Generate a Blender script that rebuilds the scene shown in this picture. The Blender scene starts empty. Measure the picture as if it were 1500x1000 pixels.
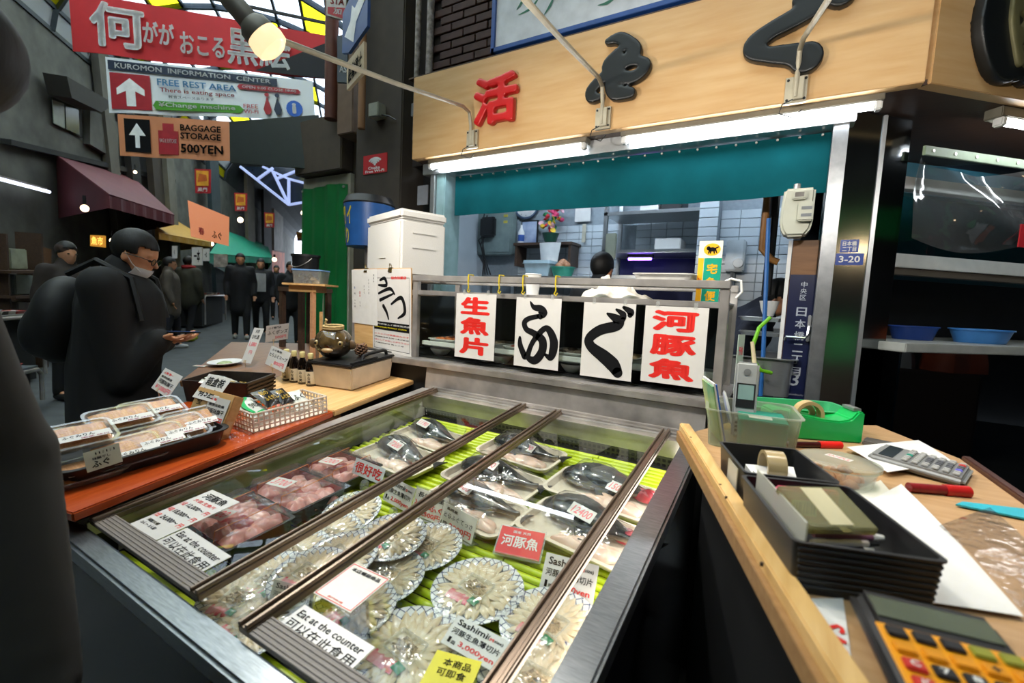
import bpy, bmesh, math, random
import numpy as np
from mathutils import Vector, Matrix
random.seed(7)
PI = math.pi
S = bpy.context.scene
COL = S.collection
# ---------------------------------------------------------------- camera
FPX, YAW, PITCH, ROLL = 666.67, math.radians(30.16), math.radians(5.22), math.radians(2.68)
CAM = Vector((0, 0, 1.30))
_f = Vector((-math.sin(YAW) * math.cos(PITCH), math.cos(YAW) * math.cos(PITCH), -math.sin(PITCH)))
_r = Vector((math.cos(YAW), math.sin(YAW), 0)); _u = _r.cross(_f)
CR = _r * math.cos(ROLL) + _u * math.sin(ROLL); CU = -_r * math.sin(ROLL) + _u * math.cos(ROLL); CF = _f
cd = bpy.data.cameras.new('camera'); cam = bpy.data.objects.new('camera', cd); COL.objects.link(cam)
cd.sensor_width = 36; cd.lens = 16.0; cd.clip_start = .02; cd.clip_end = 200
cam.matrix_world = Matrix(((CR.x, CU.x, -CF.x, CAM.x), (CR.y, CU.y, -CF.y, CAM.y), (CR.z, CU.z, -CF.z, CAM.z), (0, 0, 0, 1)))
cd.dof.use_dof = True; cd.dof.focus_distance = 1.75; cd.dof.aperture_fstop = 3.5
S.camera = cam
# ---------------------------------------------------------------- world + exposure
wd = bpy.data.worlds.new('overcast'); S.world = wd; wd.use_nodes = True
_bg = wd.node_tree.nodes['Background']; _bg.inputs[0].default_value = (.78, .88, 1.0, 1); _bg.inputs[1].default_value = 6.0
S.view_settings.view_transform = 'Standard'; S.view_settings.look = 'None'
S.view_settings.gamma = 1.0; S.view_settings.exposure = 0.0; S.view_settings.use_curve_mapping = False
S.cycles.transparent_max_bounces = 24
# ---------------------------------------------------------------- picture -> place
def ray(x, y): return CF + CR * ((x - 750) / FPX) - CU * ((y - 500) / FPX)
def at_z(x, y, z): d = ray(x, y); return CAM + d * ((z - CAM.z) / d.z)
def at_y(x, y, Y): d = ray(x, y); return CAM + d * (Y / d.y)
def at_x(x, y, X): d = ray(x, y); return CAM + d * (X / d.x)
def at_d(x, y, D): return CAM + ray(x, y) * D
class Plane:
    def __init__(s, p, n): s.p = Vector(p); s.n = Vector(n).normalized()
    def hit(s, x, y): d = ray(x, y); return CAM + d * ((s.p - CAM).dot(s.n) / d.dot(s.n))
    def up(s, h): return Plane(s.p + s.n * h, s.n)
def pix(p):
    q = Vector(p) - CAM; z = q.dot(CF); return (750 + FPX * q.dot(CR) / z, 500 - FPX * q.dot(CU) / z)
def frame(o, u, n):
    u = Vector(u).normalized(); n = Vector(n); n = (n - u * n.dot(u)).normalized(); v = n.cross(u)
    return Matrix(((u.x, v.x, n.x, o[0]), (u.y, v.y, n.y, o[1]), (u.z, v.z, n.z, o[2]), (0, 0, 0, 1)))
def rotz(loc, a=0): return Matrix.Translation(Vector(loc)) @ Matrix.Rotation(a, 4, 'Z')
# ---------------------------------------------------------------- materials
MATS = {}
def lin(c):
    if isinstance(c, str):
        c = c.lstrip('#'); c = [int(c[i:i + 2], 16) / 255 for i in (0, 2, 4)]
        c = [v / 12.92 if v <= .04045 else ((v + .055) / 1.055) ** 2.4 for v in c]
    return (c[0], c[1], c[2], 1)
def mat(name, col, rough=.6, metal=0, var=.12, scale=12, bump=0, spec=.5, coat=0, emit=None, es=0, trans=0, stretch=(1, 1, 1), col2=None, alpha=1, sss=0):
    if name in MATS: return MATS[name]
    m = bpy.data.materials.new(name); m.use_nodes = True; nt = m.node_tree; N = nt.nodes; L = nt.links
    b = N['Principled BSDF']; b.inputs['Roughness'].default_value = rough; b.inputs['Metallic'].default_value = metal
    b.inputs['Specular IOR Level'].default_value = spec; b.inputs['Coat Weight'].default_value = coat
    b.inputs['Transmission Weight'].default_value = trans; b.inputs['Alpha'].default_value = alpha
    if sss: b.inputs['Subsurface Weight'].default_value = sss; b.inputs['Subsurface Radius'].default_value = (.02, .01, .006)
    c = lin(col); tc = N.new('ShaderNodeTexCoord'); mp = N.new('ShaderNodeMapping'); mp.inputs['Scale'].default_value = stretch
    nz = N.new('ShaderNodeTexNoise'); nz.inputs['Scale'].default_value = scale; nz.inputs['Detail'].default_value = 5
    L.new(tc.outputs['Object'], mp.inputs[0]); L.new(mp.outputs[0], nz.inputs['Vector'])
    rp = N.new('ShaderNodeValToRGB'); rp.color_ramp.elements[0].position = .3; rp.color_ramp.elements[1].position = .7
    c2 = lin(col2) if col2 else tuple(min(1, v * (1 + var)) for v in c[:3]) + (1,)
    c1 = c if col2 else tuple(v * (1 - var) for v in c[:3]) + (1,)
    rp.color_ramp.elements[0].color = c1; rp.color_ramp.elements[1].color = c2
    L.new(nz.outputs['Fac'], rp.inputs[0]); L.new(rp.outputs[0], b.inputs['Base Color'])
    if bump:
        bp = N.new('ShaderNodeBump'); bp.inputs['Strength'].default_value = bump; bp.inputs['Distance'].default_value = .004
        L.new(nz.outputs['Fac'], bp.inputs['Height']); L.new(bp.outputs[0], b.inputs['Normal'])
    if emit: b.inputs['Emission Color'].default_value = lin(emit); b.inputs['Emission Strength'].default_value = es
    MATS[name] = m; return m
def glass_mat(name, tint='#ffffff', refl=1.0, rough=.02, haze=0, hazecol='#ffffff', bump=0, bscale=8):
    """thin clear sheet: lets light straight through, mirrors by Fresnel, a little milky diffuse"""
    if name in MATS: return MATS[name]
    m = bpy.data.materials.new(name); m.use_nodes = True; nt = m.node_tree; N = nt.nodes; L = nt.links
    N.remove(N['Principled BSDF']); out = N['Material Output']
    t = N.new('ShaderNodeBsdfTransparent'); t.inputs[0].default_value = lin(tint)
    g = N.new('ShaderNodeBsdfGlossy'); g.inputs['Roughness'].default_value = rough
    fr = N.new('ShaderNodeFresnel'); ge = N.new('ShaderNodeNewGeometry'); io = N.new('ShaderNodeMix'); io.inputs[2].default_value = 1.5; io.inputs[3].default_value = 1 / 1.5
    L.new(ge.outputs['Backfacing'], io.inputs[0]); L.new(io.outputs[0], fr.inputs[0])   # a thin sheet reflects alike from both sides
    mx = N.new('ShaderNodeMixShader'); mu = N.new('ShaderNodeMath'); mu.operation = 'MULTIPLY'; mu.inputs[1].default_value = refl
    L.new(fr.outputs[0], mu.inputs[0]); L.new(mu.outputs[0], mx.inputs[0]); L.new(t.outputs[0], mx.inputs[1]); L.new(g.outputs[0], mx.inputs[2])
    last = mx
    if bump:
        tc = N.new('ShaderNodeTexCoord'); nz = N.new('ShaderNodeTexNoise'); nz.inputs['Scale'].default_value = bscale; nz.inputs['Detail'].default_value = 2
        bp = N.new('ShaderNodeBump'); bp.inputs['Strength'].default_value = bump; bp.inputs['Distance'].default_value = .02
        L.new(tc.outputs['Object'], nz.inputs['Vector']); L.new(nz.outputs[0], bp.inputs['Height'])
        L.new(bp.outputs[0], g.inputs['Normal']); L.new(bp.outputs[0], fr.inputs['Normal'])
    if haze:
        df = N.new('ShaderNodeBsdfDiffuse'); df.inputs[0].default_value = lin(hazecol)
        m2 = N.new('ShaderNodeMixShader'); m2.inputs[0].default_value = haze
        L.new(mx.outputs[0], m2.inputs[1]); L.new(df.outputs[0], m2.inputs[2]); last = m2
    L.new(last.outputs[0], out.inputs[0]); MATS[name] = m; return m
def glow(name, col, s):
    if name in MATS: return MATS[name]
    m = bpy.data.materials.new(name); m.use_nodes = True; N = m.node_tree.nodes; N.remove(N['Principled BSDF'])
    e = N.new('ShaderNodeEmission'); e.inputs[0].default_value = lin(col); e.inputs[1].default_value = s
    m.node_tree.links.new(e.outputs[0], N['Material Output'].inputs[0]); MATS[name] = m; return m
def wood_mat(name, c1, c2, rough=.5, scale=6, stretch=(1, 12, 12), coat=0):
    return mat(name, c1, rough, col2=c2, scale=scale, stretch=stretch, bump=.12, coat=coat)
# ---------------------------------------------------------------- mesh builder
class MB:
    def __init__(s): s.v = []; s.f = []; s.M = Matrix()
    def add(s, vs, fs):
        k = len(s.v); s.v += [tuple(s.M @ Vector(p)) for p in vs]; s.f += [tuple(i + k for i in f) for f in fs]; return s
    def box(s, c, d, R=None):
        x, y, z = (a / 2 for a in d); c = Vector(c); R = R or Matrix()
        vs = [c + (R @ Vector(p)) for p in ((-x, -y, -z), (x, -y, -z), (x, y, -z), (-x, y, -z), (-x, -y, z), (x, -y, z), (x, y, z), (-x, y, z))]
        return s.add(vs, ((0, 3, 2, 1), (4, 5, 6, 7), (0, 1, 5, 4), (1, 2, 6, 5), (2, 3, 7, 6), (3, 0, 4, 7)))
    def bx(s, x0, x1, y0, y1, z0, z1): return s.box(((x0 + x1) / 2, (y0 + y1) / 2, (z0 + z1) / 2), (x1 - x0, y1 - y0, z1 - z0))
    def hexa(s, b, t):   # b, t: four points each, counter-clockwise seen from above
        return s.add(list(b) + list(t), ((3, 2, 1, 0), (4, 5, 6, 7), (0, 1, 5, 4), (1, 2, 6, 5), (2, 3, 7, 6), (3, 0, 4, 7)))
    def bar(s, a, b, w, h=None, up=(0, 0, 1)):
        a = Vector(a); b = Vector(b); d = (b - a); L = d.length; d.normalize(); up = Vector(up)
        if abs(d.dot(up.normalized())) > .98: up = Vector((1, 0, 0)) if abs(d.x) < .9 else Vector((0, 1, 0))
        q = d.cross(up).normalized(); n = q.cross(d); h = h or w
        R = Matrix(((d.x, q.x, n.x), (d.y, q.y, n.y), (d.z, q.z, n.z)))
        return s.box((a + b) / 2, (L, w, h), R)
    def prism(s, poly, z0, z1):
        n = len(poly); vs = [(p[0], p[1], z0) for p in poly] + [(p[0], p[1], z1) for p in poly]
        return s.add(vs, [tuple(range(n))[::-1], tuple(range(n, 2 * n))] + [(i, (i + 1) % n, n + (i + 1) % n, n + i) for i in range(n)])
    def tube(s, pts, r, n=8, cap=True):
        pts = [Vector(p) for p in pts]; rs = r if isinstance(r, (list, tuple)) else [r] * len(pts); vs = []; fs = []
        t0 = (pts[1] - pts[0]).normalized(); a = Vector((0, 0, 1)) if abs(t0.z) < .9 else Vector((1, 0, 0)); q = t0.cross(a).normalized()
        for i, p in enumerate(pts):
            t = (pts[min(i + 1, len(pts) - 1)] - pts[max(i - 1, 0)]).normalized()
            q = (q - t * q.dot(t)).normalized(); w = t.cross(q)
            vs += [p + (q * math.cos(2 * PI * k / n) + w * math.sin(2 * PI * k / n)) * rs[i] for k in range(n)]
        for i in range(len(pts) - 1):
            fs += [(i * n + k, i * n + (k + 1) % n, (i + 1) * n + (k + 1) % n, (i + 1) * n + k) for k in range(n)]
        if cap: fs += [tuple(range(n))[::-1], tuple((len(pts) - 1) * n + k for k in range(n))]
        return s.add(vs, fs)
    def cyl(s, a, b, r, r2=None, n=16): return s.tube([a, b], [r, r if r2 is None else r2], n)
    def lathe(s, prof, n=24, c=(0, 0, 0), sq=1, sy=1):
        vs = []; fs = []; m = len(prof)
        for k in range(n):
            a = 2 * PI * k / n; vs += [(c[0] + r * math.cos(a) * sq, c[1] + r * math.sin(a) * sy, c[2] + z) for r, z in prof]
        for k in range(n):
            for i in range(m - 1):
                fs.append((k * m + i, ((k + 1) % n) * m + i, ((k + 1) % n) * m + i + 1, k * m + i + 1))
        return s.add(vs, fs)
    def ell(s, c, r, n=16, m=10, R=None):
        r = (r,) * 3 if not isinstance(r, (tuple, list)) else r; R = R or Matrix.Identity(3); c = Vector(c); vs = []; fs = []
        for i in range(m + 1):
            t = PI * i / m
            for k in range(n):
                a = 2 * PI * k / n; vs.append(c + R @ Vector((r[0] * math.sin(t) * math.cos(a), r[1] * math.sin(t) * math.sin(a), -r[2] * math.cos(t))))
        for i in range(m):
            for k in range(n): fs.append((i * n + k, i * n + (k + 1) % n, (i + 1) * n + (k + 1) % n, (i + 1) * n + k))
        return s.add(vs, fs)
    def grid(s, fn, nu, nv, thick=0):
        vs = [Vector(fn(i / nu, j / nv)) for j in range(nv + 1) for i in range(nu + 1)]; w = nu + 1
        fs = [(j * w + i, j * w + i + 1, (j + 1) * w + i + 1, (j + 1) * w + i) for j in range(nv) for i in range(nu)]
        if thick:
            k = len(vs); nrm = [Vector() for _ in vs]
            for f in fs:
                nn = (vs[f[1]] - vs[f[0]]).cross(vs[f[3]] - vs[f[0]])
                for q in f: nrm[q] += nn
            vs = vs + [p - nn.normalized() * thick for p, nn in zip(vs, nrm)]
            b = list(range(nu + 1)) + [j * w + nu for j in range(1, nv + 1)] + [nv * w + i for i in range(nu - 1, -1, -1)] + [j * w for j in range(nv - 1, 0, -1)]
            fs = fs + [tuple(q + k for q in f[::-1]) for f in fs] + [(b[i], b[i] + k, b[(i + 1) % len(b)] + k, b[(i + 1) % len(b)]) for i in range(len(b))]
        return s.add(vs, fs)
    def tray(s, w, d, h, wall=.003, flare=0, rim=0, r=.15, n=5):
        """open box with rounded corners, wall thickness, flared sides; base centre at origin"""
        def rr(a, b, z):
            q = min(a, b) * r; o = []
            for cx, cy, s0 in ((a / 2 - q, b / 2 - q, 0), (-a / 2 + q, b / 2 - q, 1), (-a / 2 + q, -b / 2 + q, 2), (a / 2 - q, -b / 2 + q, 3)):
                for k in range(n + 1):
                    t = PI / 2 * (s0 + k / n); o.append((cx + q * math.cos(t), cy + q * math.sin(t), z))
            return o
        rings = [rr(w, d, 0), rr(w + 2 * flare, d + 2 * flare, h)]
        if rim: rings += [rr(w + 2 * flare + 2 * rim, d + 2 * flare + 2 * rim, h), rr(w + 2 * flare + 2 * rim, d + 2 * flare + 2 * rim, h + wall * .8)]
        rings += [rr(w + 2 * flare - 2 * wall, d + 2 * flare - 2 * wall, h + (wall * .8 if rim else 0)), rr(w - 2 * wall, d - 2 * wall, wall)]
        m = len(rings[0]); vs = [p for q in rings for p in q]; fs = [tuple(range(m))[::-1], tuple((len(rings) - 1) * m + k for k in range(m))]
        for i in range(len(rings) - 1): fs += [(i * m + k, i * m + (k + 1) % m, (i + 1) * m + (k + 1) % m, (i + 1) * m + k) for k in range(m)]
        return s.add(vs, fs)
    def mesh(s, name, smooth=True, bevel=0, seg=2, ang=35):
        me = bpy.data.meshes.new(name); me.from_pydata(s.v, [], s.f); me.update()
        bm = bmesh.new(); bm.from_mesh(me)
        if bevel:
            es = [e for e in bm.edges if len(e.link_faces) == 2 and e.calc_face_angle(0) > math.radians(30)]
            bmesh.ops.bevel(bm, geom=es, offset=bevel, segments=seg, affect='EDGES', clamp_overlap=True)
        if smooth:
            for e in bm.edges:
                e.smooth = not (len(e.link_faces) == 2 and e.calc_face_angle(0) > math.radians(ang))
            for f in bm.faces: f.smooth = True
        bm.to_mesh(me); bm.free(); return me
    def build(s, name, m, parent=None, M=None, **kw):
        o = bpy.data.objects.new(name, s.mesh(name, **kw)); COL.objects.link(o)
        if m: o.data.materials.append(m)
        if parent: o.parent = parent
        if M is not None: o.matrix_local = M
        return o
def mk(name, m, parent=None, M=None, **kw):   # shorthand: mk(..., box=[..]) etc. handled by callers
    raise NotImplementedError
def link(name, me, parent=None, M=None, m=None):
    o = bpy.data.objects.new(name, me); COL.objects.link(o)
    if m and not me.materials: me.materials.append(m)
    if parent: o.parent = parent
    if M is not None: o.matrix_local = M
    return o
def tag(o, label, cat, group=None):
    o['label'] = label; o['category'] = cat
    if group: o['group'] = group
    return o
def thing(name, label, cat, M=None, group=None):
    o = bpy.data.objects.new(name, None); COL.objects.link(o); o.empty_display_size = .05
    if M is not None: o.matrix_world = M if isinstance(M, Matrix) else Matrix.Translation(Vector(M))
    return tag(o, label, cat, group)
def struct(o): o['kind'] = 'structure'; return o
def copy_tree(o, M=None, label=None, parent=None):
    c = o.copy(); COL.objects.link(c)
    if parent: c.parent = parent
    if M is not None: c.matrix_world = M
    if label: c['label'] = label
    for ch in list(o.children): copy_tree(ch, None, None, c)
    return c
# ---------------------------------------------------------------- lettering
TXT = {}
def raw_text(body, size=1.0, bold=0, align='LEFT', shear=0, sx=1.0, spacing=1.0):
    k = (body, size, bold, shear)
    if k not in TXT: TXT[k] = raw_text0(body, size, bold, align, shear, sx, spacing)
    return TXT[k]
TSC = bpy.data.scenes.new('lettering_scratch')
def raw_text0(body, size=1.0, bold=0, align='LEFT', shear=0, sx=1.0, spacing=1.0):
    cu = bpy.data.curves.new('t', 'FONT'); cu.body = body; cu.size = size; cu.align_x = align; cu.shear = shear
    cu.resolution_u = 2; cu.space_character = spacing
    ob = bpy.data.objects.new('t', cu); TSC.collection.objects.link(ob); dg = TSC.view_layers[0].depsgraph; TSC.view_layers[0].update()
    dg = TSC.view_layers[0].depsgraph; me = bpy.data.meshes.new_from_object(ob.evaluated_get(dg))
    vs = [(v.co.x * sx, v.co.y, 0) for v in me.vertices]; fs = [tuple(p.vertices) for p in me.polygons]
    bpy.data.objects.remove(ob); bpy.data.curves.remove(cu); bpy.data.meshes.remove(me)
    if bold and vs:
        V = []; F = []; b = bold * size
        for k in range(9):
            a = k * PI / 4; dx, dy = (0, 0) if k == 8 else (b * math.cos(a), b * math.sin(a)); o = len(V)
            V += [(x + dx, y + dy, k * 2e-6) for x, y, z in vs]; F += [tuple(i + o for i in f) for f in fs]
        vs, fs = V, F
    return vs, fs
def fit_text(body, x0, y0, w, h, bold=0, shear=0, rot=0):
    """lettering stretched into the box (x0, y0, w, h) of a flat sheet"""
    vs, fs = raw_text(body, 1.0, bold, 'LEFT', shear)
    if not vs: return [], []
    a = np.array(vs); mn = a.min(0); mx = a.max(0); sx = w / max(mx[0] - mn[0], 1e-6); sy = h / max(mx[1] - mn[1], 1e-6)
    return [(x0 + (p[0] - mn[0]) * sx, y0 + (p[1] - mn[1]) * sy, p[2] * .1) for p in vs], fs
def letters(parent, items, z=.0006, name='lettering'):
    """items: (text, x0, y0, w, h, ink material[, bold[, shear]]) in the sheet's own x, y; one mesh per ink"""
    by = {}
    for it in items:
        t, x0, y0, w, h, ink = it[:6]; bold = it[6] if len(it) > 6 else .02; sh = it[7] if len(it) > 7 else 0
        vs, fs = fit_text(t, x0, y0, w, h, bold, sh); by.setdefault(ink.name, (ink, MB()))[1].add(vs, fs)
    for ink, mb in by.values():
        if mb.v: mb.build(name, ink, parent, Matrix.Translation((0, 0, z)), smooth=False)
def vtext(t, x, y, s, ink, bold=.02, step=1.12):
    """items for a vertical column of characters starting at the top (x centre, y top)"""
    out = []
    for i, ch in enumerate(t):
        if ch == ' ': continue
        k = .62 if ch in 'っゃゅょ、。' else (.92 if ord(ch) > 0x3fff else .8)
        h = s * k * (.18 if ch in 'ー一' else 1)
        out.append((ch, x - s * k / 2, y - (i + .5) * s * step - h / 2, s * k, h, ink, bold))
    return out
def stroke(mb, pts, ws, z=0, n=10):
    """brush stroke: a ribbon of varying width with round ends in the x, y plane"""
    P = [Vector((p[0], p[1])) for p in pts]; C = []; W = []
    def cr(a, b, c, d, t): return .5 * ((2 * b) + (-a + c) * t + (2 * a - 5 * b + 4 * c - d) * t * t + (-a + 3 * b - 3 * c + d) * t ** 3)
    for i in range(len(P) - 1):
        a, b, c, d = P[max(i - 1, 0)], P[i], P[i + 1], P[min(i + 2, len(P) - 1)]
        for k in range(n):
            t = k / n; C.append(cr(a, b, c, d, t)); W.append(ws[i] * (1 - t) + ws[i + 1] * t)
    C.append(P[-1]); W.append(ws[-1]); Lf = []; Rt = []
    for i in range(len(C)):
        t = (C[min(i + 1, len(C) - 1)] - C[max(i - 1, 0)]).normalized(); q = Vector((-t.y, t.x))
        Lf.append(C[i] + q * W[i] / 2); Rt.append(C[i] - q * W[i] / 2)
    vs = [(p.x, p.y, z) for p in Lf + Rt]; m = len(C); mb.add(vs, [(i, m + i, m + i + 1, i + 1) for i in range(m - 1)])
    for c, w in ((C[0], W[0]), (C[-1], W[-1])):
        mb.add([(c.x + w / 2 * math.cos(k * PI / 8), c.y + w / 2 * math.sin(k * PI / 8), z) for k in range(16)], [tuple(range(16))])
def disc(mb, x, y, r, z=0, n=16, ry=None): mb.add([(x + r * math.cos(2 * PI * k / n), y + (ry or r) * math.sin(2 * PI * k / n), z) for k in range(n)], [tuple(range(n))])
def rect(mb, x0, y0, x1, y1, z=0): mb.add([(x0, y0, z), (x1, y0, z), (x1, y1, z), (x0, y1, z)], [(0, 1, 2, 3)])
# ---------------------------------------------------------------- fitting sheets and boxes to what carries them
def sheet_fit(plane, BL, BR, TL, lo=2, hi=120):
    """sheet whose lower edge rests on a plane; returns its matrix (x along the edge, y up the sheet) and size"""
    a = plane.hit(*BL); b = plane.hit(*BR); u = (b - a); w = u.length; u.normalize(); v0 = plane.n.cross(u).normalized(); best = None
    d = ray(*TL)
    for k in range(lo * 2, hi * 2):
        th = math.radians(k / 2); v = v0 * math.cos(th) + plane.n * math.sin(th); n = u.cross(v)
        den = d.dot(n)
        if abs(den) < 1e-4: continue
        p = CAM + d * ((a - CAM).dot(n) / den) - a; sh = abs(p.dot(u)); h = p.dot(v)
        if h <= 0: continue
        if best is None or sh < best[0]: best = (sh, v, h, n)
    sh, v, h, n = best
    return Matrix(((u.x, v.x, n.x, a.x), (u.y, v.y, n.y, a.y), (u.z, v.z, n.z, a.z), (0, 0, 0, 1))), w, h
def base_fit(plane, BL, BR):
    """frame on a plane: origin at BL, x towards BR, y away, z up; and the width"""
    a = plane.hit(*BL); b = plane.hit(*BR); return frame(a, b - a, plane.n), (b - a).length
# ================================================================ materials used widely
M_steel = mat('brushed stainless', '#c2c6c8', .3, .85, .12, 40, .03, stretch=(1, 30, 30))
M_steelw = mat('worn stainless', '#b9b4b0', .4, .75, .3, 9, .08)
M_mirror = mat('polished stainless', '#aab0b2', .16, 1, .1, 3)
M_bronze = mat('bronze anodised aluminium', '#8a7a6c', .32, .9, .15, 30, stretch=(30, 1, 30))
M_bronzed = mat('dark anodised aluminium', '#5a5049', .4, .8, .15, 30)
M_greige = mat('ribbed grey brown plastic', '#7d746e', .5, 0, .1, 30, stretch=(1, 30, 30))
M_black = mat('black plastic', '#17181a', .42, 0, .25, 20)
M_blackm = mat('matte black paint', '#0e0f11', .6, 0, .3, 8)
M_white = mat('white plastic', '#d9d9d6', .4, 0, .05, 20)
M_paper = mat('white paper', '#d6d4d0', .7, 0, .03, 30)
M_lam = mat('laminated white sheet', '#cfccc8', .35, 0, .03, 20)
M_foam = mat('white polystyrene foam', '#c9c7c2', .75, 0, .05, 220, .25)
M_ink = mat('black ink', '#0c0c0f', .7, 0, .1, 20, spec=.15)
M_red = mat('red ink', '#d8241c', .5, 0, .08, 20)
M_pink = mat('faded red ink', '#e0606a', .5, 0, .1, 20)
M_grey = mat('grey ink', '#8d8d92', .5, 0, .1, 20)
M_blueink = mat('blue ink', '#3f6fb8', .5, 0, .1, 20)
M_glass = glass_mat('clear pane', '#f4f8f6', .8, .01)
M_film = glass_mat('cling film', '#fbfbfb', 1.1, .12, .01, bump=.3, bscale=30)
M_clear = glass_mat('clear plastic', '#f2f4f2', 1.3, .12, .10)
M_milky = glass_mat('milky translucent plastic', '#eef0ea', 1.0, .3, .35, '#e8e6da')
M_skin = mat('skin', '#cf9470', .5, 0, .10, 30, .05, sss=.1)
M_wood = wood_mat('pale pine', '#c99a5e', '#dbb27a')
M_ply = wood_mat('birch veneer', '#cda069', '#d8b27e', .42, 3, (1.2, 1, 9))
M_dwood = wood_mat('dark stained wood', '#3a2a20', '#4d382a')
M_concrete = mat('grimy concrete', '#5b5c57', .85, 0, .35, 2.5, .3)
M_dark = mat('dark grimy wall', '#1d1f20', .8, 0, .3, 3, .2)
M_teal = mat('teal cloth', '#05484f', .9, 0, .12, 5, .1, spec=.1)
M_tube = glow('fluorescent tube light', '#eef4fa', 30)
M_lampmet = mat('cream enamel steel', '#b9b09a', .45, .2, .12, 20)

# ================================================================ the street and the shop shell
SD = Vector((-.76, .65, 0)).normalized(); ND = Vector((-SD.y, SD.x, 0))        # along the street, and to its left
def ground(p): return max(0.0, .030 * (-p.x - 2.0)) if p.x > -14 else .36
def LWP(d): return Plane(ND * d, ND)
YS, YF, YT, YC, YK = 1.66, 2.60, 2.67, 2.86, 4.7
ZF0, ZF1 = 2.298, 2.876
asphalt = mat('worn asphalt paving', '#4a4e50', .8, 0, .18, 6, .25)
mb = MB(); mb.grid(lambda u, v: (-14 + 20 * u, -6 + 26 * v, .030 * max(0, 14 - 20 * u - 2.0)), 40, 2, .05)
mb.grid(lambda u, v: (-70 + 56 * u, -6 + 66 * v, .36), 2, 2, .05)
struct(mb.build('floor', asphalt, smooth=False))
# left row of buildings across the street
mb = MB()
def wall_seg(mb, a, b, z0, z1, t=.2):
    a = Vector(a); b = Vector(b); d = (b - a); L = d.length; d.normalize(); n = Vector((-d.y, d.x, 0))
    M0 = mb.M; mb.M = frame((a.x, a.y, 0), d, (0, 0, 1)); mb.bx(0, L, 0, t, z0, z1); mb.M = M0
LWA = ND * 4.7
mb = MB(); wall_seg(mb, LWA + SD * -9, LWA + SD * 42, -.1, 6.6, .2); struct(mb.build('wall_left', M_concrete, smooth=False))
# right hand row, from the column down the street
RW0 = Vector((at_y(520, 300, 2.78).x, 3.3, 0))
mb = MB(); wall_seg(mb, RW0 + SD * 34, RW0 + SD * .3, -.1, 6.6, -.2); struct(mb.build('wall_right', mat('sooty render', '#4a4640', .85, 0, .3, 2, .2), smooth=False))
mb = MB(); mb.bx(at_y(446, 300, 3.15).x, RW0.x + .01, 3.15, 3.3, -.1, at_y(480, 192, 3.15).z); struct(mb.build('wall_return', mat('brown render', '#3f3830', .8, 0, .22, 5, .2), smooth=False))
# arcade end and the shops behind the photographer
mb = MB(); mb.bx(-9, 7, -4.4, -4.2, -.1, 6.6); struct(mb.build('wall_rear', M_dark, smooth=False))
mb = MB(); mb.bx(6.2, 6.4, -4.4, 9, -.1, 6.6); struct(mb.build('wall_side', M_dark, smooth=False))
# the shop's own body: brick upper storey, room
brickdark = mat('dark brown brick', '#3a2019', .7, 0, .25, 14, .3)
M_mortar = mat('dark mortar', '#1c1411', .9, 0, .2, 20)
mb = MB(); mb.bx(-2.62, .45, 2.80, 2.95, ZF0 + .02, 6.6); wf = struct(mb.build('wall_front', M_mortar, smooth=False))
bm_ = MB(); bm_.box((0, 0, 0), (.205, .02, .052)); brick_me = bm_.mesh('brick', bevel=.004, seg=1); brick_me.materials.append(brickdark)
for r in range(11):
    for c in range(4):
        link('brick', brick_me, wf, Matrix.Translation((-2.36 + c * .215 + (r % 2) * .107, 2.788 + random.uniform(-.002, .002), ZF1 + .03 + r * .061)))
mb = MB(); wall_seg(mb, (.45, 2.85, 0), (4.0, 6.1, 0), 3.0, 6.6, .15); struct(mb.build('wall_corner', M_mortar, smooth=False))
# ceilings: dark deck over the aisle, vault over the street
mb = MB(); mb.prism([(5.55, -4.28), (6.4, -4.4), (6.4, 9), (-2.6, 9), (-2.6, 3.3), (-3.3, 3.3)], 6.6, 6.7)
struct(mb.build('ceiling', mat('dark ceiling', '#1b1d1f', .8, 0, .2, 4), smooth=False))
# glazed vault: steel ribs and single panes
vault = struct(bpy.data.objects.new('skylight_vault', None)); COL.objects.link(vault); vault['label'] = 'glazed arcade vault with white and yellow panes between dark ribs'
panew = glass_mat('white roof glass', '#eaf2f8', .6, .2, .25, '#f4f8ff'); paney = glass_mat('yellow roof glass', '#f2e620', .5, .2, .3, '#f4ea20')
RWd = RW0.dot(ND)
def vmid(a, s_): 
    half = (4.7 - RWd) / 2; c = (4.7 + RWd) / 2; t = PI * a
    return ND * (c + half * math.cos(t)) + SD * s_ + Vector((0, 0, 5.3 + 1.6 * math.sin(t)))
NA, NS, S0, SL = 14, 21, -7.0, 1.3
ribm = mat('dark roof steel', '#2c343a', .5, .6, .15, 10)
mb = MB()
for k in range(NA + 1): mb.bar(vmid(k / NA, S0), vmid(k / NA, S0 + NS * SL), .05, .07)
struct(mb.build('vault_purlins', ribm, vault, smooth=False))
for j in range(NS + 1):
    mb = MB()
    for k in range(NA): mb.bar(vmid(k / NA, S0 + j * SL), vmid((k + 1) / NA, S0 + j * SL), .07, .1)
    struct(mb.build('vault_rib', ribm, vault, smooth=False))
for j in range(NS):
    for k in range(NA):
        a, b, c, d = vmid(k / NA, S0 + j * SL), vmid((k + 1) / NA, S0 + j * SL), vmid((k + 1) / NA, S0 + (j + 1) * SL), vmid(k / NA, S0 + (j + 1) * SL)
        mb = MB(); mb.add([a, b, c, d], [(0, 1, 2, 3)])
        mb.build('pane', paney if (k + 2 * j) % 5 == 0 else panew, vault, smooth=False)
mb = MB()
for k in range(NA):
    a, b, c, d = vmid(k / NA, S0 + NS * SL), vmid((k + 1) / NA, S0 + NS * SL), vmid((k + 1) / NA, 42), vmid(k / NA, 42); mb.add([a, b, c, d], [(0, 1, 2, 3)])
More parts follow.
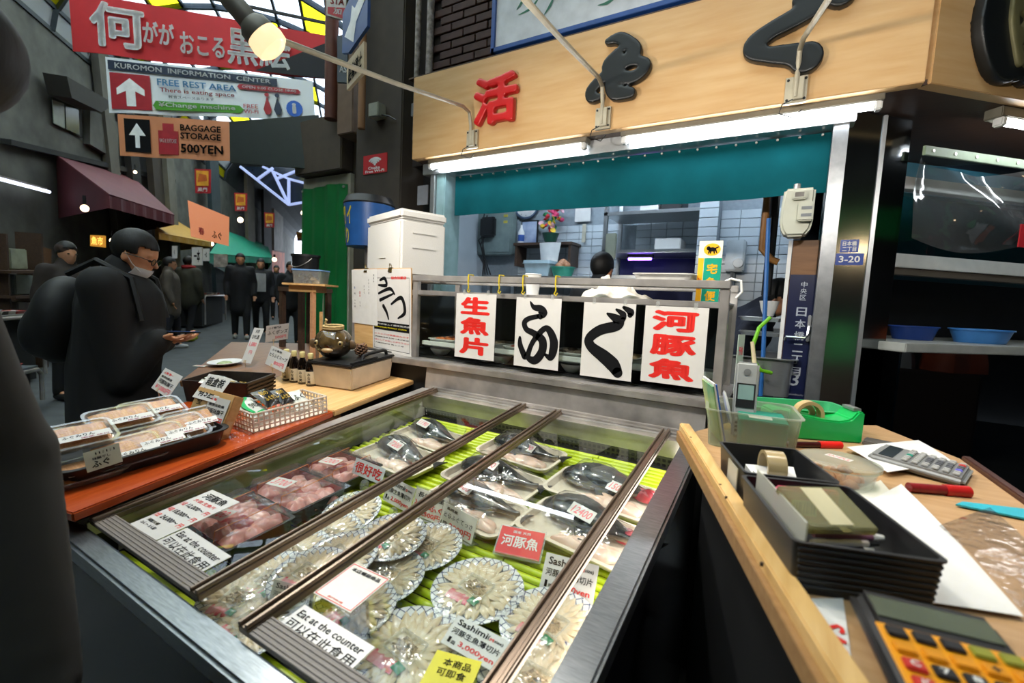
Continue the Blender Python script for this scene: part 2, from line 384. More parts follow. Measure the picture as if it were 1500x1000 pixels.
for k in range(NA):   # gable above the deck
    a, b = vmid(k / NA, S0), vmid((k + 1) / NA, S0); mb.add([a, b, Vector((b.x, b.y, 7.2)), Vector((a.x, a.y, 7.2))], [(0, 1, 2, 3)])
struct(mb.build('ceiling_far', mat('far arcade ceiling', '#33383c', .8, 0, .2, 2), smooth=False))
# ---- column by the shop
colm = mat('brown render', '#3f3830', .8, 0, .22, 5, .2)
CL = at_y(520, 300, 2.78); CRt = at_y(586, 300, 2.78)
mb = MB(); mb.bx(CL.x, CRt.x, 2.78, 3.3, 0, 6.6); struct(mb.build('column', colm, bevel=.01))
mb = MB(); mb.bx(CRt.x, -2.44, 3.05, 3.2, 0, 6.6); struct(mb.build('wall_recess', M_dark, smooth=False))
# ---- shop room
tilew = mat('white glazed tile', '#c3ccd2', .22, 0, .06, 3)
KX0, KX1 = -3.2, .75
mb = MB(); mb.bx(KX0, KX1, YK, YK + .1, 0, 3.2); wk = struct(mb.build('wall_back', mat('grey grout', '#8b959c', .8, 0, .1, 30), smooth=False))
tm = MB(); tm.box((0, 0, 0), (.146, .012, .071)); tile_me = tm.mesh('tile', bevel=.003, seg=1); tile_me.materials.append(tilew)
def tiles(parent, o, du, nu, nz, pitch=.15, pz=.075, rz=0):
    for j in range(nz):
        for i in range(nu): link('tile', tile_me, parent, rotz(Vector(o) + Vector(du) * (i * pitch) + Vector((0, 0, j * pz)), rz))
tiles(wk, (-2.62, YK - .004, 1.20), (1, 0, 0), 8, 13)
tiles(wk, (-1.25, YK - .004, 1.20), (1, 0, 0), 8, 13)
mb = MB(); mb.bx(KX0 - .1, KX0, YC, YK, 0, 3.2); struct(mb.build('wall_kitchen_left', tilew, smooth=False))
mb = MB(); mb.bx(-.62, -.5, 4.05, YK, 0, 3.2); wp = struct(mb.build('wall_pier', mat('grey grout', '#8b959c'), smooth=False))
tiles(wp, (-.56, 4.05 - .004, 1.25), (1, 0, 0), 1, 13); 
mb = MB(); mb.bx(-.5, KX1, 4.3, 4.4, 0, 3.2); wk2 = struct(mb.build('wall_kitchen_right', mat('grey grout', '#8b959c'), smooth=False))
tiles(wk2, (-.42, 4.296, 1.2), (1, 0, 0), 8, 13)
mb = MB(); mb.bx(KX0, .44, YC + .02, YK + .1, 2.75, 2.85); struct(mb.build('ceiling_kitchen', mat('stained ceiling', '#8b8f90', .8), smooth=False))
# opening: jamb, header, soffit
JX = at_y(660, 330, YC).x; PX = at_y(1212, 375, 2.80).x
mb = MB(); mb.bx(JX - .07, JX + .012, YC - .1, YC + .1, 0, 2.3); struct(mb.build('trim_1', mat('chipped pale blue paint', '#8fb0b8', .5, 0, .2, 6, .1, col2='#6a8c8a'), bevel=.006))
mb = MB(); mb.bx(JX - .115, JX - .072, YC - .12, YC + .08, 0, 2.3); struct(mb.build('trim_2', M_steel, bevel=.004))
mb = MB(); mb.bx(-2.44, JX - .117, YC - .05, YC + .1, 0, 2.3); struct(mb.build('wall_shop_left', mat('deep navy panel', '#1c2028', .6), smooth=False))
mb = MB(); mb.bx(-2.44, PX + .05, YC - .14, YC + .1, 2.215, 2.297); struct(mb.build('trim_3', M_steel, bevel=.004))
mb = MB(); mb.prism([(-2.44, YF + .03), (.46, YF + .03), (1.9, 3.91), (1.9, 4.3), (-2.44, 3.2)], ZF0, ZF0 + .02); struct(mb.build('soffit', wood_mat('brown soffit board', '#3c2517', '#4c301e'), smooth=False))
# right-hand post of the opening and mirrored cladding
mb = MB(); mb.bx(PX - .035, PX + .028, 2.74, 2.82, 0, 2.295); struct(mb.build('trim_4', mat('dull post steel', '#8a8d90', .35, .8, .15, 20), bevel=.005))
# ================================================================ fascia with raised characters, lamps, tubes
fas = thing('shop_fascia', 'pale wood fascia board over the fish shop counter carrying three raised characters', 'sign', (0, 0, 0))
mb = MB(); mb.bx(-2.44, .447, YF, YF + .06, ZF0, ZF1); mb.build('board', M_ply, fas, bevel=.003)
WD = Vector((.74, .673, 0)).normalized()
mb = MB(); mb.M = frame((.447, YF, 0), WD, (0, 0, 1)); mb.bx(.03, 2.0, 0, .06, ZF0, ZF1 + .5); fas2 = thing('corner_fascia', 'pale wood corner fascia board carrying a carved dark emblem', 'sign', (0, 0, 0)); mb.build('board', M_ply, fas2, bevel=.003)
mb = MB(); mb.bx(-2.5, .447, YF + .01, YF + .17, ZF1 + .001, ZF1 + .012); mb.build('cap', M_dwood, fas)
redm = mat('glossy red lettering', '#c81f20', .35, 0, .1, 4); blkm = mat('black lacquer lettering', '#14181a', .38, 0, .15, 6)
def raised(name, m, label, fn, depth, parent):
    """characters cut from thick board: fn fills a flat mesh, then it is given depth and rounded edges"""
    mb = MB(); fn(mb); me = mb.mesh(name, smooth=False); o = link(name, me, None, None, m)
    r = o.modifiers.new('s', 'SOLIDIFY'); r.thickness = depth; r.offset = 1
    q = o.modifiers.new('r', 'REMESH'); q.mode = 'VOXEL'; q.voxel_size = .006
    w = o.modifiers.new('w', 'SMOOTH'); w.iterations = 6; w.factor = .6
    bpy.context.view_layer.update()
    me2 = bpy.data.meshes.new_from_object(o.evaluated_get(bpy.context.evaluated_depsgraph_get())); bpy.data.objects.remove(o)
    for p in me2.polygons: p.use_smooth = True
    if not me2.materials: me2.materials.append(m)
    o = link(name, me2, parent); 
    if label: o['label'] = label
    return o
FXM = Matrix(((1, 0, 0, 0), (0, 0, -1, 0), (0, 1, 0, 0), (0, 0, 0, 1)))   # sheet x, y -> wall x, z
def fpt(x, y): p = at_y(x, y, YF); return (p.x, p.z)
def on_fascia(o): o.matrix_local = Matrix.Translation((0, YF - .004, 0)) @ FXM
a = fpt(697, 190); b = fpt(764, 104)
ch = raised('raised_character', redm, 'raised red brush character', lambda m: m.add(*fit_text('活', a[0], a[1], b[0] - a[0], b[1] - a[1], .042)), .045, fas); on_fascia(ch)
def px_strokes(ss):
    def fn(m):
        for i, (pts, ws) in enumerate(ss): stroke(m, [fpt(*p) for p in pts], [w * .0041 for w in ws], 0)
    return fn
fu = [([(893, 66), (912, 62), (932, 78), (922, 92), (905, 92)], [8, 17, 20, 17, 12]), ([(908, 84), (893, 100), (900, 113), (925, 118), (942, 110), (948, 98), (930, 94), (908, 106), (898, 128), (905, 140), (926, 140)], [16, 15, 18, 17, 16, 14, 13, 13, 17, 20, 15]), ([(898, 108), (882, 122), (870, 136), (870, 146), (880, 146)], [14, 15, 16, 16, 10])]
ch = raised('raised_character', blkm, 'raised black brush character like a looped knot', px_strokes(fu), .045, fas); on_fascia(ch)
gu = [([(1170, 8), (1188, 4), (1190, 14), (1165, 32), (1132, 50), (1108, 68), (1104, 80), (1125, 86), (1158, 86), (1180, 90)], [14, 22, 26, 22, 20, 22, 20, 18, 24, 34]), ([(1208, -6), (1232, -4)], [22, 30])]
ch = raised('raised_character', blkm, 'raised black brush character like a hook', px_strokes(gu), .045, fas); on_fascia(ch)
# emblem on the return board: carved ring and flower-like mark
RBP = Plane((.447, YF, 0), Vector((WD.y, -WD.x, 0))); RBM = frame((.447, YF, 0), WD, Vector((WD.y, -WD.x, 0)))
RBI = RBM.inverted()
def rpt(x, y): q = RBI @ RBP.hit(x, y); return (q.x, q.y)
gold = mat('dull olive gold', '#6f6a48', .5, .3, .2, 8)
em = [([(1470, -30), (1446, 10), (1440, 60), (1444, 105)], [14, 18, 20, 14]), ([(1500, -25), (1478, 15), (1466, 60), (1468, 108)], [10, 12, 14, 10])]
def emf(ss, k=.0052):
    def fn(m):
        for pts, ws in ss: stroke(m, [rpt(*p) for p in pts], [w * k for w in ws], 0)
    return fn
o = raised('emblem', mat('black lacquer lettering', '#14181a'), 'carved black ring of the emblem', emf([([(1520, -60), (1470, -20), (1450, 40), (1455, 95), (1470, 112)], [34, 40, 44, 34, 16]), ([(1540, 70), (1506, 90), (1490, 112)], [30, 34, 20])]), .05, fas2); o.matrix_local = RBM
o = raised('emblem_leaf', gold, 'olive gold leaf shapes inside the emblem', emf([([(1480, 20), (1500, 12), (1530, 20)], [18, 26, 20]), ([(1478, 60), (1498, 46), (1520, 44)], [16, 24, 24]), ([(1482, 98), (1492, 70), (1500, 40)], [12, 18, 14]), ([(1468, -10), (1462, 40), (1470, 100)], [8, 9, 8])]), .065, fas2); o.matrix_local = RBM
# white signboard above the fascia
bs = thing('signboard', 'white signboard in a blue frame above the wooden fascia', 'sign', (0, 0, 0))
p0 = at_y(727, 80, 2.74)
mb = MB(); mb.bx(p0.x, 1.2, 2.70, 2.745, p0.z, p0.z + .9); mb.build('board', mat('grey white enamel', '#cfd3d6', .5), bs)
mb = MB(); mb.bx(p0.x - .012, 1.2, 2.685, 2.75, p0.z - .012, p0.z + .018); mb.bx(p0.x - .015, p0.x + .016, 2.685, 2.75, p0.z - .012, p0.z + .9); mb.build('frame', mat('blue enamel', '#244f96', .4), bs, bevel=.003)
mb = MB()
for q in (((760, 22), (778, 12), (790, -4)), ((757, 14), (764, 4), (770, -10)), ((797, 22), (806, 8), (812, -6)), ((876, 8), (890, 4), (905, -6))):
    pts = [at_y(x, y, 2.699) for x, y in q]; stroke(mb, [(p.x, p.z) for p in pts], [.004, .02, .008])
o = mb.build('painted_leaves', mat('green paint', '#1f6b4f', .5), bs, smooth=False); o.matrix_local = Matrix.Translation((0, 2.698, 0)) @ FXM
# conduits beside the brick
for px_, r, lab in ((612, .022, 'rusty pale drain pipe next to the brick, left of two'), (630, .028, 'peeling grey drain pipe against the brick edge')):
    p = at_y(px_, 60, 2.76); mb = MB(); mb.cyl((p.x, 2.76, 2.5), (p.x, 2.76, 6.5), r, n=12)
    o = tag(mb.build('drain_pipe', mat('peeling pipe paint %d' % px_, '#a39a93', .6, 0, .3, 30, .2, col2='#5c524c'), None), lab, 'pipe')
# fluorescent fittings
def tube_light(name, label, a, b, up=Vector((0, 0, 1))):
    a = Vector(a); b = Vector(b); M = frame(a, b - a, up); L = (b - a).length
    t = thing(name, label, 'light', M, 'fluorescent tubes under the fascia')
    mb = MB(); mb.bx(-.01, L + .01, -.02, .055, .018, .066); mb.build('housing', mat('cream fitting', '#6f6a5c', .5), t, bevel=.004)
    for x in (-.004, L - .026): 
        mb = MB(); mb.bx(x, x + .03, -.022, .022, -.022, .02); mb.build('lamp_holder', M_white, t, bevel=.006)
    mb = MB(); mb.cyl((.02, 0, 0), (L - .02, 0, 0), .0155, n=14); mb.build('tube', M_tube, t)
    return t
p = at_y(630, 246, YT); q = at_y(858, 212, YT); z = (p.z + q.z) / 2
tube_light('fluorescent_tube', 'lit fluorescent tube under the fascia below the red character', (p.x, YT, z), (q.x, YT, z))
p = at_y(912, 209, YT); q = at_y(1290, 158, YT)
tube_light('fluorescent_tube', 'long lit fluorescent tube under the fascia above the teal curtain', (p.x, YT, z), (q.x, YT, z))
pr = RBP.up(-.08).hit(1462, 178); 
tube_light('fluorescent_tube', 'lit fluorescent tube under the fascia at the right picture edge', pr, Vector((pr.x, pr.y, pr.z)) + WD * 1.2)
# pole lamps on brackets
LOFF = None
def pole_lamp(label, bx, by, lamp_px=None, power=30, ax=(.30, .60, -.50)):
    global LOFF
    b = at_y(bx, by, YF - .03); b = Vector((b.x, YF - .03, b.z))
    if lamp_px:
        d = ray(*lamp_px); best = min((abs((CAM + d * k - b).length - 1.62), k) for k in [1 + i * .01 for i in range(160)]); LOFF = CAM + d * best[1] - b
    L = b + LOFF
    t = thing('pole_lamp', label, 'lamp', b, 'pole lamps on the fascia')
    mb = MB(); mb.bx(-.045, .045, .008, .028, -.06, .06); mb.bx(-.012, .03, -.012, .02, -.05, .05); mb.build('bracket', M_lampmet, t, bevel=.002)
    for x in (-.034, .036):
        for zz in (-.045, .045):
            mb = MB(); mb.cyl((x, .004, zz), (x, .01, zz), .006, n=8); mb.build('screw', M_blackm, t)
    knee = Vector((0, -.03, .16)); o = LOFF
    pts = [Vector((0, -.005, -.04)), Vector((0, -.008, .08)), knee, knee + (o - knee) * .05 + Vector((0, -.01, .02)), knee + (o - knee) * .5, o * .96]
    mb = MB(); mb.tube(pts, .0115, 10); mb.build('pole', M_lampmet, t)
    mb = MB(); mb.tube([Vector((-.01, -.01, -.05)), Vector((-.05, -.02, -.07)), Vector((-.06, -.02, -.11)), Vector((0, .0, -.13)), Vector((.03, 0, -.1))], .003, 6); mb.build('cable', M_blackm, t)
    ax = Vector(ax).normalized(); Mh = frame(o, ax.orthogonal(), -ax)
    mb = MB(); mb.lathe([(0, .13), (.022, .13), (.034, .11), (.036, .03), (.052, .012), (.056, -.02)], 20); mb.build('lamp_head', mat('grey lamp casting', '#77746c', .5, .4), t, Mh)
    mb = MB(); mb.lathe([(.055, -.02), (.062, -.05), (.058, -.075), (.036, -.09), (0, -.094)], 20); mb.build('bulb', mat('lit reflector bulb', '#d8c8ac', .25, 0, .1, 20, emit='#ffd9a8', es=1.2), t, Mh)
    ld = bpy.data.lights.new('lamp_glow', 'SPOT'); ld.energy = power; ld.color = (1, .93, .84); ld.spot_size = math.radians(170); ld.spot_blend = .4; ld.shadow_soft_size = .045
    lo = bpy.data.objects.new('lamp_glow', ld); COL.objects.link(lo); lo.parent = t; lo.matrix_local = frame(o + ax * .11, ax.orthogonal(), -ax)
    return t
pole_lamp('cream pole lamp reaching out left across the red banner', 690, 203, (375, 42), 66, (.30, .50, -.55))
pole_lamp('cream pole lamp rising across the looped black character', 882, 172, None, 48)
pole_lamp('cream pole lamp rising across the hook shaped black character', 1166, 130, None, 48)
# teal curtain
a = at_y(668, 255, YC - .03); b = at_y(1222, 200, YC - .03); zt = 2.21; zb = at_y(900, 302, YC - .03).z
mb = MB()
def curt(u, v):
    x = a.x + (b.x - a.x) * u; z = zt + (zb - zt) * v
    return (x, YC - .03 + .010 * v * math.sin(u * 37 + 2 * math.sin(u * 9)) + .012 * v * math.sin(u * 11) , z + .008 * v * math.sin(u * 5 + 1))
mb.grid(curt, 120, 14, .003); cu = tag(mb.build('shop_curtain', M_teal), 'teal cloth curtain hanging across the top of the shop opening', 'curtain')
for k in range(24):
    mb = MB(); mb.cyl((a.x + (b.x - a.x) * (k + .5) / 24, YC - .045, zt - .012), (a.x + (b.x - a.x) * (k + .5) / 24, YC - .028, zt - .012), .006, n=8); mb.build('grommet', M_steelw, cu)
# ================================================================ refrigerated showcase
GN = Vector((0, -.1057, .9944)).normalized(); GP = Plane((0, .38, .75), GN); FP = GP.up(-.10)
UX = Vector((1, 0, 0)); VY = GN.cross(UX)
CX0, CX1 = -1.39, -.19
def gz(y): return .75 + (y - .38) * .1063
case = thing('showcase', 'low stainless refrigerated showcase full of puffer fish and sashimi plates', 'showcase', (0, 0, 0))
mb = MB(); mb.hexa([(CX0, .345, .02), (CX1, .345, .02), (CX1, .365, .02), (CX0, .365, .02)], [(CX0, .345, gz(.345) - .035), (CX1, .345, gz(.345) - .035), (CX1, .365, gz(.365) - .035), (CX0, .365, gz(.365) - .035)])
mb.build('front_panel', mat('glossy black panel', '#0d0e12', .22, 0, .2, 4), case)
mb = MB(); mb.hexa([(CX1 - .02, .365, .02), (CX1, .365, .02), (CX1, 1.6, .02), (CX1 - .02, 1.6, .02)], [(CX1 - .02, .365, gz(.365) - .036), (CX1, .365, gz(.365) - .036), (CX1, 1.6, gz(1.6) - .036), (CX1 - .02, 1.6, gz(1.6) - .036)]); mb.build('side_panel', MATS['glossy black panel'], case)
mb = MB(); mb.hexa([(CX0, .365, .02), (CX0 + .02, .365, .02), (CX0 + .02, 1.6, .02), (CX0, 1.6, .02)], [(CX0, .365, gz(.365) - .036), (CX0 + .02, .365, gz(.365) - .036), (CX0 + .02, 1.6, gz(1.6) - .036), (CX0, 1.6, gz(1.6) - .036)]); mb.build('side_panel', MATS['glossy black panel'], case)
GM = frame((0, .38, .75), UX, GN)      # case top frame: x = X, y up the slope
def glen(y): return (y - .38) / GM[1][1]
L1 = glen(1.57)
mb = MB(); mb.M = GM; mb.bx(CX0 - .01, CX1 + .012, -.05, -.004, -.045, .0); mb.build('front_rim', mat('rim steel', '#84898d', .3, .9, .2, 18, .05, stretch=(2, 20, 20)), case, bevel=.006)
mb = MB(); mb.M = GM; mb.bx(-.235, CX1 + .012, -.003, L1 + .03, -.045, .0); mb.build('side_rim', MATS['rim steel'], case, bevel=.006)
mb = MB(); mb.M = GM; mb.bx(CX0 - .01, CX0 + .06, -.003, L1 + .03, -.045, -.002); mb.build('side_rim', M_steelw, case, bevel=.006)
mb = MB(); mb.M = GM; mb.bx(CX0 + .061, -.236, L1 - .03, L1 + .03, -.03, .004); mb.bx(CX0 + .061, -.236, L1 - .01, L1 - .004, .004, .012); mb.bx(CX0 + .061, -.236, L1 + .014, L1 + .022, .004, .014); mb.build('rear_track', M_steelw, case, bevel=.002)
mb = MB(); mb.M = GM; mb.bx(CX0 + .03, CX1 - .03, -.004, L1 + .02, -.13, -.112); mb.build('deck', M_blackm, case)  # deck coloured black to put shade into the gaps between mat slats
for x0 in (CX0 + .03, CX1 - .045):
    mb = MB(); mb.M = GM; mb.bx(x0, x0 + .015, 0, L1, -.112, -.046); mb.build('inner_lining', mat('pale inner lining', '#a9aaa4', .5), case)
mb = MB(); mb.M = GM; mb.bx(CX0 + .03, CX1 - .03, -.003, .012, -.112, -.046); mb.build('inner_lining', mat('pale inner lining', '#a9aaa4', .5), case)
# perforated rear grille: one sheet with square holes
def lattice(nx, ny, px_, py_, bar):
    vs = []; fs = []; xs = []; ys = []
    for i in range(nx + 1): xs += [i * px_ - bar / 2, i * px_ + bar / 2]
    for j in range(ny + 1): ys += [j * py_ - bar / 2, j * py_ + bar / 2]
    vs = [(x, y, 0) for y in ys for x in xs]; w = len(xs)
    for j in range(len(ys) - 1):
        for i in range(len(xs) - 1):
            if i % 2 and j % 2: continue
            fs.append((j * w + i, j * w + i + 1, (j + 1) * w + i + 1, (j + 1) * w + i))
    return vs, fs
mb = MB(); mb.M = GM @ Matrix.Translation((CX0 + .06, L1 - .035, -.11)) @ Matrix.Rotation(PI / 2, 4, 'X'); mb.add(*lattice(62, 4, .0175, .0175, .007))
g = mb.build('grille', mat('dark grille steel', '#4a4a46', .5, .5), case, smooth=False)
mb = MB(); mb.M = GM; mb.bx(CX0 + .05, CX1 - .04, L1 - .012, L1 - .006, -.11, -.03); mb.build('grille_back', M_blackm, case)
# stainless upstand behind the glass, slit and ledge of the cold case
mb = MB(); mb.hexa([(CX0 + .0, 1.605, .86), (CX1 + .01, 1.605, .86), (CX1 + .01, 1.64, .86), (CX0, 1.64, .86)], [(CX0 + .0, 1.615, .968), (CX1 + .01, 1.615, .968), (CX1 + .01, 1.64, .968), (CX0, 1.64, .968)]); mb.build('upstand', M_steelw, case)
# added slim lamps hidden under the rear track and right rim to brighten goods
M_addedlamp = glow('added showcase lamp', '#fff6ea', 12)
mb = MB(); mb.M = GM; mb.cyl((CX0 + .08, L1 - .036, -.044), (CX1 - .07, L1 - .036, -.044), .007, n=10); mb.build('added_lamp', M_addedlamp, case)
mb = MB(); mb.M = GM; mb.bx(CX0 + .061, -.236, L1 - .052, L1 - .049, -.062, -.002); mb.build('added_lamp_shield', M_steelw, case)  # added strip that keeps the added rear lamp out of view
mb = MB(); mb.M = GM; mb.cyl((-.228 - .016, .05, -.056), (-.228 - .016, L1 - .08, -.056), .007, n=10); mb.build('added_lamp', M_addedlamp, case)
# lids
def lid(label, x0, x1, z0):
    t = thing('glass_lid', label, 'glass lid', GM @ Matrix.Translation((0, 0, z0)), 'sliding glass lids of the showcase')
    mb = MB(); mb.grid(lambda u, v: (x0 + .012 + (x1 - x0 - .024) * u, .041 + (L1 - .071) * v, .008), 1, 1); mb.build('pane', M_glass, t)
    for x in (x0, x1):
        mb = MB(); mb.bx(x - .014, x + .014, .0, L1 - .012, .001, .014); mb.bx(x - .014, x - .008, .0, L1 - .012, .014, .02); mb.bx(x + .004, x + .012, .0, L1 - .012, .014, .022); mb.build('side_rail', M_bronze, t, bevel=.0015, seg=1)
    mb = MB(); mb.bx(x0 + .015, x1 - .015, .0, .040, .002, .012)
    for k in range(5): mb.bx(x0 + .016, x1 - .016, .005 + k * .0075, .008 + k * .0075, .012, .0135)
    mb.build('front_strip', M_greige, t, bevel=.0008, seg=1)
    return t
lid('sliding glass lid over the pink fillet packs, left half of the showcase', -1.285, -.838, .0015)
lid('sliding glass lid over the large sashimi plates, right half of the showcase', -.686, -.291, .0015)
# yellow-green mat of half-round slats
matm = mat('yellow green plastic bamboo', '#9fb414', .38, 0, .2, 7, .1, stretch=(2, 20, 20), col2='#b7c81e')
bmat = thing('bamboo_mat', 'yellow green plastic bamboo mat lining the showcase', 'mat', GM @ Matrix.Translation((0, 0, -.1105)))
mb = MB(); SEG = .272
pr = [(math.cos(PI * k / 6) * .0098, math.sin(PI * k / 6) * .0085) for k in range(7)]
n = len(pr); vs = [(-SEG / 2 + .0015, p[0], p[1]) for p in pr] + [(SEG / 2 - .0015, p[0], p[1]) for p in pr]
mb.add(vs, [(i, i + 1, n + i + 1, n + i) for i in range(n - 1)] + [tuple(range(n))[::-1], tuple(range(n, 2 * n)), (0, n, 2 * n - 1, n - 1)])
slat_me = mb.mesh('slat'); slat_me.materials.append(matm)
nrow = int((L1 - .06) / .0245)
for r in range(nrow):
    for c in range(4): link('slat', slat_me, bmat, Matrix.Translation((CX0 + .065 + SEG * (c + .5) + (.012 if r % 2 else 0) - .006, .024 + r * .0245, 0)))
# ================================================================ goods inside the showcase
def place(x, y, ang=0, plane=None, up=0):
    pl = (plane or FP).up(up); p = pl.hit(x, y); u = UX * math.cos(ang) + pl.n.cross(UX) * math.sin(ang); return frame(p, u, pl.n)
MATF = .0085  # top of the mat above the deck plane
FPM = FP
# puffer fish: dark back, pale belly as the animal is coloured
def fugu_mat(name, dark, pale):
    m = mat(name, dark, .22, 0, .2, 60, coat=.5); nt = m.node_tree; N = nt.nodes; L = nt.links; b = N['Principled BSDF']
    tc = N.new('ShaderNodeTexCoord'); sp = N.new('ShaderNodeSeparateXYZ'); L.new(tc.outputs['Object'], sp.inputs[0])
    nz = N.new('ShaderNodeTexNoise'); nz.inputs['Scale'].default_value = 38; nz.inputs['Detail'].default_value = 4; L.new(tc.outputs['Object'], nz.inputs['Vector'])
    ad = N.new('ShaderNodeMath'); ad.operation = 'MULTIPLY_ADD'; ad.inputs[1].default_value = .03; L.new(nz.outputs[0], ad.inputs[0]); L.new(sp.outputs['Z'], ad.inputs[2])
    rp = N.new('ShaderNodeValToRGB'); e = rp.color_ramp.elements; e[0].position = .022; e[0].color = lin(pale); e[1].position = .047; e[1].color = lin(dark)
    mid = e.new(.033); mid.color = lin('#6b604d'); e.new(.07).color = lin('#262a2c') 
    L.new(ad.outputs[0], rp.inputs[0]); L.new(rp.outputs[0], b.inputs['Base Color']); return m
M_fugu = fugu_mat('wet puffer fish skin', '#191c1f', '#cbb899')
M_flesh = mat('pale pink fish flesh', '#dcb8a4', .3, 0, .1, 18, .1, coat=.4, col2='#e6cdbb', sss=.15)
M_blood = mat('red cut flesh', '#9c2f38', .3, 0, .4, 40, .2, coat=.4)
M_tray = mat('cream foam tray', '#cfc4b2', .55, 0, .05, 60, .05)
def fish_body_mesh(k=0):
    mb = MB(); n = 18; st = [(-.135, .004, .006, .022), (-.128, .020, .018, .024), (-.11, .036, .032, .03), (-.08, .048, .044, .036), (-.04, .055, .05, .04), (0, .05, .046, .038), (.04, .038, .036, .032), (.08, .024, .023, .026), (.11, .014, .015, .022), (.135, .010, .012, .02), (.15, .004, .018, .02)]
    vs = []; fs = []
    for x, ry, rz, zc in st:
        yo = .012 * math.sin((x + .13) * 10 + k)
        for a in range(n):
            t = 2 * PI * a / n; zz = zc + rz * math.sin(t); zz = max(zz, .004); vs.append((x, yo + ry * math.cos(t), zz))
    m = len(st)
    for i in range(m - 1): fs += [(i * n + a, i * n + (a + 1) % n, (i + 1) * n + (a + 1) % n, (i + 1) * n + a) for a in range(n)]
    fs += [tuple(range(n))[::-1], tuple((m - 1) * n + a for a in range(n))]
    mb.add(vs, fs); return mb
def fin(pts, th=.004):
    mb = MB(); mb.prism(pts, 0, th); return mb
def fillet_blob(rx, ry, rz, seed):
    rnd = random.Random(seed); ph = [rnd.uniform(0, 6) for _ in range(4)]; mb = MB()
    def fn(u, v):
        a = 2 * PI * u; t = PI / 2 * v; r = math.cos(t) * (1 + .13 * math.sin(3 * a + ph[0]) + .08 * math.sin(5 * a + ph[1]))
        return (rx * r * math.cos(a), ry * r * math.sin(a), rz * math.sin(t) * (1 + .2 * math.sin(4 * a + ph[2]) * math.cos(t)))
    mb.grid(fn, 24, 7); return mb
def price_tag(parent, M, text, w=.066, h=.031, ink=None):
    mb = MB(); mb.box((0, 0, 0), (w, h, .0006)); o = mb.build('price_label', M_lam, parent, M)
    letters(o, [(text, -w * .4, -h * .32, w * .8, h * .64, ink or M_pink, .012, .25)], .0006); o['label'] = 'white price slip with red handwritten figures'
    return o
def fish_tray(label, x, y, ang, price, seed, sc=1.0, flip=1, blood=False, lx=0.0, tail=True):
    t = thing('fish_tray', label, 'packed fish', place(x, y, ang, FPM, MATF) @ Matrix.Scale(sc, 4), 'trays of whole puffer fish')
    mb = MB(); mb.tray(.285, .15, .016, .004, .008, .006, .2); mb.build('foam_tray', M_tray, t)
    f = fish_body_mesh(seed).build('fish', M_fugu, t, Matrix.Translation((-.005, .026, .008)) @ Matrix.Scale(.66, 4, (0, 0, 1)), ang=80)
    mb = fin([(.145, -.006), (.175, -.03), (.17, 0), (.178, .03), (.145, .01)]); mb.build('tail_fin', mat('dark fin', '#1d1d1f', .35), f, Matrix.Translation((0, .01, .014)))
    mb = fin([(-.02, -.035), (.005, -.07), (.03, -.065), (.025, -.035)]); mb.build('side_fin', mat('dark fin', '#1d1d1f', .35), f, Matrix.Translation((0, 0, .014)))
    mb = MB(); mb.ell((-.105, -.031, .048), (.006, .004, .006), 10, 6); mb.build('eye', mat('fish eye', '#0b0b0d', .1), f)
    for i, (fx, fy, rx, ry) in enumerate(((.075, -.036, .05, .026), (-.01, -.048, .045, .02), (.03, -.03, .06, .03))):
        fillet_blob(rx, ry, .016, seed * 7 + i).build('fillet', M_flesh, t, Matrix.Translation((fx, fy, .006)))
    if blood: fillet_blob(.04, .024, .026, seed).build('cut_end', M_blood, t, Matrix.Translation((.105, .035, .012)))
    mb = MB()
    def wr(u, v):
        X = (u - .5) * .296; Y = (v - .5) * .162; e = min(1, 6 * min(u, 1 - u, v, 1 - v)); bodyh = .102 * math.exp(-((X + .045) / .07) ** 2 - ((Y - .028) / .045) ** 2)
        taper = .04 * math.exp(-((X - .05) / .07) ** 2 - ((Y - .02) / .05) ** 2)
        return (X, Y, .021 + e * min(.054, .004 + bodyh * .66 + taper * .66 + .002 * math.sin(30 * u + 9 * v + seed)))
    mb.grid(wr, 26, 16); mb.build('cling_wrap', M_film, t)
    if price:
        hgt = .021 + min(.054, .067 * math.exp(-((lx + .045) / .07) ** 2 - (.03 / .045) ** 2)) + .012
        price_tag(t, Matrix.Translation((lx, -.006, hgt)) @ Matrix.Rotation(.5, 4, 'X') @ Matrix.Rotation(-.12, 4, 'Z'), price)
    return t
fish_tray('whole puffer fish in a wrapped tray farthest back by the left rail', 628, 645, -.12, '1190', 1, .93, lx=-.02)
fish_tray('whole puffer fish in a wrapped tray behind the small red lettered card', 583, 675, -.12, '7200', 2, 1.0, lx=0)
fish_tray('whole puffer fish in a wrapped tray farthest back between the two lids', 763, 668, -.10, '8100', 3, .96, lx=.03)
fish_tray('whole puffer fish in a wrapped tray second from the back, under the middle rail', 722, 708, -.12, '9000', 4, 1.0, lx=-.01)
fish_tray('whole puffer fish with spotted flank in a wrapped tray behind the price cards', 690, 748, -.14, '9500', 5, .96, lx=-.02)
fish_tray('large whole puffer fish in a wrapped tray priced 15000 under the right rail', 884, 727, -.10, '15000', 6, 1.05, blood=True, lx=.045)
fish_tray('large whole puffer fish in a wrapped tray priced 12400 beside the right rim', 856, 786, -.14, '12400', 7, 1.05, blood=True, lx=-.005)
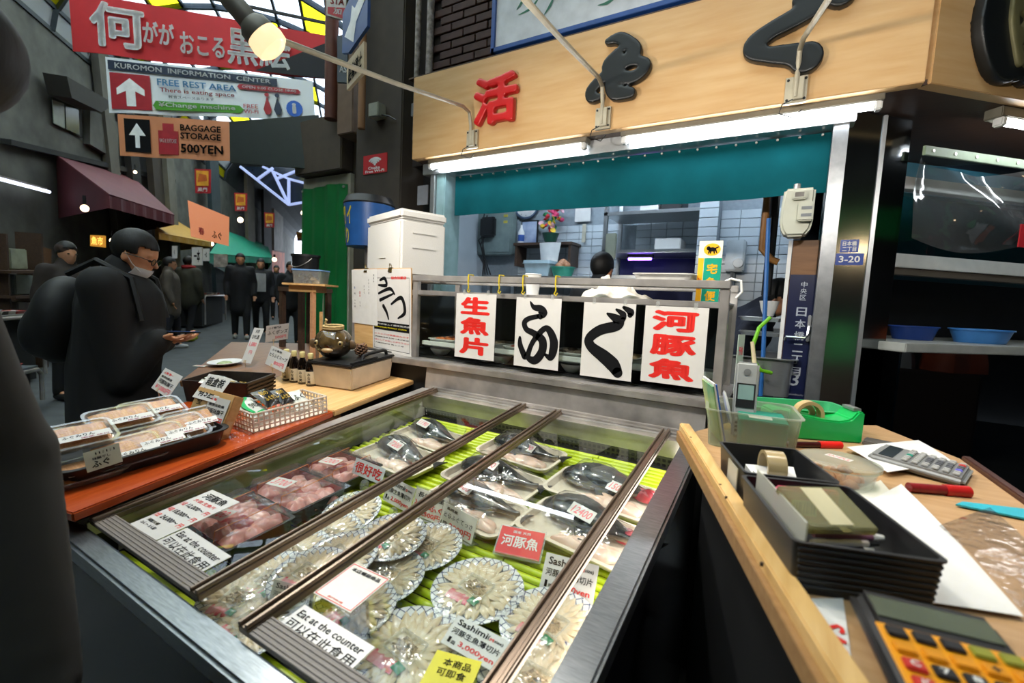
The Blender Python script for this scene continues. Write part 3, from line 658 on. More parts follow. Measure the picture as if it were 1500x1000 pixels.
# fillet packs in black trays
M_meat = mat('pink fillet meat', '#e8a09a', .3, 0, .2, 30, .2, coat=.4, col2='#ecb8ae', sss=.15)
M_meatr = mat('dark red meat', '#a33a41', .32, 0, .3, 30, .2, coat=.4)
M_redlac = mat('red lacquer plastic', '#8e1f20', .3, 0, .1, 8)
def fillet_pack(label, x, y, ang, price, seed, sc=1.0):
    rnd = random.Random(seed); t = thing('fillet_pack', label, 'packed fish', place(x, y, ang, FPM, MATF) @ Matrix.Scale(sc, 4), 'black trays of pink fillets')
    mb = MB(); mb.tray(.19, .125, .034, .002, .007, .005, .06); mb.build('black_tray', M_black, t)
    mb = MB(); mb.tray(.184, .119, .030, .001, .006, 0, .06); mb.build('red_liner', M_redlac, t, Matrix.Translation((0, 0, .0022)))
    for i in range(9):
        fillet_blob(rnd.uniform(.03, .045), rnd.uniform(.022, .032), rnd.uniform(.018, .028), seed * 11 + i).build('fillet', M_meatr if i == 4 else M_meat, t, rotz((-.062 + .06 * (i % 3) + rnd.uniform(-.008, .008), -.036 + .034 * (i // 3), .012), rnd.uniform(0, 3)))
    mb = MB(); mb.tray(.186, .121, .02, .0015, .006, 0, .06); mb.build('clear_lid', M_clear if False else M_film, t, Matrix.Translation((0, 0, .056)) @ Matrix.Rotation(PI, 4, 'X'))
    for q in (-.05, .052):
        mb = MB(); mb.tube([(q, -.072, .03), (q, -.066, .058), (q + .004, 0, .0585), (q, .066, .058), (q, .072, .03)], .0011, 6); mb.build('rubber_band', mat('orange rubber', '#c9773a', .5), t)
    price_tag(t, Matrix.Translation((-.01, -.03, .0595)) @ Matrix.Rotation(.2, 4, 'Z'), price, .064, .038)
    return t
fillet_pack('black tray of pink fillets nearest the fish, third from the front rim', 502, 697, -.05, '1200', 1, 1.02)
fillet_pack('black tray of pink fillets priced 3700 in the middle of its row', 436, 733, -.05, '3700', 2, 1.14)
fillet_pack('black tray of pink and dark red fillets priced 4100 nearest the front rim', 350, 780, -.05, '4100', 3, 1.14)
# sashimi plates
def plate_mat():
    m = mat('white china with blue net pattern', '#d9dad6', .15, 0, .03, 10, coat=.3); nt = m.node_tree; N = nt.nodes; L = nt.links; b = N['Principled BSDF']
    tc = N.new('ShaderNodeTexCoord'); sp = N.new('ShaderNodeSeparateXYZ'); L.new(tc.outputs['Object'], sp.inputs[0])
    def mth(op, a, c=None, d=None):
        q = N.new('ShaderNodeMath'); q.operation = op
        for i, v in enumerate((a, c, d)):
            if v is None: continue
            if isinstance(v, (int, float)): q.inputs[i].default_value = v
            else: L.new(v, q.inputs[i])
        return q.outputs[0]
    ang = mth('MULTIPLY', mth('ARCTAN2', sp.outputs['Y'], sp.outputs['X']), 28 / (2 * PI))
    r = mth('SQRT', mth('ADD', mth('MULTIPLY', sp.outputs['X'], sp.outputs['X']), mth('MULTIPLY', sp.outputs['Y'], sp.outputs['Y'])))
    rr = mth('MULTIPLY', r, 52.0)
    def line(x): return mth('LESS_THAN', mth('ABSOLUTE', mth('SUBTRACT', mth('FRACT', x), .5)), .07)
    net = mth('MAXIMUM', line(mth('ADD', ang, rr)), line(mth('SUBTRACT', ang, rr)))
    net = mth('MULTIPLY', net, mth('GREATER_THAN', r, .062))
    mx = N.new('ShaderNodeMix'); mx.data_type = 'RGBA'; mx.inputs[6].default_value = lin('#d6d8d6'); mx.inputs[7].default_value = lin('#3a4468')
    L.new(net, mx.inputs[0]); L.new(mx.outputs[2], b.inputs['Base Color']); return m
M_plate = plate_mat()
M_sashi = mat('translucent sashimi', '#d8bf92', .4, 0, .1, 60, .05, coat=.15, alpha=.72, col2='#e8dcc0')
M_green = mat('green garnish', '#6c9a2c', .5, 0, .2, 40); M_dgreen = mat('dark green packet', '#1f7a4d', .3, 0, .1, 20, coat=.4)
mb = MB(); mb.lathe([(0, 0), (.05, 0), (.058, .004), (.085, .013), (.099, .017), (.1, .019), (.098, .0205), (.084, .0165), (.058, .0075), (0, .006)], 40); plate_me = mb.mesh('plate', ang=60); plate_me.materials.append(M_plate)
def petal(L, w):
    mb = MB()
    def fn(u, v):
        ww = w * math.sin(PI * min(1, .12 + .88 * u) ** .8) ** .7; return (u * L, (v - .5) * ww, .004 * math.sin(PI * u) + .003 * (1 - (2 * v - 1) ** 2))
    mb.grid(fn, 6, 3, .0008); return mb
petal_me = petal(.057, .021).mesh('sashimi_slice'); petal_me.materials.append(M_sashi)
def petals_all(seed, n1=28, n2=18):
    rnd = random.Random(seed); out = []
    for i in range(n1):
        a = 2 * PI * i / n1 + rnd.uniform(-.06, .06); out.append(rotz((.034 * math.cos(a), .034 * math.sin(a), .010 + rnd.uniform(0, .0015)), a) @ Matrix.Rotation(-.10, 4, 'Y') @ Matrix.Rotation(rnd.uniform(-.2, .2), 4, 'X'))
    for i in range(n2):
        a = 2 * PI * i / n2 + .2 + rnd.uniform(-.08, .08); out.append(rotz((.010 * math.cos(a), .010 * math.sin(a), .0135 + rnd.uniform(0, .0015)), a) @ Matrix.Rotation(-.07, 4, 'Y') @ Matrix.Rotation(rnd.uniform(-.2, .2), 4, 'X'))
    return out
pm = MB()
for Mx in petals_all(3):
    pm.M = Mx; src = petal(.057, .021); pm.add(src.v, src.f)
petal_joined = pm.mesh('sashimi_slices'); petal_joined.materials.append(M_sashi)
mb = MB()
mb.tray(.062, .044, .012, .0012, .002, .0015, .1); ctray_me = mb.mesh('condiment_tray'); ctray_me.materials.append(M_clear)
rnd = random.Random(5); mb = MB()
for i in range(16):
    x, y = rnd.uniform(-.02, .02), rnd.uniform(-.012, .012); mb.tube([(x - .008, y, .006), (x, y + rnd.uniform(-.006, .006), .012), (x + .009, y + rnd.uniform(-.005, .005), .007)], .0016, 5)
cskin_me = mb.mesh('skin_strips'); cskin_me.materials.append(mat('pale skin strips', '#bda98a', .4, 0, .5, 60))
mb = MB(); mb.grid(lambda u, v: ((u - .5) * .058, (v - .5) * .026, .004 + .003 * math.sin(PI * v)), 4, 4, .002); spack_me = mb.mesh('sauce_packet'); spack_me.materials.append(mat('red and clear sauce packet', '#d8a8a8', .25, 0, .2, 60, coat=.5, col2='#c9283c'))
mb = MB(); mb.grid(lambda u, v: ((u - .5) * .022, (v - .5) * .017, .004 + .004 * math.sin(PI * v) * math.sin(PI * u)), 4, 4, .002); wpack_me = mb.mesh('wasabi_packet'); wpack_me.materials.append(M_dgreen)
mb = MB()
for i in range(5): mb.prism([(0, -.001), (.016, .0), (.019, .002), (.015, .004)], .014 + i * .0004, .0146 + i * .0004) if False else mb.add([(0, 0, .016), (.014 * math.cos(i * .5), .014 * math.sin(i * .5), .019), (.018 * math.cos(i * .5 + .2), .018 * math.sin(i * .5 + .2), .016), (.011 * math.cos(i * .5 + .4), .011 * math.sin(i * .5 + .4), .017)], [(0, 1, 2, 3)])
leaf_me = mb.mesh('leaf'); leaf_me.materials.append(M_green)
mb = MB(); mb.grid(lambda u, v: (.101 * (v) * math.cos(2 * PI * u), .101 * v * math.sin(2 * PI * u), .0215 + .012 * (1 - v * v) + .0012 * math.sin(14 * u * PI) * v + .001 * math.sin(9 * v + 20 * u)), 36, 8); wrap_me = mb.mesh('cling_wrap'); wrap_me.materials.append(M_film)
def sashimi_plate(label, x, y, ang, up=0, sc=1.0, tilt=0, tdir=0, single=False, seed=0, pack=True):
    M = place(x, y, ang, FPM, MATF + up) @ Matrix.Rotation(tdir, 4, 'Z') @ Matrix.Rotation(tilt, 4, 'X') @ Matrix.Rotation(-tdir, 4, 'Z') @ Matrix.Scale(sc, 4)
    t = thing('sashimi_plate', label, 'plate of sashimi', M, 'wrapped plates of puffer sashimi')
    link('plate', plate_me, t)
    if single:
        for q in petals_all(seed + 11): link('sashimi_slice', petal_me, t, q)
    else: link('sashimi_slices', petal_joined, t)['kind'] = 'stuff'
    link('condiment_tray', ctray_me, t, Matrix.Translation((.0, -.004, .016))); link('skin_strips', cskin_me, t, Matrix.Translation((.0, -.004, .0165)))['kind'] = 'stuff'
    link('sauce_packet', spack_me, t, rotz((-.012, -.044, .017), .08)); link('wasabi_packet', wpack_me, t, rotz((.022, -.040, .021), -.15)); link('leaf', leaf_me, t, Matrix.Translation((0, .02, 0)))['kind'] = 'stuff'
    link('cling_wrap', wrap_me, t); return t
sashimi_plate('large net patterned plate of sashimi alone in the middle of the mat', 700, 872, -.1, sc=.95, single=True, seed=1)
sashimi_plate('large net patterned plate of sashimi behind the yellow card', 598, 962, -.1, sc=.97, single=True, seed=2)
sashimi_plate('large net patterned plate of sashimi under the right rail beside the rim', 806, 925, -.2, sc=.94, single=True, seed=3)
sashimi_plate('large net patterned plate of sashimi cut off by the lower picture edge', 786, 1012, 0, sc=.95, single=True, seed=4)
SM = .80
for lab, x, y, up, tilt, td, sd in (
    ('small sashimi plate leaning at the far end of the stacked plates', 516, 755, .004, .22, .3, 0),
    ('small sashimi plate lying over two others right of the middle rail', 575, 792, .03, .12, .5, 1),
    ('small sashimi plate rightmost of the stack, toward the price cards', 628, 806, .004, .1, .2, 2),
    ('small sashimi plate low in the stack beside the red bordered card', 568, 850, .002, .1, .2, 3),
    ('small sashimi plate half hidden behind the middle rail above the stack', 482, 790, .006, .16, .4, 4),
    ('small sashimi plate between the rails at the stack centre', 500, 822, .03, .1, .4, 5),
    ('small sashimi plate with a green packet beside the left rail', 432, 818, .01, .14, .4, 6),
    ('small sashimi plate on top of the pile under the bent plastic bag', 455, 850, .034, .1, .3, 7),
    ('small sashimi plate between the rails nearest the printed clear card', 402, 858, .012, .14, .4, 8),
    ('small sashimi plate at the left rail near the front rim', 352, 885, .008, .1, .2, 9),
    ('small sashimi plate in the front corner between the two rails', 368, 925, .006, .08, .2, 10),
    ('small sashimi plate under the red bordered card near the counter card', 520, 898, .006, .06, .2, 11)):
    sashimi_plate(lab, x, y, -.2 + .1 * (sd % 5), up, SM, tilt, td, seed=sd)
# cards in the showcase
def card(name, label, BL, BR, TL, plane, items, m=None, border=None, stand=None, lo=2, hi=120, group=None, cat='sign', th=.0012, frame_c=None):
    M, w, h = sheet_fit(plane, BL, BR, TL, lo, hi); t = thing(name, label, cat, M, group)
    mb = MB(); mb.bx(0, w, 0, h, -th, 0); o = mb.build('card', m or M_lam, t)
    if border:
        mb = MB(); b = border[1] * w; e = border[2] * w if len(border) > 2 else .02 * w
        for x0, y0, x1, y1 in ((e, e, w - e, e + b), (e, h - e - b, w - e, h - e), (e, e + b, e + b, h - e - b), (w - e - b, e + b, w - e, h - e - b)): rect(mb, x0, y0, x1, y1)
        mb.build('border', border[0], t, Matrix.Translation((0, 0, .0004)), smooth=False)
    letters(t, [(q[0], q[1] * w, q[2] * h, q[3] * w, q[4] * h) + tuple(q[5:]) for q in items])
    if stand == 'holder':
        mb = MB(); mb.bx(-.004, w + .004, -.004, h + .004, -.004, -.0015); mb.build('clear_holder', M_clear, t)
        mb = MB(); mb.bx(0, w, -.004, -.002, -.03, .012); mb.build('holder_foot', M_clear, t)
    if stand == 'clip':
        mb = MB(); mb.cyl((w / 2, -.02, -.004), (w / 2, .01, -.003), .003, n=8); mb.lathe([(0, 0), (.018, 0), (.016, .006), (.004, .008), (0, .008)], 14, (w / 2, -.02, -.004)); mb.build('clip_stand', M_clear, t)
    return t
GLP = GP.up(.0112); C_ = FPM.up(MATF + .002); CG = 'price cards among the fish'
card('price_list', 'white price list card with three price rows on the left lid', (190, 767), (229, 791), (311, 717), GLP, [('河豚魚', .14, .80, .72, .13, M_ink, .02), ('大皿 生魚片', .12, .70, .72, .06, M_red, .01), ('12,000〜', .22, .56, .55, .08, M_ink), ('小皿', .02, .56, .14, .08, M_red), ('円', .82, .56, .12, .08, M_red), ('18,000〜', .22, .40, .55, .08, M_ink), ('中皿', .02, .40, .14, .08, M_red), ('円', .82, .40, .12, .08, M_red), ('24,000〜', .22, .25, .55, .08, M_ink), ('大皿', .02, .25, .14, .08, M_red), ('円', .82, .25, .12, .08, M_red), ('河豚火鍋', .1, .15, .4, .05, M_ink), ('2人 〜 3人前', .1, .08, .5, .05, M_ink)], lo=0, hi=1)
eat = [('Eat at the counter', .05, .55, .90, .27, M_ink, .012), ('可以在此食用', .04, .08, .92, .36, M_ink, .006)]
card('notice_card', 'white card reading Eat at the counter beside the pink fillet packs', (228, 793), (291, 840), (272, 771), GLP, eat, lo=0, hi=1)
card('notice_card', 'white card reading Eat at the counter in front of the green mat', (407, 914), (511, 984), (443, 883), GLP, eat, lo=0, hi=1)
card('notice_card', 'cream card with a red rounded border beside the middle rail', (459, 868), (513, 897), (519, 824), GLP, [('本店暢銷商品', .12, .80, .76, .1, M_ink, .02), ('黑門市場', .3, .06, .4, .05, M_red, .01)], mat('cream card', '#d8d3c8', .3), (M_red, .018, .02), lo=0, hi=1)
sash = lambda s, p: [('Sashimi', .08, .72, .56, .2, M_ink, .02), ('(', .65, .72, .03, .16, M_ink), (s, .69, .73, .07, .1, M_red, .03), ('size)', .77, .72, .16, .12, M_ink), ('河豚生魚薄切片', .06, .42, .88, .2, M_ink, .012), ('1', .08, .12, .05, .18, M_ink, .02), ('皿', .15, .12, .08, .1, M_ink), (p, .28, .1, .64, .2, M_red, .02)]
card('price_card', 'white Sashimi M size card in front of the yellow card', (645, 940), (724, 985), (671, 900), FPM.up(.04), sash('M', '3,000yen'), stand='clip', group=CG)
card('price_card', 'white Sashimi M size card cut by the right rail', (789, 863), (868, 887), (801, 808), C_, sash('M', '3,000yen'), stand='clip', group=CG)
card('price_card', 'white Sashimi S size card half behind the left of the two middle rails', (560, 731), (598, 752), (571, 697), C_, sash('S', '2,000yen'), stand='clip', group=CG)
card('price_card', 'clear Sashimi card lying on the stacked plates between the two middle rails', (391, 887), (455, 905), (402, 848), FPM.up(.06), sash('S', '2,000yen')[:1] + sash('S', '2')[4:7], m=M_milky, hi=60, group=CG)
card('price_card', 'bright yellow card at the lower picture edge', (614, 1001), (684, 1022), (644, 952), FPM.up(.045), [('本商品', .25, .62, .6, .22, M_ink, .012), ('可即食', .2, .34, .62, .22, M_ink, .012), ('免費', .5, .06, .3, .15, M_ink, .01)], mat('yellow card', '#e3d317', .35), group=CG)
card('price_card', 'red card with white characters in a clear holder', (724, 808), (789, 822), (736, 769), C_, [('河豚魚', .08, .3, .84, .42, M_paper, .02), ('国産 天然', .3, .8, .4, .1, M_paper, .01)], mat('red card', '#cf2a24', .35), stand='holder', group=CG)
card('price_card', 'clear holder card priced 2000 right of the middle rails', (642, 769), (690, 797), (651, 735), C_, [('長崎産', .12, .78, .34, .13, M_ink), ('とらふぐてっさ', .08, .48, .86, .2, M_ink, .012), ('1皿', .04, .14, .2, .16, M_ink), ('2000円', .3, .1, .64, .26, M_red, .02)], mat('cream card', '#d8d3c8', .3), stand='holder', group=CG)
card('price_card', 'cream card crossed by the middle rail, left of the clear holder card', (601, 751), (648, 770), (611, 713), C_, [('長崎県産', .1, .7, .8, .2, M_ink, .012), ('とらふぐ', .05, .32, .9, .26, M_red, .02), ('2500円', .3, .06, .6, .2, M_red, .02)], mat('cream card', '#d8d3c8', .3), stand='holder', group=CG)
card('price_card', 'small white card with three red characters on a clip stand', (515, 692), (558, 710), (522, 670), FPM.up(.05), [('很好吃', .06, .15, .88, .7, M_red, .02)], mat('pale grey card', '#d3d4d6', .3), stand='clip', group=CG)
# ================================================================ upright glass cold case behind the showcase
BX0, BX1 = -2.12, -.145
cold = thing('cold_case', 'stainless framed glass cold case standing behind the showcase', 'cold case', (0, 0, 0))
mb = MB(); mb.bx(BX0, BX1 + .02, 1.645, 2.05, .02, .985); mb.build('base_cabinet', M_blackm, cold)
mb = MB(); mb.bx(BX0, BX1 + .03, 1.60, 1.645, .972, 1.0); mb.bx(BX0, BX1 + .02, 1.645, 2.05, .985, 1.0); mb.build('ledge', M_steelw, cold, bevel=.003)
mb = MB(); mb.bx(-1.53, BX1, 1.665, 1.685, 1.303, 1.325); mb.build('front_rail', M_steelw, cold, bevel=.002)
mb = MB(); mb.bx(-1.53, BX1, 1.655, 1.69, 1.368, 1.396); mb.build('top_rail', M_steelw, cold, bevel=.003)
mb = MB(); mb.bx(BX0, BX1, 1.985, 2.02, 1.368, 1.396); mb.build('top_rail', M_steelw, cold, bevel=.003)
mb = MB(); mb.bx(-1.52, BX1 - .01, 1.69, 2.0, 1.318, 1.324); mb.build('top_shelf', M_steel, cold)
for z in (1.30, 1.368): mb = MB(); mb.bx(BX0, -1.50, 1.80, 1.825, z, z + .028); mb.build('side_rail', M_steelw, cold, bevel=.002)
for x in (BX0, -1.53, BX1 - .03):
    for y in ((1.80, 1.99) if x == BX0 else (1.66, 1.99)):
        mb = MB(); mb.bx(x, x + .03, y, y + .025, 1.0, 1.368); mb.build('post', M_steelw, cold, bevel=.002)
mb = MB(); mb.bx(-1.50, BX1 - .03, 1.674, 1.679, 1.02, 1.30); mb.build('pane', M_glass, cold)
mb = MB(); mb.bx(BX1 - .018, BX1 - .013, 1.69, 1.985, 1.02, 1.30); mb.build('pane', M_glass, cold)
mb = MB(); mb.bx(-1.5, BX1 - .03, 1.70, 1.72, 1.062, 1.082); mb.build('inner_rail', M_white, cold, bevel=.002)
mb = MB(); mb.bx(-1.5, BX1 - .035, 1.72, 1.97, 1.055, 1.062); mb.build('inner_shelf', M_steel, cold)
mb = MB(); mb.bx(BX0 + .03, BX1 - .03, 1.992, 1.998, 1.0, 1.32); mb.build('back_panel', mat('dark smoked panel', '#232a30', .3), cold)
mb = MB(); mb.bx(BX0 + .04, BX1 - .035, 1.70, 1.99, 1.0005, 1.006); mb.build('floor_plate', M_black, cold)
# food inside the cold case
fm = [('#b9683a', 'orange roe'), ('#c9b7a6', 'pale fish'), ('#8f4b3f', 'dark red fish'), ('#6d6258', 'brown shellfish'), ('#bfa78a', 'tan fish'), ('#a4574a', 'red fish')]
where = ['nearest the posters', 'left of the first red lettered sheet', 'between the first two sheets', 'behind the looped black character', 'between the two black characters', 'left of the last red lettered sheet']
for i, (c, nm) in enumerate(fm):
    x = -1.40 + i * .215; t = thing('food_tray', 'tray of %s in the cold case %s' % (nm, where[i]), 'tray', (x, 1.83, 1.0625), 'food trays in the cold case')
    mb = MB(); mb.tray(.15, .2, .03, .003, .008, .005); mb.build('tray', M_white, t)
    for k in range(6): fillet_blob(.04, .03, .03, i * 9 + k).build('portion', mat('food ' + nm, c, .4, 0, .25, 40, .2, coat=.3), t, rotz((-.035 + .07 * (k % 2), -.06 + .06 * (k // 2), .008), k))
for i, lab in enumerate(('white bowl low in the cold case under the posters', 'white bowl low in the cold case right of the posters', 'white bowl low in the cold case under the second sheet')):
    mb = MB(); mb.lathe([(0, 0), (.03, 0), (.05, .025), (.055, .035), (.052, .035), (.046, .025), (0, .006)], 20); tag(mb.build('bowl', M_white, None, Matrix.Translation((-1.46 + i * .36, 1.8, 1.0065))), lab, 'bowl', 'bowls low in the cold case')
# four hung sheets
SGM = lambda x, z: Matrix(((1, 0, 0, x), (0, 0, -1, 1.652), (0, 1, 0, z), (0, 0, 0, 1)))
def sheet(label, TL, BR, fn):
    a = at_y(*TL, 1.652); b = at_y(*BR, 1.652); w = b.x - a.x; h = a.z - b.z
    t = thing('hanging_sign', label, 'sign', SGM(a.x, b.z), 'hanging sheets on the cold case')
    mb = MB(); mb.bx(0, w, 0, h, -.0015, 0); mb.build('sheet', M_lam, t); fn(t, w, h)
    for x in (w * .2, w * .8):
        mb = MB(); mb.bx(x - .006, x + .006, h - .004, h + .016, -.002, .0015); mb.build('tape', M_clear, t)
def redcol(chars):
    def fn(t, w, h):
        letters(t, [(c, w * .12, h * (.68 - .31 * i), w * .74, h * .27, M_red, .05, 0) for i, c in enumerate(chars)], .0006)
    return fn
def brush(px_list):
    def fn(t, w, h):
        mb = MB(); Mi = t.matrix_world.inverted()
        for j, (pts, ws) in enumerate(px_list):
            q = [Mi @ at_y(x, y, 1.652) for x, y in pts]; stroke(mb, [(p.x, p.y) for p in q], [v * .0030 for v in ws], .0006 + j * .00005)
        mb.build('brush_character', M_ink, t, smooth=False)
    return fn
bpy.context.view_layer.update()
sheet('laminated sheet with three red characters nearest the posters', (669, 429), (723, 529), redcol('生魚片'))
c4 = lambda x, y: (740 + x * .24, 380 + y * .24)
sheet('laminated sheet with a looped black brush character', (757, 435), (817, 543), brush([
    ([c4(155, 258), c4(175, 290), c4(215, 300), c4(230, 325), c4(215, 350)], [2, 7, 10, 14, 7]), ([c4(205, 345), c4(145, 360), c4(118, 385), c4(130, 425), c4(175, 450), c4(225, 490), c4(228, 550), c4(200, 600), c4(170, 615), c4(140, 590), c4(160, 520), c4(200, 460), c4(245, 420), c4(275, 440), c4(297, 500), c4(292, 560), c4(275, 598), c4(245, 580)], [6, 7, 8, 8, 9, 12, 12, 12, 11, 8, 7, 8, 8, 10, 12, 12, 9, 4]), ([c4(90, 475), c4(92, 520), c4(110, 570), c4(122, 595), c4(150, 540)], [4, 8, 9, 7, 4])]))
sheet('laminated sheet with a hooked black brush character', (856, 442), (924, 559), brush([
    ([c4(625, 330), c4(690, 372), c4(675, 405), c4(580, 430), c4(515, 480), c4(525, 530), c4(600, 590), c4(655, 640), c4(685, 690)], [3, 14, 13, 13, 12, 13, 17, 18, 13]), ([c4(680, 305), c4(720, 335), c4(720, 365)], [3, 8, 6]), ([c4(725, 292), c4(765, 320), c4(762, 340)], [4, 9, 6])]))
sheet('large laminated sheet with three red characters at the right end of the cold case', (946, 447), (1029, 569), redcol('河豚魚'))
# yellow wire hooks on the rail
yw = mat('yellow coated wire', '#c9b21c', .4)
for i, (x, lab) in enumerate(((687, 'yellow wire hook on the rail above the first red lettered sheet'), (732, 'yellow wire hook on the rail left of the cup'), (767, 'yellow wire hook on the rail touching the cup'), (815, 'yellow wire hook on the rail right of the cup'))):
    p = at_y(x, 405, 1.655); mb = MB(); mb.tube([(0, .037, .0), (0, .036, .012), (0, 0, .012), (0, -.002, -.02), (.004, -.002, -.045), (-.004, 0, -.06), (.005, 0, -.066), (.010, 0, -.055)], .0028, 6)
    tag(mb.build('wire_hook', yw, None, Matrix.Translation((p.x, 1.652, 1.390))), lab, 'hook', 'wire hooks on the rail')
# things on top of the cold case
p = at_y(780, 428, 1.80)
t = thing('paper_cup', 'white paper cup standing behind the rail of the cold case', 'cup', (p.x, 1.80, 1.3245))
mb = MB(); mb.lathe([(0, 0), (.026, 0), (.036, .09), (.038, .092), (.036, .094), (.034, .09), (.025, .004), (0, .004)], 24); mb.build('cup', M_paper, t)
mb = MB(); mb.lathe([(.027, 0.0), (.029, .002), (.0285, .006)], 24, (0, 0, -.0004)); mb.build('base_ring', M_paper, t)
rnd = random.Random(9)
a = at_y(858, 425, 1.80); b = at_y(948, 432, 1.80)
mb = MB()
def crump(u, v):
    x = a.x + (b.x - a.x) * u; e = math.sin(PI * u) ** .6 * math.sin(PI * v) ** .6; n = .5 + .22 * math.sin(17 * u + 5 * v) + .2 * math.sin(9 * u - 13 * v + 1) + .15 * math.sin(31 * u * v + 2) + .1 * math.sin(43 * u + 29 * v)
    return (x + .01 * math.sin(20 * v), 1.74 + .16 * v + .012 * math.sin(14 * u), 1.326 + e * (.10 * n * (1.3 - u) + .01))
mb.grid(crump, 40, 20, .002); tag(mb.build('plastic_bag', mat('crumpled cream bag', '#d8d0c2', .45, 0, .1, 20), None, ang=25), 'crumpled cream plastic bag lying on the cold case', 'bag')
p = at_y(930, 408, 1.72); q = at_y(1017, 414, 1.72)
mb = MB(); mb.tray(abs(q.x - p.x) * .9, .15, .02, .004, .008, .005, .15); tag(mb.build('foam_plate', mat('grey white foam', '#c6c6c2', .6), None, Matrix.Translation(((p.x + q.x) / 2, 1.76, 1.3965))), 'shallow white foam tray resting on the top rail of the cold case', 'tray')
# upright courier banner
a = at_y(1018, 443, 1.76); b = at_y(1052, 443, 1.76); w = b.x - a.x
t = thing('courier_sign', 'narrow yellow and green courier sign with a black cat emblem', 'sign', SGM(a.x, 1.3245) @ Matrix.Translation((0, 0, -.105))); h = .215
mb = MB(); mb.bx(0, w, 0, h, -.004, 0); mb.build('panel', mat('sign white', '#d8d5c4', .35), t)
mb = MB(); rect(mb, 0, 0, w * .24, h * .72); mb.build('yellow_stripe', mat('sign yellow', '#e8a91c', .4), t, Matrix.Translation((0, 0, .0004)), smooth=False)
mb = MB(); rect(mb, w * .26, 0, w, h * .72); mb.build('green_field', mat('sign green', '#0b8f74', .4), t, Matrix.Translation((0, 0, .0004)), smooth=False)
mb = MB(); disc(mb, w * .56, h * .86, w * .36, ry=h * .1, n=24); mb.build('emblem', mat('sign yellow', '#e8a91c'), t, Matrix.Translation((0, 0, .0004)), smooth=False)
mb = MB(); disc(mb, w * .56, h * .862, w * .17, ry=h * .035); disc(mb, w * .40, h * .88, w * .085, ry=h * .034)
for pts in (((.45, .85), (.42, .80)), ((.5, .85), (.5, .80)), ((.64, .85), (.66, .80)), ((.7, .86), (.76, .81)), ((.68, .875), (.82, .90))): stroke(mb, [(q_[0] * w, q_[1] * h) for q_ in pts], [w * .07, w * .05], .0001)
mb.build('cat_silhouette', M_ink, t, Matrix.Translation((0, 0, .0008)), smooth=False)
letters(t, vtext('宅急便', w * .62, h * .66, w * .5, MATS['sign yellow'], .03, 1.25) + [('受付', w * .05, h * .2, w * .14, h * .2, M_red, .01)], .0009)
mb = MB(); mb.tube([(BX1 - .02, 1.665, 1.392), (BX1, 1.66, 1.402), (BX1 + .03, 1.655, 1.395), (BX1 + .035, 1.655, 1.36), (BX1 + .02, 1.655, 1.34)], .004, 8); tag(mb.build('wall_hook', M_white), 'white plastic hook curling off the right end of the cold case rail', 'hook')
p = at_y(1073, 500, 1.70)
t = thing('price_strip', 'tall narrow price strip with red print at the right end of the cold case', 'sign', frame((BX1 + .036, 1.69, 1.02), (.35, .9, 0), (.9, -.35, 0)) @ Matrix.Rotation(0, 4, 'Z'))
mb = MB(); mb.bx(0, .045, 0, .2, -.002, 0); mb.build('panel', mat('pale green sheet', '#b9c9bd', .3), t, Matrix(((1, 0, 0, 0), (0, 1, 0, 0), (0, 0, 1, 0), (0, 0, 0, 1))))
letters(t, [('予約', .006, .13, .03, .03, M_pink, .03), ('承り', .006, .06, .03, .03, M_pink, .03)], .001)
# polystyrene box on the left end
E0 = at_y(587, 350, 1.715); aa = math.radians(70); bw, bd, bh = .262, .43, .335
t = thing('foam_box', 'large white polystyrene box on the left end of the cold case', 'box', rotz((E0.x, 1.715, 1.398), aa))
mb = MB(); mb.bx(0, bw, 0, bd, 0, bh - .05)
mb.build('box', M_foam, t, bevel=.012, seg=3)
mb = MB(); mb.bx(-.004, bw + .004, -.004, bd + .004, bh - .048, bh); mb.build('lid', M_foam, t, bevel=.012, seg=3)
mb = MB(); mb.bx(.06, .2, -.004, .004, .14, .155); mb.bx(.06, .2, -.004, .004, .215, .23); mb.build('moulded_rib', M_foam, t, bevel=.0035)
mb = MB(); mb.bx(-.0035, .003, .17, .26, .09, .10); mb.build('moulded_rib', M_foam, t, bevel=.003)
# clip board with posters leaning on the case
LZ = Plane((0, 0, 1.001), (0, 0, 1))
M, w, h = sheet_fit(LZ, (519, 505), (601, 522), (517, 394), 60, 110); M = M.copy()
t = thing('poster_board', 'wooden board with two clipped posters leaning on the cold case', 'board', M)
mb = MB(); mb.bx(0, w, 0, h, -.014, -.002); mb.build('board', M_wood, t, bevel=.002)
x1 = w * .46
mb = MB(); mb.bx(x1 - .05, w + .008, -.001, h - .004, -.001, .0); mb.build('poster', M_lam, t)
mb = MB(); rect(mb, x1 - .035, .012, w - .006, .014); rect(mb, x1 - .035, h - .05, w - .006, h - .048); rect(mb, w - .008, .012, w - .006, h - .05); rect(mb, x1 - .035, .012, x1 - .033, h * .3); rect(mb, x1 - .035, h * .26, w - .006, h * .36)
q = lambda a_, b_: (x1 + (w - x1) * a_, h * b_)
for pts, ws in (([(.1, .86), (.25, .88), (.3, .80), (.05, .80)], [.012, .02, .02, .01]), ([(.05, .70), (.4, .76), (.55, .70)], [.012, .02, .012]), ([(.1, .62), (.5, .70)], [.02, .01]), ([(.45, .58), (.75, .66), (.85, .5), (.65, .42)], [.012, .022, .024, .008]), ([(.2, .55), (.3, .48), (.36, .40)], [.022, .02, .012])):
    stroke(mb, [q(*z_) for z_ in pts], ws)
mb.build('print', M_ink, t, Matrix.Translation((0, 0, .0005)), smooth=False)
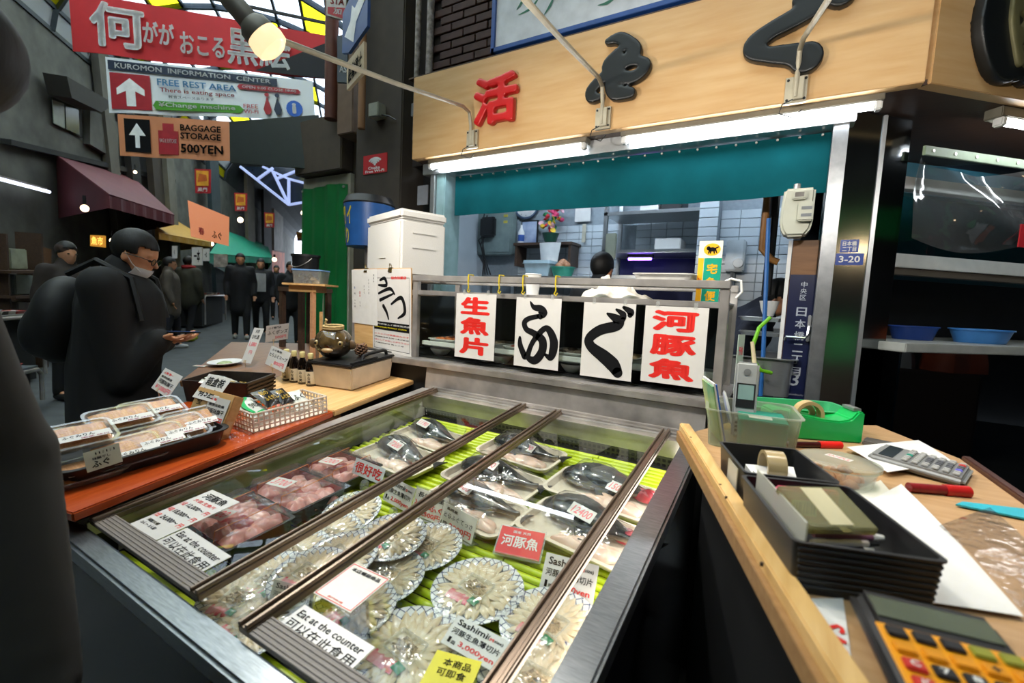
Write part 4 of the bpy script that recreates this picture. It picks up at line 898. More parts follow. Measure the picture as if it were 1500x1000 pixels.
letters(t, [('組合加盟店', *q(.45, .87), (w - x1) * .45, h * .035, M_red, .02), ('黒門市場ふぐ認定販売店', x1 - .028, h * .32, (w - x1) * 1.1, h * .02, M_paper, .01), ('KUROMON MARKET OSAKA', x1 - .028, h * .285, (w - x1) * 1.0, h * .016, MATS['yellow card'], .01), ('とらふぐは検査済みです', x1 - .025, h * .2, (w - x1) * 1.05, h * .018, M_red, .01), ('調理師免許を持つ者が処理', x1 - .025, h * .165, (w - x1) * 1.05, h * .014, M_ink, .01), ('安心してお召し上がり下さい', x1 - .025, h * .125, (w - x1) * 1.05, h * .018, M_red, .01), ('大阪府認可 第二十号', x1 - .025, h * .09, (w - x1) * .9, h * .014, M_ink, .01)], .0008)
mb = MB(); mb.bx(-.012, x1 + .002, h * .30, h - .003, .001, .0018); mb.build('notice_sheet', M_paper, t)
letters(t, vtext('当店の', x1 * .88, h * .94, .012, M_ink, .01, 1.4) + vtext('とらふぐは', x1 * .68, h * .88, .013, M_ink, .01, 1.35) + vtext('すべて', x1 * .49, h * .8, .013, M_ink, .01, 1.35) + vtext('国産', x1 * .3, h * .72, .013, M_red, .01, 1.35) + vtext('です', x1 * .3, h * .59, .013, M_ink, .01, 1.35) + vtext('黒', x1 * .08, h * .78, .013, M_blueink, .01, 1.35) + vtext('門 みな美', x1 * .08, h * .7, .013, M_ink, .01, 1.35), .0022)
brass = mat('brass clip', '#7b6a3c', .35, .9)
for x in (x1 * .55, x1 + (w - x1) * .42):
    mb = MB(); mb.hexa([(x - .016, h - .018, -.016), (x + .016, h - .018, -.016), (x + .016, h - .018, .005), (x - .016, h - .018, .005)], [(x - .016, h + .004, -.008), (x + .016, h + .004, -.008), (x + .016, h + .004, -.002), (x - .016, h + .004, -.002)])
    c = mb.build('binder_clip', brass, t)
    for s_ in (-1, 1):
        mb = MB(); mb.tube([(x + s_ * .004, h, -.004), (x + s_ * .011, h + .014, -.002), (x + s_ * .006, h + .024, 0), (x + s_ * .002, h + .012, -.002)], .0014, 6); mb.build('clip_wire', brass, c)
# ================================================================ left counter
_A = at_z(130, 742, .80); _B = at_y(597, 560, 1.60); _e = (_B - _A).normalized(); _h = Vector((0, 0, 1)).cross(_e).normalized(); _n = _e.cross(_h).normalized()
LC = Plane(_A, _n); LCM = frame(_A, _e, _n)          # x: toward the shop, y: away from the viewer, z: up
def lc(x, y, z=0, a=0): return LCM @ rotz((x, y, z), a)
M_orange = wood_mat('orange lacquered board', '#a83f16', '#c4561f', .25, 5, (1, 10, 10), coat=.3)
ctr = thing('sales_counter', 'long wooden sales counter with an orange lacquered front board', 'counter', LCM)
mb = MB(); mb.bx(-.03, .755, 0, .60, -.022, 0); mb.build('lacquered_board', M_orange, ctr, bevel=.003)
mb = MB(); mb.bx(.757, 1.36, -.004, .62, -.02, .002); mb.build('pine_board', M_wood, ctr, bevel=.003)
mb = MB(); mb.bx(.42, .80, .004, .08, -.045, -.023); mb.build('under_board', wood_mat('brown batten', '#7d5530', '#936a3e'), ctr, bevel=.002)
mb = MB(); mb.bx(.0, 1.3, .05, .58, -.70, -.046); mb.build('carcass', M_blackm, ctr)
tb = thing('wooden_table', 'brown wooden table behind the sales counter', 'table', LCM)
mb = MB(); mb.prism([(.83, .63), (1.37, .63), (1.60, .66), (1.95, 1.15), (1.70, 1.75), (.83, .96)], -.03, -.004); mb.build('table_top', wood_mat('brown table top', '#6e4a30', '#8a6040', .4), tb, bevel=.003)
for x, y in ((.9, .68), (.9, .88), (1.6, 1.4), (1.7, 1.0)):
    mb = MB(); mb.bx(x - .02, x + .02, y - .02, y + .02, -.72, -.031); mb.build('leg', M_dwood, tb)
# black tray with clear packs of dried fish
t = thing('display_tray', 'long black plastic tray holding packs of dried fish', 'tray', lc(.225, .25, .001, -.16))
mb = MB(); mb.tray(.36, .30, .045, .004, .012, .008, .12); mb.build('tray', M_black, t)
M_dried = mat('orange dried fish', '#b5763f', .5, 0, .25, 8, .25, stretch=(30, 3, 3), col2='#cf9a62')
mb = MB(); mb.tray(.135, .092, .018, .0015, .006, .006, .2); pk_tray = mb.mesh('pack_tray'); pk_tray.materials.append(M_clear)
mb = MB(); mb.grid(lambda u, v: ((u - .5) * .138, (v - .5) * .094, .018 + .010 * (min(1, 5 * min(u, 1 - u, v, 1 - v)))), 12, 10); pk_lid = mb.mesh('pack_lid'); pk_lid.materials.append(M_film)
mb = MB(); mb.grid(lambda u, v: ((u - .5) * .128, (v - .5) * .086, .012 + .010 * math.sin(PI * u) ** .3 * math.sin(PI * v) ** .3 + .0012 * math.sin(60 * v + 3 * math.sin(7 * u))), 14, 30); pk_fish = mb.mesh('dried_fish'); pk_fish.materials.append(M_dried)
M_mag = mat('magenta print', '#8c2c4a', .5)
def pack(label, x, y, z, a, tilt, big=False):
    t = thing('dried_fish_pack', label, 'fish pack', lc(x, y, z, a) @ Matrix.Rotation(tilt, 4, 'X'), 'clear packs of dried fish')
    link('pack_tray', pk_tray, t); link('dried_fish', pk_fish, t); link('pack_lid', pk_lid, t)
    mb = MB(); mb.box((0, 0, 0), (.1, .026, .0006)); l = mb.build('label', M_lam, t, Matrix.Translation((.012, -.030, .0292)))
    letters(l, [('ふぐみりん', -.044, -.002, .062, .012, M_ink, .02), ('国産 味付', -.01, -.011, .055, .006, M_mag, .02)], .0006)
    return t
for lab, x, y, z, a, ti in (
    ('pack of dried fish in the upper row, leftmost and half under its neighbour', .075, .335, .050, -.25, .30), ('pack of dried fish in the upper row, lying highest and nearest the camera', .10, .235, .082, -.25, .32),
    ('pack of dried fish in the upper row, third from the left', .225, .275, .085, -.22, .34), ('pack of dried fish in the upper row, nearest the round price card', .325, .305, .078, -.22, .34),
    ('pack of dried fish in the lower row, darkest and leftmost in the tray corner', .075, .165, .012, -.2, .22), ('pack of dried fish in the lower row beside the bar code card', .165, .155, .030, -.2, .42),
    ('pack of dried fish in the lower row, third from the left', .235, .165, .036, -.2, .42), ('pack of dried fish in the lower row, second from the wooden box', .305, .175, .042, -.2, .42), ('pack of dried fish in the lower row, nearest the wooden box', .37, .19, .046, -.2, .42)):
    pack(lab, x, y, z, a, ti)
def stand_card(label, BL, BR, TL, plane, items, m=None, name='price_card', lo=20, hi=100, clip=True, group='price cards on the sales counter'):
    M, w, h = sheet_fit(plane, BL, BR, TL, lo, hi); t = thing(name, label, 'sign', M, group)
    mb = MB(); mb.bx(0, w, 0, h, -.001, 0); mb.build('card', m or M_lam, t)
    letters(t, [(q_[0], q_[1] * w, q_[2] * h, q_[3] * w, q_[4] * h) + tuple(q_[5:]) for q_ in items])
    if clip:
        up = M.inverted().to_3x3() @ _n; c0 = Vector((w * .35, .006, -.001))
        mb = MB(); mb.tube([c0, c0 - up * .02 + Vector((0, 0, -.002)), c0 - up * .06], .0022, 6); mb.bx(c0.x - .008, c0.x + .008, 0, .014, -.005, .003); mb.build('clip', mat('cream clip', '#c9b79a', .5), t)
    return t
c1 = lambda x, y: (40 + x * .28, 460 + y * .28)
stand_card('bar code card with black brush print at the front of the display tray', c1(315, 830), c1(500, 770), c1(455, 680), LC.up(.05), [('ふぐ', .15, .12, .5, .35, M_ink, .03), ('味醂干し', .2, .5, .5, .14, M_ink, .02), ('▮▮▯▮▯▮', .3, .75, .55, .12, M_ink, .02)], mat('greenish card', '#c5cbb8', .3), 'product_card', 10, 80, False)
C3 = LC.up(.06)
stand_card('tilted white price card reading 1080 above the dried fish packs', c1(648, 385), c1(735, 440), c1(722, 280), C3, [('人氣 第一', .12, .78, .5, .11, M_red, .02), ('無添加乾燥', .1, .6, .6, .1, M_ink, .02), ('河豚味醂干', .1, .36, .8, .18, M_ink, .015), ('¥1080円', .12, .08, .8, .22, M_pink, .02)])
# gift box of wood with two cards
M, w, h = sheet_fit(LC, (266, 628), (317, 646), (292, 566), 15, 75)
t = thing('gift_box', 'flat wooden gift box leaning beside the dried fish packs', 'box', M)
mb = MB(); mb.bx(0, w, 0, h, -.034, -.003); mb.build('case', M_wood, t, bevel=.0015)
mb = MB(); mb.bx(-.002, w + .002, 0, h, -.003, 0); mb.build('lid', M_wood, t, bevel=.001)
letters(t, [('宝', .1 * w, .62 * h, .14 * w, .13 * h, M_ink, .02), ('桐箱入', .3 * w, .1 * h, .3 * w, .1 * h, M_pink, .02)], .0006)
mb = MB(); mb.box((0, 0, 0), (.0005, h * .3, .018)); mb.build('side_label', mat('pale tape', '#d8b98a', .5), t, Matrix.Translation((w + .0023, h * .3, -.018)))
cM = Matrix(M) @ rotz((w * .42, h * .22, .0035), .0)
def card_on(label, M, w, h, items, m=None, name='price_card', group='price cards on the sales counter'):
    t = thing(name, label, 'sign', M, group); mb = MB(); mb.bx(0, w, 0, h, -.001, 0); mb.build('card', m or M_lam, t)
    letters(t, [(q_[0], q_[1] * w, q_[2] * h, q_[3] * w, q_[4] * h) + tuple(q_[5:]) for q_ in items]); return t
card_on('white price card reading 5000 on the wooden gift box', cM, w * .56, h * .66, [('人氣', .1, .85, .3, .1, M_red, .02), ('無添加乾燥', .1, .68, .75, .1, M_ink, .02), ('河豚味醂干', .08, .44, .85, .18, M_ink, .015), ('¥5000円', .06, .1, .9, .26, M_red, .02)])
card_on('white handwritten card leaning over the upper edge of the wooden gift box', Matrix(M) @ Matrix.Translation((-.005, h * .74, .006)) @ Matrix.Rotation(-.25, 4, 'X'), w * .66, h * .62, [('箱盒裝', .12, .55, .76, .36, M_ink, .02), ('有5盒', .12, .1, .7, .36, M_ink, .02)])
# white mesh basket with packets
bA = LC.hit(372, 634); bB = LC.hit(479, 604); u = (bB - bA); bw = u.length; bM = frame(bA, u, _n); bd = .15; bh = .062
t = thing('mesh_basket', 'white plastic mesh basket of small packets at the counter edge', 'basket', bM)
M_bask = mat('warm white plastic', '#dccdbd', .4)
def lat_panel(nx, nz, w_, h_, Mx, parent, nm):
    mb = MB(); mb.M = Mx; mb.add(*lattice(nx, nz, w_ / nx, h_ / nz, .0052)); o = mb.build(nm, M_bask, parent, smooth=False); sm = o.modifiers.new('s', 'SOLIDIFY'); sm.thickness = .002; return o
RX = Matrix.Rotation(PI / 2, 4, 'X')
lat_panel(15, 4, bw, bh, RX, t, 'front_side'); lat_panel(15, 4, bw, bh, Matrix.Translation((0, bd, 0)) @ RX, t, 'back_side')
lat_panel(8, 4, bd, bh, Matrix.Rotation(PI / 2, 4, 'Z') @ RX, t, 'end_side'); lat_panel(8, 4, bd, bh, Matrix.Translation((bw, 0, 0)) @ Matrix.Rotation(PI / 2, 4, 'Z') @ RX, t, 'end_side')
mb = MB(); mb.bx(0, bw, 0, bd, .0005, .003); mb.build('bottom', M_bask, t)
mb = MB()
for a_, b_ in (((0, 0), (bw, 0)), ((bw, 0), (bw, bd)), ((bw, bd), (0, bd)), ((0, bd), (0, 0))): mb.bar((*a_, bh), (*b_, bh), .008, .006)
mb.build('rim', M_bask, t, bevel=.002)
M_pkw = mat('glossy white packet', '#d4d8d2', .2, 0, .1, 12, coat=.5); M_pkb = mat('glossy black packet', '#131310', .25, 0, .2, 12, coat=.5); M_gold = mat('gold print', '#c8a63a', .35, .2); M_gr2 = mat('green print', '#1fae62', .4)
def packet(label, M, w_, h_, kind):
    t = thing('snack_packet', label, 'packet', M, 'packets in the baskets')
    mb = MB(); mb.grid(lambda u_, v_: (u_ * w_, v_ * h_, .012 * math.sin(PI * u_) ** .6 * math.sin(PI * v_) ** .6), 10, 10, .003); mb.build('pouch', M_pkb if kind == 'k' else M_pkw, t)
    if kind == 'k': letters(t, [('旬の', w_ * .1, h_ * .55, w_ * .5, h_ * .25, M_gold, .02), ('ふぐだし', w_ * .1, h_ * .2, w_ * .8, h_ * .25, M_gold, .02)], .0135)
    elif kind == 'g':
        mb = MB(); stroke(mb, [(w_ * .2, h_ * .2), (w_ * .15, h_ * .5), (w_ * .35, h_ * .8), (w_ * .6, h_ * .85)], [.012, .016, .016, .01]); stroke(mb, [(w_ * .3, h_ * .12), (w_ * .6, h_ * .15)], [.01, .012]); mb.build('print', M_gr2, t, Matrix.Translation((0, 0, .0125)), smooth=False)
        letters(t, [('ひれ酒', w_ * .35, h_ * .35, w_ * .45, h_ * .25, M_ink, .02)], .0135)
        mb = MB(); rect(mb, 0, h_ * .9, w_, h_); mb.build('header', M_pkb, t, Matrix.Translation((0, 0, .003)), smooth=False)
    else: letters(t, [('ふく', w_ * .2, h_ * .4, w_ * .6, h_ * .3, M_ink, .02)], .0135)
    return t
packet('white packet with a green brush ring in the mesh basket', bM @ rotz((.02, .035, .03), .35) @ Matrix.Rotation(.5, 4, 'X'), .085, .11, 'g')
packet('black and gold packet at the left in the mesh basket', bM @ rotz((.08, .055, .055), .3) @ Matrix.Rotation(.55, 4, 'X'), .07, .085, 'k')
packet('black and gold packet at the right in the mesh basket', bM @ rotz((.135, .06, .05), .2) @ Matrix.Rotation(.6, 4, 'X'), .055, .075, 'k')
packet('plain white packet at the back of the mesh basket', bM @ rotz((.18, .05, .02), .1) @ Matrix.Rotation(.6, 4, 'X'), .07, .09, 'w')
# dark woven box with more packets
u = LC.hit(405, 566) - LC.hit(352, 590); wM = frame(LC.hit(352, 592), u, _n)
bA = LC.hit(362, 592); bB = LC.hit(404, 574); wM = frame(bA, bB - bA, _n) 
t = thing('woven_box', 'dark brown woven box of packets behind the mesh basket', 'basket', wM)
ww, wd_, wh = .17, .26, .085
mb = MB(); mb.M = Matrix.Translation((ww / 2, wd_ / 2, 0)); mb.tray(ww, wd_, wh, .005, .006, 0, .04); mb.build('box', mat('dark brown weave', '#241a12', .55, 0, .35, 60, .4), t)
for k in range(5):
    mb = MB(); z = .01 + k * .016; mb.bx(-.004 + .0015 * 0, ww + .004, -.0085 - .001 * k * .6, -.004, z, z + .011); mb.build('weave_band', mat('dark brown band', '#2f2218', .5, 0, .2, 30), t, bevel=.002)
packet('white packet with black print leaning out of the woven box', wM @ rotz((.01, .06, .05), .5) @ Matrix.Rotation(.35, 4, 'X'), .06, .12, 'w')
packet('white packet lying on the left side of the woven box', wM @ rotz((.07, .12, .055), .2) @ Matrix.Rotation(.3, 4, 'X'), .06, .1, 'w')
packet('dark packet between the white ones in the woven box', wM @ rotz((.06, .02, .045), .6) @ Matrix.Rotation(.3, 4, 'X'), .05, .11, 'k')
# sauce bottles
M_soy = mat('dark soy glass', '#0d0806', .08, 0, .2, 10, coat=.6); M_blabel = mat('cream bottle label', '#cfc6ae', .45)
mbp = MB(); mbp.lathe([(0, 0), (.021, 0), (.023, .004), (.023, .085), (.018, .103), (.0105, .118), (.0105, .128), (0, .128)], 20); bot_me = mbp.mesh('bottle'); bot_me.materials.append(M_soy)
mbp = MB(); mbp.lathe([(.0232, .01), (.0234, .011), (.0234, .066), (.0232, .067)], 20); bl_me = mbp.mesh('bottle_label'); bl_me.materials.append(M_blabel)
mbp = MB(); mbp.lathe([(.0118, .122), (.0122, .124), (.0122, .144), (.0105, .147), (0, .147)], 18); cap_me = mbp.mesh('cap'); cap_me.materials.append(mat('pale yellow cap', '#cfc38a', .45))
for i, (x, y, lab) in enumerate(((421, 556, 'dark sauce bottle with a cream cap, leftmost of four'), (432, 559, 'dark sauce bottle with a cream cap, second from the left'), (444, 561, 'dark sauce bottle with a cream cap, third from the left'), (456, 564, 'dark sauce bottle with a cream cap, nearest the white box'))):
    p = LC.up(.003).hit(x, y); t = thing('sauce_bottle', lab, 'bottle', frame(p, Vector((.86, .5, 0)), _n), 'sauce bottles on the counter')
    link('bottle', bot_me, t); link('bottle_label', bl_me, t); link('cap', cap_me, t)
    letters(t, vtext('みな美', 0, .062, .016, M_ink, .02, 1.05), 0); t.children[-1].matrix_local = Matrix.Translation((0, -.0237, 0)) @ RX
# white cooler box with black lid and the puffer fish lantern
fA = LC.up(.003).hit(516, 574); fB = LC.up(.003).hit(577, 553); fM = frame(fA, fB - fA, _n); fw = (fB - fA).length; fd = .24; fh = .105
t = thing('cooler_box', 'white plastic box with a black handled lid on the counter', 'box', fM)
mb = MB(); mb.hexa([(.012, .012, 0), (fw - .012, .012, 0), (fw - .012, fd - .012, 0), (.012, fd - .012, 0)], [(0, 0, fh), (fw, 0, fh), (fw, fd, fh), (0, fd, fh)]); mb.build('box', mat('warm white box', '#cfc4b4', .5), t, bevel=.006)
mb = MB(); mb.bx(-.006, fw + .004, -.006, fd + .006, fh, fh + .012); lidb = mb.build('lid', M_black, t, bevel=.004)
mb = MB(); mb.tube([(fw * .35, .03, fh + .012), (fw * .38, .03, fh + .03), (fw * .5, .03, fh + .036), (fw * .85, .03, fh + .036), (fw * .93, .03, fh + .03), (fw * .95, .03, fh + .012)], .008, 10); mb.build('handle', M_black, lidb)
mb = MB(); mb.bx(fw * .02, fw * .62, .002, .016, fh + .012, fh + .02); mb.build('ridge', M_black, lidb, bevel=.003)
lp = LC.up(.003 + fh + .012); pc = lp.hit(489, 524)
t = thing('puffer_lantern', 'round dried puffer fish lantern with a rope collar on the black lid', 'ornament', frame(pc, Vector((.86, .5, 0)), _n))
R = .078
mb = MB(); mb.ell((0, 0, R * .92), (R * 1.08, R, R * .92), 28, 18); mb.build('body', mat('varnished puffer skin', '#5b4a2c', .12, 0, .3, 25, .3, coat=.8, col2='#15120e'), t)
mb = MB(); mb.ell((0, -R * .93, R * .62), (.026, .014, .011), 14, 8); mb.build('lips', mat('pale lips', '#a99068', .35), t)
for sx in (-1, 1):
    mb = MB(); mb.ell((sx * .052, -R * .72, R * 1.0), (.013, .012, .013), 14, 8); e = mb.build('eye', mat('amber eye', '#8d7a4e', .2, 0, .1, 8, coat=.6), t)
    mb = MB(); mb.ell((sx * .055, -R * .86, R * 1.0), (.005, .004, .006), 10, 6); mb.build('pupil', M_ink, e)
    mb = MB(); mb.ell((sx * (R * 1.12), -.01, R * .85), (.02, .008, .022), 12, 8); mb.build('side_fin', mat('brown dried fin', '#5a4630', .5, 0, .3, 30, .3), t)
for k in range(2):
    mb = MB(); mb.tube([(.042 * math.cos(a_ * PI / 8), .042 * math.sin(a_ * PI / 8), R * 1.78 + k * .009) for a_ in range(17)], .0055, 8); mb.build('rope_collar', mat('straw rope', '#b39a68', .8, 0, .2, 60, .3), t)
mb = MB(); mb.tube([(-.03, .0, R * 1.9), (-.036, 0, R * 2.1), (-.03, .0, R * 2.22), (-.036, 0, R * 2.3)], [.006, .005, .006, .004], 8); mb.build('wick_stub', mat('straw rope', '#b39a68'), t)
pc2 = lp.hit(529, 522)
t = thing('pine_cone', 'brown pine cone standing right of the puffer fish lantern', 'ornament', frame(pc2, Vector((.86, .5, 0)), _n))
mb = MB(); mb.ell((0, 0, .028), (.02, .02, .028), 14, 8); mb.build('core', mat('cone brown', '#3c2a1e', .8), t)
sc = MB(); sc.hexa([(-.005, -.002, 0), (.005, -.002, 0), (.004, .002, 0), (-.004, .002, 0)], [(-.006, -.011, .007), (.006, -.011, .007), (.006, -.009, .010), (-.006, -.009, .010)]); sc_me = sc.mesh('scale'); sc_me.materials.append(mat('cone scale', '#6a4b35', .7, 0, .3, 40))
for k in range(46):
    a_ = k * 2.4; zz = .004 + k * .0011; rr = .021 * math.sqrt(max(.05, 1 - ((zz - .028) / .031) ** 2)); link('scale', sc_me, t, rotz((rr * math.cos(a_), rr * math.sin(a_), zz), a_ + PI / 2))
stand_card('small slanted red price slip in front of the white plastic box', (476, 551), (486, 552), (505, 524), LC.up(.045), [('1200', .15, .5, .7, .3, M_pink, .02), ('税込', .2, .1, .5, .2, M_pink, .02)], lo=5, hi=90)
c2 = lambda x, y: (320 + x * .22, 440 + y * .22)
stand_card('tall white card with blue and red print, leftmost behind the woven box', c2(150, 410), c2(215, 420), c2(240, 180), LC.up(.02), [('天然', .3, .85, .4, .1, M_ink, .02), ('ひれ酒', .15, .68, .7, .12, M_ink, .02), ('1,080', .15, .45, .7, .14, M_pink, .02), ('円', .4, .25, .3, .1, M_pink, .02)])
stand_card('white card reading ponzu in black brush print, behind the bottles', c2(312, 280), c2(462, 255), c2(335, 168), LC.up(.08), [('ふぐ専門店', .1, .76, .55, .14, M_ink, .02), ('ふくポンズ', .06, .42, .9, .25, M_ink, .015), ('500円', .4, .12, .5, .2, M_pink, .02)])
stand_card('tilted white card with red price leaning on the bottles', c2(310, 420), c2(435, 480), c2(355, 300), LC.up(.06), [('ふぐ専用', .1, .78, .5, .12, M_ink, .02), ('とらふぐスープ', .06, .48, .9, .2, M_ink, .015), ('800円', .4, .14, .5, .22, M_pink, .02)])
for lab, x, y, s in (('tiny white price tag lying by the dish on the brown table', 293, 536, .03), ('tiny white price tag lying left of the woven box', 306, 549, .035)):
    p = LC.hit(x, y); t = thing('price_tag', lab, 'sign', frame(p, Vector((.86, .5, 0)), _n)); mb = MB(); mb.bx(-s, s, -s * .5, s * .5, 0, .002); mb.build('tag', M_paper, t); letters(t, [('300', -s * .6, -s * .25, s * 1.2, s * .5, M_pink, .02)], .0026)
p = LC.hit(330, 533); t = thing('dish', 'shallow white dish of greens on the brown table', 'dish', frame(p, UX, _n))
mb = MB(); mb.lathe([(0, 0), (.05, 0), (.085, .014), (.083, .016), (.05, .004), (0, .004)], 28); mb.build('dish', M_white, t); fillet_blob(.04, .035, .012, 3).build('greens', mat('pale greens', '#9aa87a', .6, 0, .4, 60), t, Matrix.Translation((0, 0, .004)))
# small wooden stand with a tub and a bucket
pb = LC.hit(458, 524)
t = thing('wooden_stand', 'narrow wooden stand with a small square shelf on top', 'stand', (pb.x, pb.y, pb.z - .003))
top = at_d(433, 414, (pb - CAM).dot(CF)); hgt = top.z - pb.z
mb = MB(); mb.bx(-.012, .012, -.012, .012, 0, hgt - .012); mb.build('post', wood_mat('pink pine', '#c08a62', '#cf9f78'), t, bevel=.001)
mb = MB(); mb.bx(.03, .044, .02, .034, 0, hgt - .16); mb.build('post', M_wood, t, bevel=.001)
mb = MB(); mb.M = rotz((-.06, .03, hgt), .52); mb.bx(-.125, .125, -.10, .10, -.012, 0); mb.build('shelf', M_wood, t, bevel=.002)
mb = MB(); mb.M = rotz((-.06, .03, hgt), .52); mb.bx(-.10, .06, -.07, .08, -.05, -.0125); mb.build('drawer_box', wood_mat('shaded pine', '#a9814f', '#b8925f'), t, bevel=.002)
tp = Vector((pb.x - .06, pb.y + .03, pb.z - .003 + hgt)); M = rotz(tp + Vector((0, 0, .0005)), .52)
t = thing('storage_tub', 'clear tub with a blue lid full of small things on the wooden stand', 'tub', M)
mb = MB(); mb.tray(.16, .12, .075, .002, .008, .003, .12); mb.build('tub', M_clear, t)
mb = MB(); mb.tray(.18, .14, .008, .002, 0, 0, .12); mb.build('lid', mat('blue rim plastic', '#6f9ad0', .35), t, Matrix.Translation((0, 0, .083)) @ Matrix.Rotation(PI, 4, 'X'))
for k in range(14): fillet_blob(.02, .015, .02, k).build('trinket', [M_ink, M_white, M_redlac, mat('tan bits', '#a98a60', .6)][k % 4], t, rotz((rnd.uniform(-.06, .06), rnd.uniform(-.04, .04), .003 + .018 * (k % 3)), k))
bp = at_d(448, 388, (pb - CAM).dot(CF) + .35)
t = thing('black_bucket', 'black bucket standing behind the tub with a blue lid', 'bucket', (bp.x, bp.y, tp.z - .02))
mb = MB(); mb.lathe([(0, 0), (.07, 0), (.085, .2), (.092, .2), (.092, .215), (.082, .215), (.068, .006), (0, .006)], 24); mb.build('bucket', M_black, t)
mb = MB(); mb.tube([(.088 * math.cos(a_ * PI / 10), -.02 - .06 * math.sin(a_ * PI / 10), .19 - .06 * math.sin(a_ * PI / 10)) for a_ in range(11)], .003, 6); mb.build('handle', M_steelw, t)
t = thing('trestle', 'dark trestle carrying the black bucket in front of the green sheet', 'stand', (bp.x, bp.y, 0)); g0 = ground(bp)
mb = MB(); mb.bx(-.12, .12, -.12, .12, tp.z - .05, tp.z - .021); mb.build('top', M_dwood, t)
for x in (-.1, .1):
    for y in (-.1, .1):
        mb = MB(); mb.bx(x - .015, x + .015, y - .015, y + .015, g0, tp.z - .051); mb.build('leg', M_dwood, t)
# ================================================================ right-hand till table
TZ = .97; TP = Plane((0, 0, TZ), (0, 0, 1))
def tz(x, y, up=0): return TP.up(up).hit(x, y)
def tfr(BLp, BRp, up=0): return base_fit(TP.up(up), BLp, BRp)
w0 = tz(1004, 632); w1 = tz(1233, 1000); wdir = (w1 - w0).normalized(); wl = w0 ; 
w2 = w1 + wdir * .35
r0 = tz(1408, 672); r1 = tz(1500, 738); rdir = (r1 - r0).normalized(); r2 = r1 + rdir * .75
b0 = w0 + Vector((.0, .32, 0))
till = thing('till_table', 'cluttered till table with a pale wood edge strip beside the showcase', 'table', (0, 0, 0))
mb = MB(); mb.prism([(w0.x + .012, w0.y), (w2.x + .012, w2.y), (r2.x, r2.y), (r1.x, r1.y), (r0.x, r0.y), (r0.x - .12, r0.y + .28), (w0.x + .09, w0.y + .2)], TZ - .02, TZ); mb.build('table_top', wood_mat('tan hardboard', '#a98358', '#b8936a', .5), till, bevel=.002)
mb = MB(); q = Vector((-wdir.y, wdir.x, 0)); s = 1 if q.x < 0 else -1; q *= s
mb.bar(w0 - wdir * .02 + Vector((0, 0, .003)), w2 + Vector((0, 0, .003)), .026, .03); mb.build('edge_strip', wood_mat('pine edge strip', '#c59a5a', '#d9b376', .45, 5, (14, 1, 14)), till, bevel=.002)
mb = MB(); mb.bar(w0 - wdir * .0 + q * .016 + Vector((0, 0, -.012)), w2 + q * .016 + Vector((0, 0, -.012)), .012, .026); mb.build('lower_strip', wood_mat('brown edge strip', '#8a6438', '#9d774a', .5), till, bevel=.001)
for k, (x, y) in enumerate(((1055, 709), (1064, 727), (1116, 824), (1012, 640))):
    p = tz(x, y, .0185); mb = MB(); mb.cyl(p + Vector((0, 0, -.004)), p + Vector((0, 0, .0004)), .0022, n=10); mb.build('screw', mat('screw hole', '#3a2a1a', .7), till)
mb = MB(); mb.bar(r0 + Vector((.008, .0, -.006)), r2 + Vector((.008, 0, -.006)), .016, .03); mb.build('dark_edge', wood_mat('dark red edge', '#3a1c14', '#4c281c', .4), till, bevel=.002)
mb = MB(); mb.hexa([(w0.x + .06, w0.y - .05, .05), (w2.x + .05, w2.y, .05), (r2.x - .05, r2.y, .05), (r0.x - .05, r0.y, .05)], [(w0.x + .06, w0.y - .05, TZ - .021), (w2.x + .05, w2.y, TZ - .021), (r2.x - .05, r2.y, TZ - .021), (r0.x - .05, r0.y, TZ - .021)]); mb.build('cabinet', M_blackm, till)
# clear tub
M, w = tfr((1052, 668), (1166, 668)); M = frame(tz(1037, 652), tz(1165, 672) - tz(1037, 652), (0, 0, 1)); w = (tz(1165, 672) - tz(1037, 652)).length
d_ = .17; hh = .088
M_tub = glass_mat('frosted tub plastic', '#e6ece4', .8, .3, .16, '#dcdccc')
t = thing('frosted_tub', 'frosted clear plastic tub holding a phone and booklets', 'tub', M @ Matrix.Translation((w / 2, d_ / 2, .0005))); TUB = t; TM = M
mb = MB(); mb.tray(w, d_, hh, .003, .008, .005, .12); mb.build('tub', M_tub, t)
# cordless phone standing in the tub
t = thing('cordless_phone', 'grey cordless phone with a thick cream aerial standing in the tub', 'phone', TM @ Matrix.Translation((w * .43, d_ * .62, .004)) @ Matrix.Rotation(-.14, 4, 'X')); pw, ph_, pd = .054, .195, .03
mb = MB(); mb.bx(-pw / 2, pw / 2, -pd / 2, pd / 2, 0, ph_); mb.build('handset', mat('grey phone plastic', '#9b9d9a', .4), t, bevel=.006, seg=3)
Mf = Matrix.Translation((0, -pd / 2 - .0004, 0)) @ RX
mb = MB(); mb.bx(-pw * .40, pw * .40, ph_ * .40, ph_ * .72, -.001, .0006); f = mb.build('screen_bezel', M_black, t, Mf)
mb = MB(); mb.bx(-pw * .33, pw * .33, ph_ * .51, ph_ * .70, .0006, .0012); mb.build('screen', mat('green grey display', '#7f9a94', .2), f)
mb = MB(); mb.lathe([(0, 0), (.008, 0), (.0085, .001), (0, .0015)], 20, (0, ph_ * .87, .0002)); mb.build('earpiece', mat('dark grey grille', '#6b6d6b', .5), t, Mf)
for r_ in range(5):
    for c_ in range(3):
        mb = MB(); mb.bx(-.006, .006, -.003, .003, 0, .002); mb.build('key', M_black if (r_ + c_) % 4 else mat('pale key', '#b9bbb9', .4), t, Mf @ Matrix.Translation(((c_ - 1) * .0135, ph_ * .05 + r_ * .0098, .0002)), bevel=.0008, seg=1)
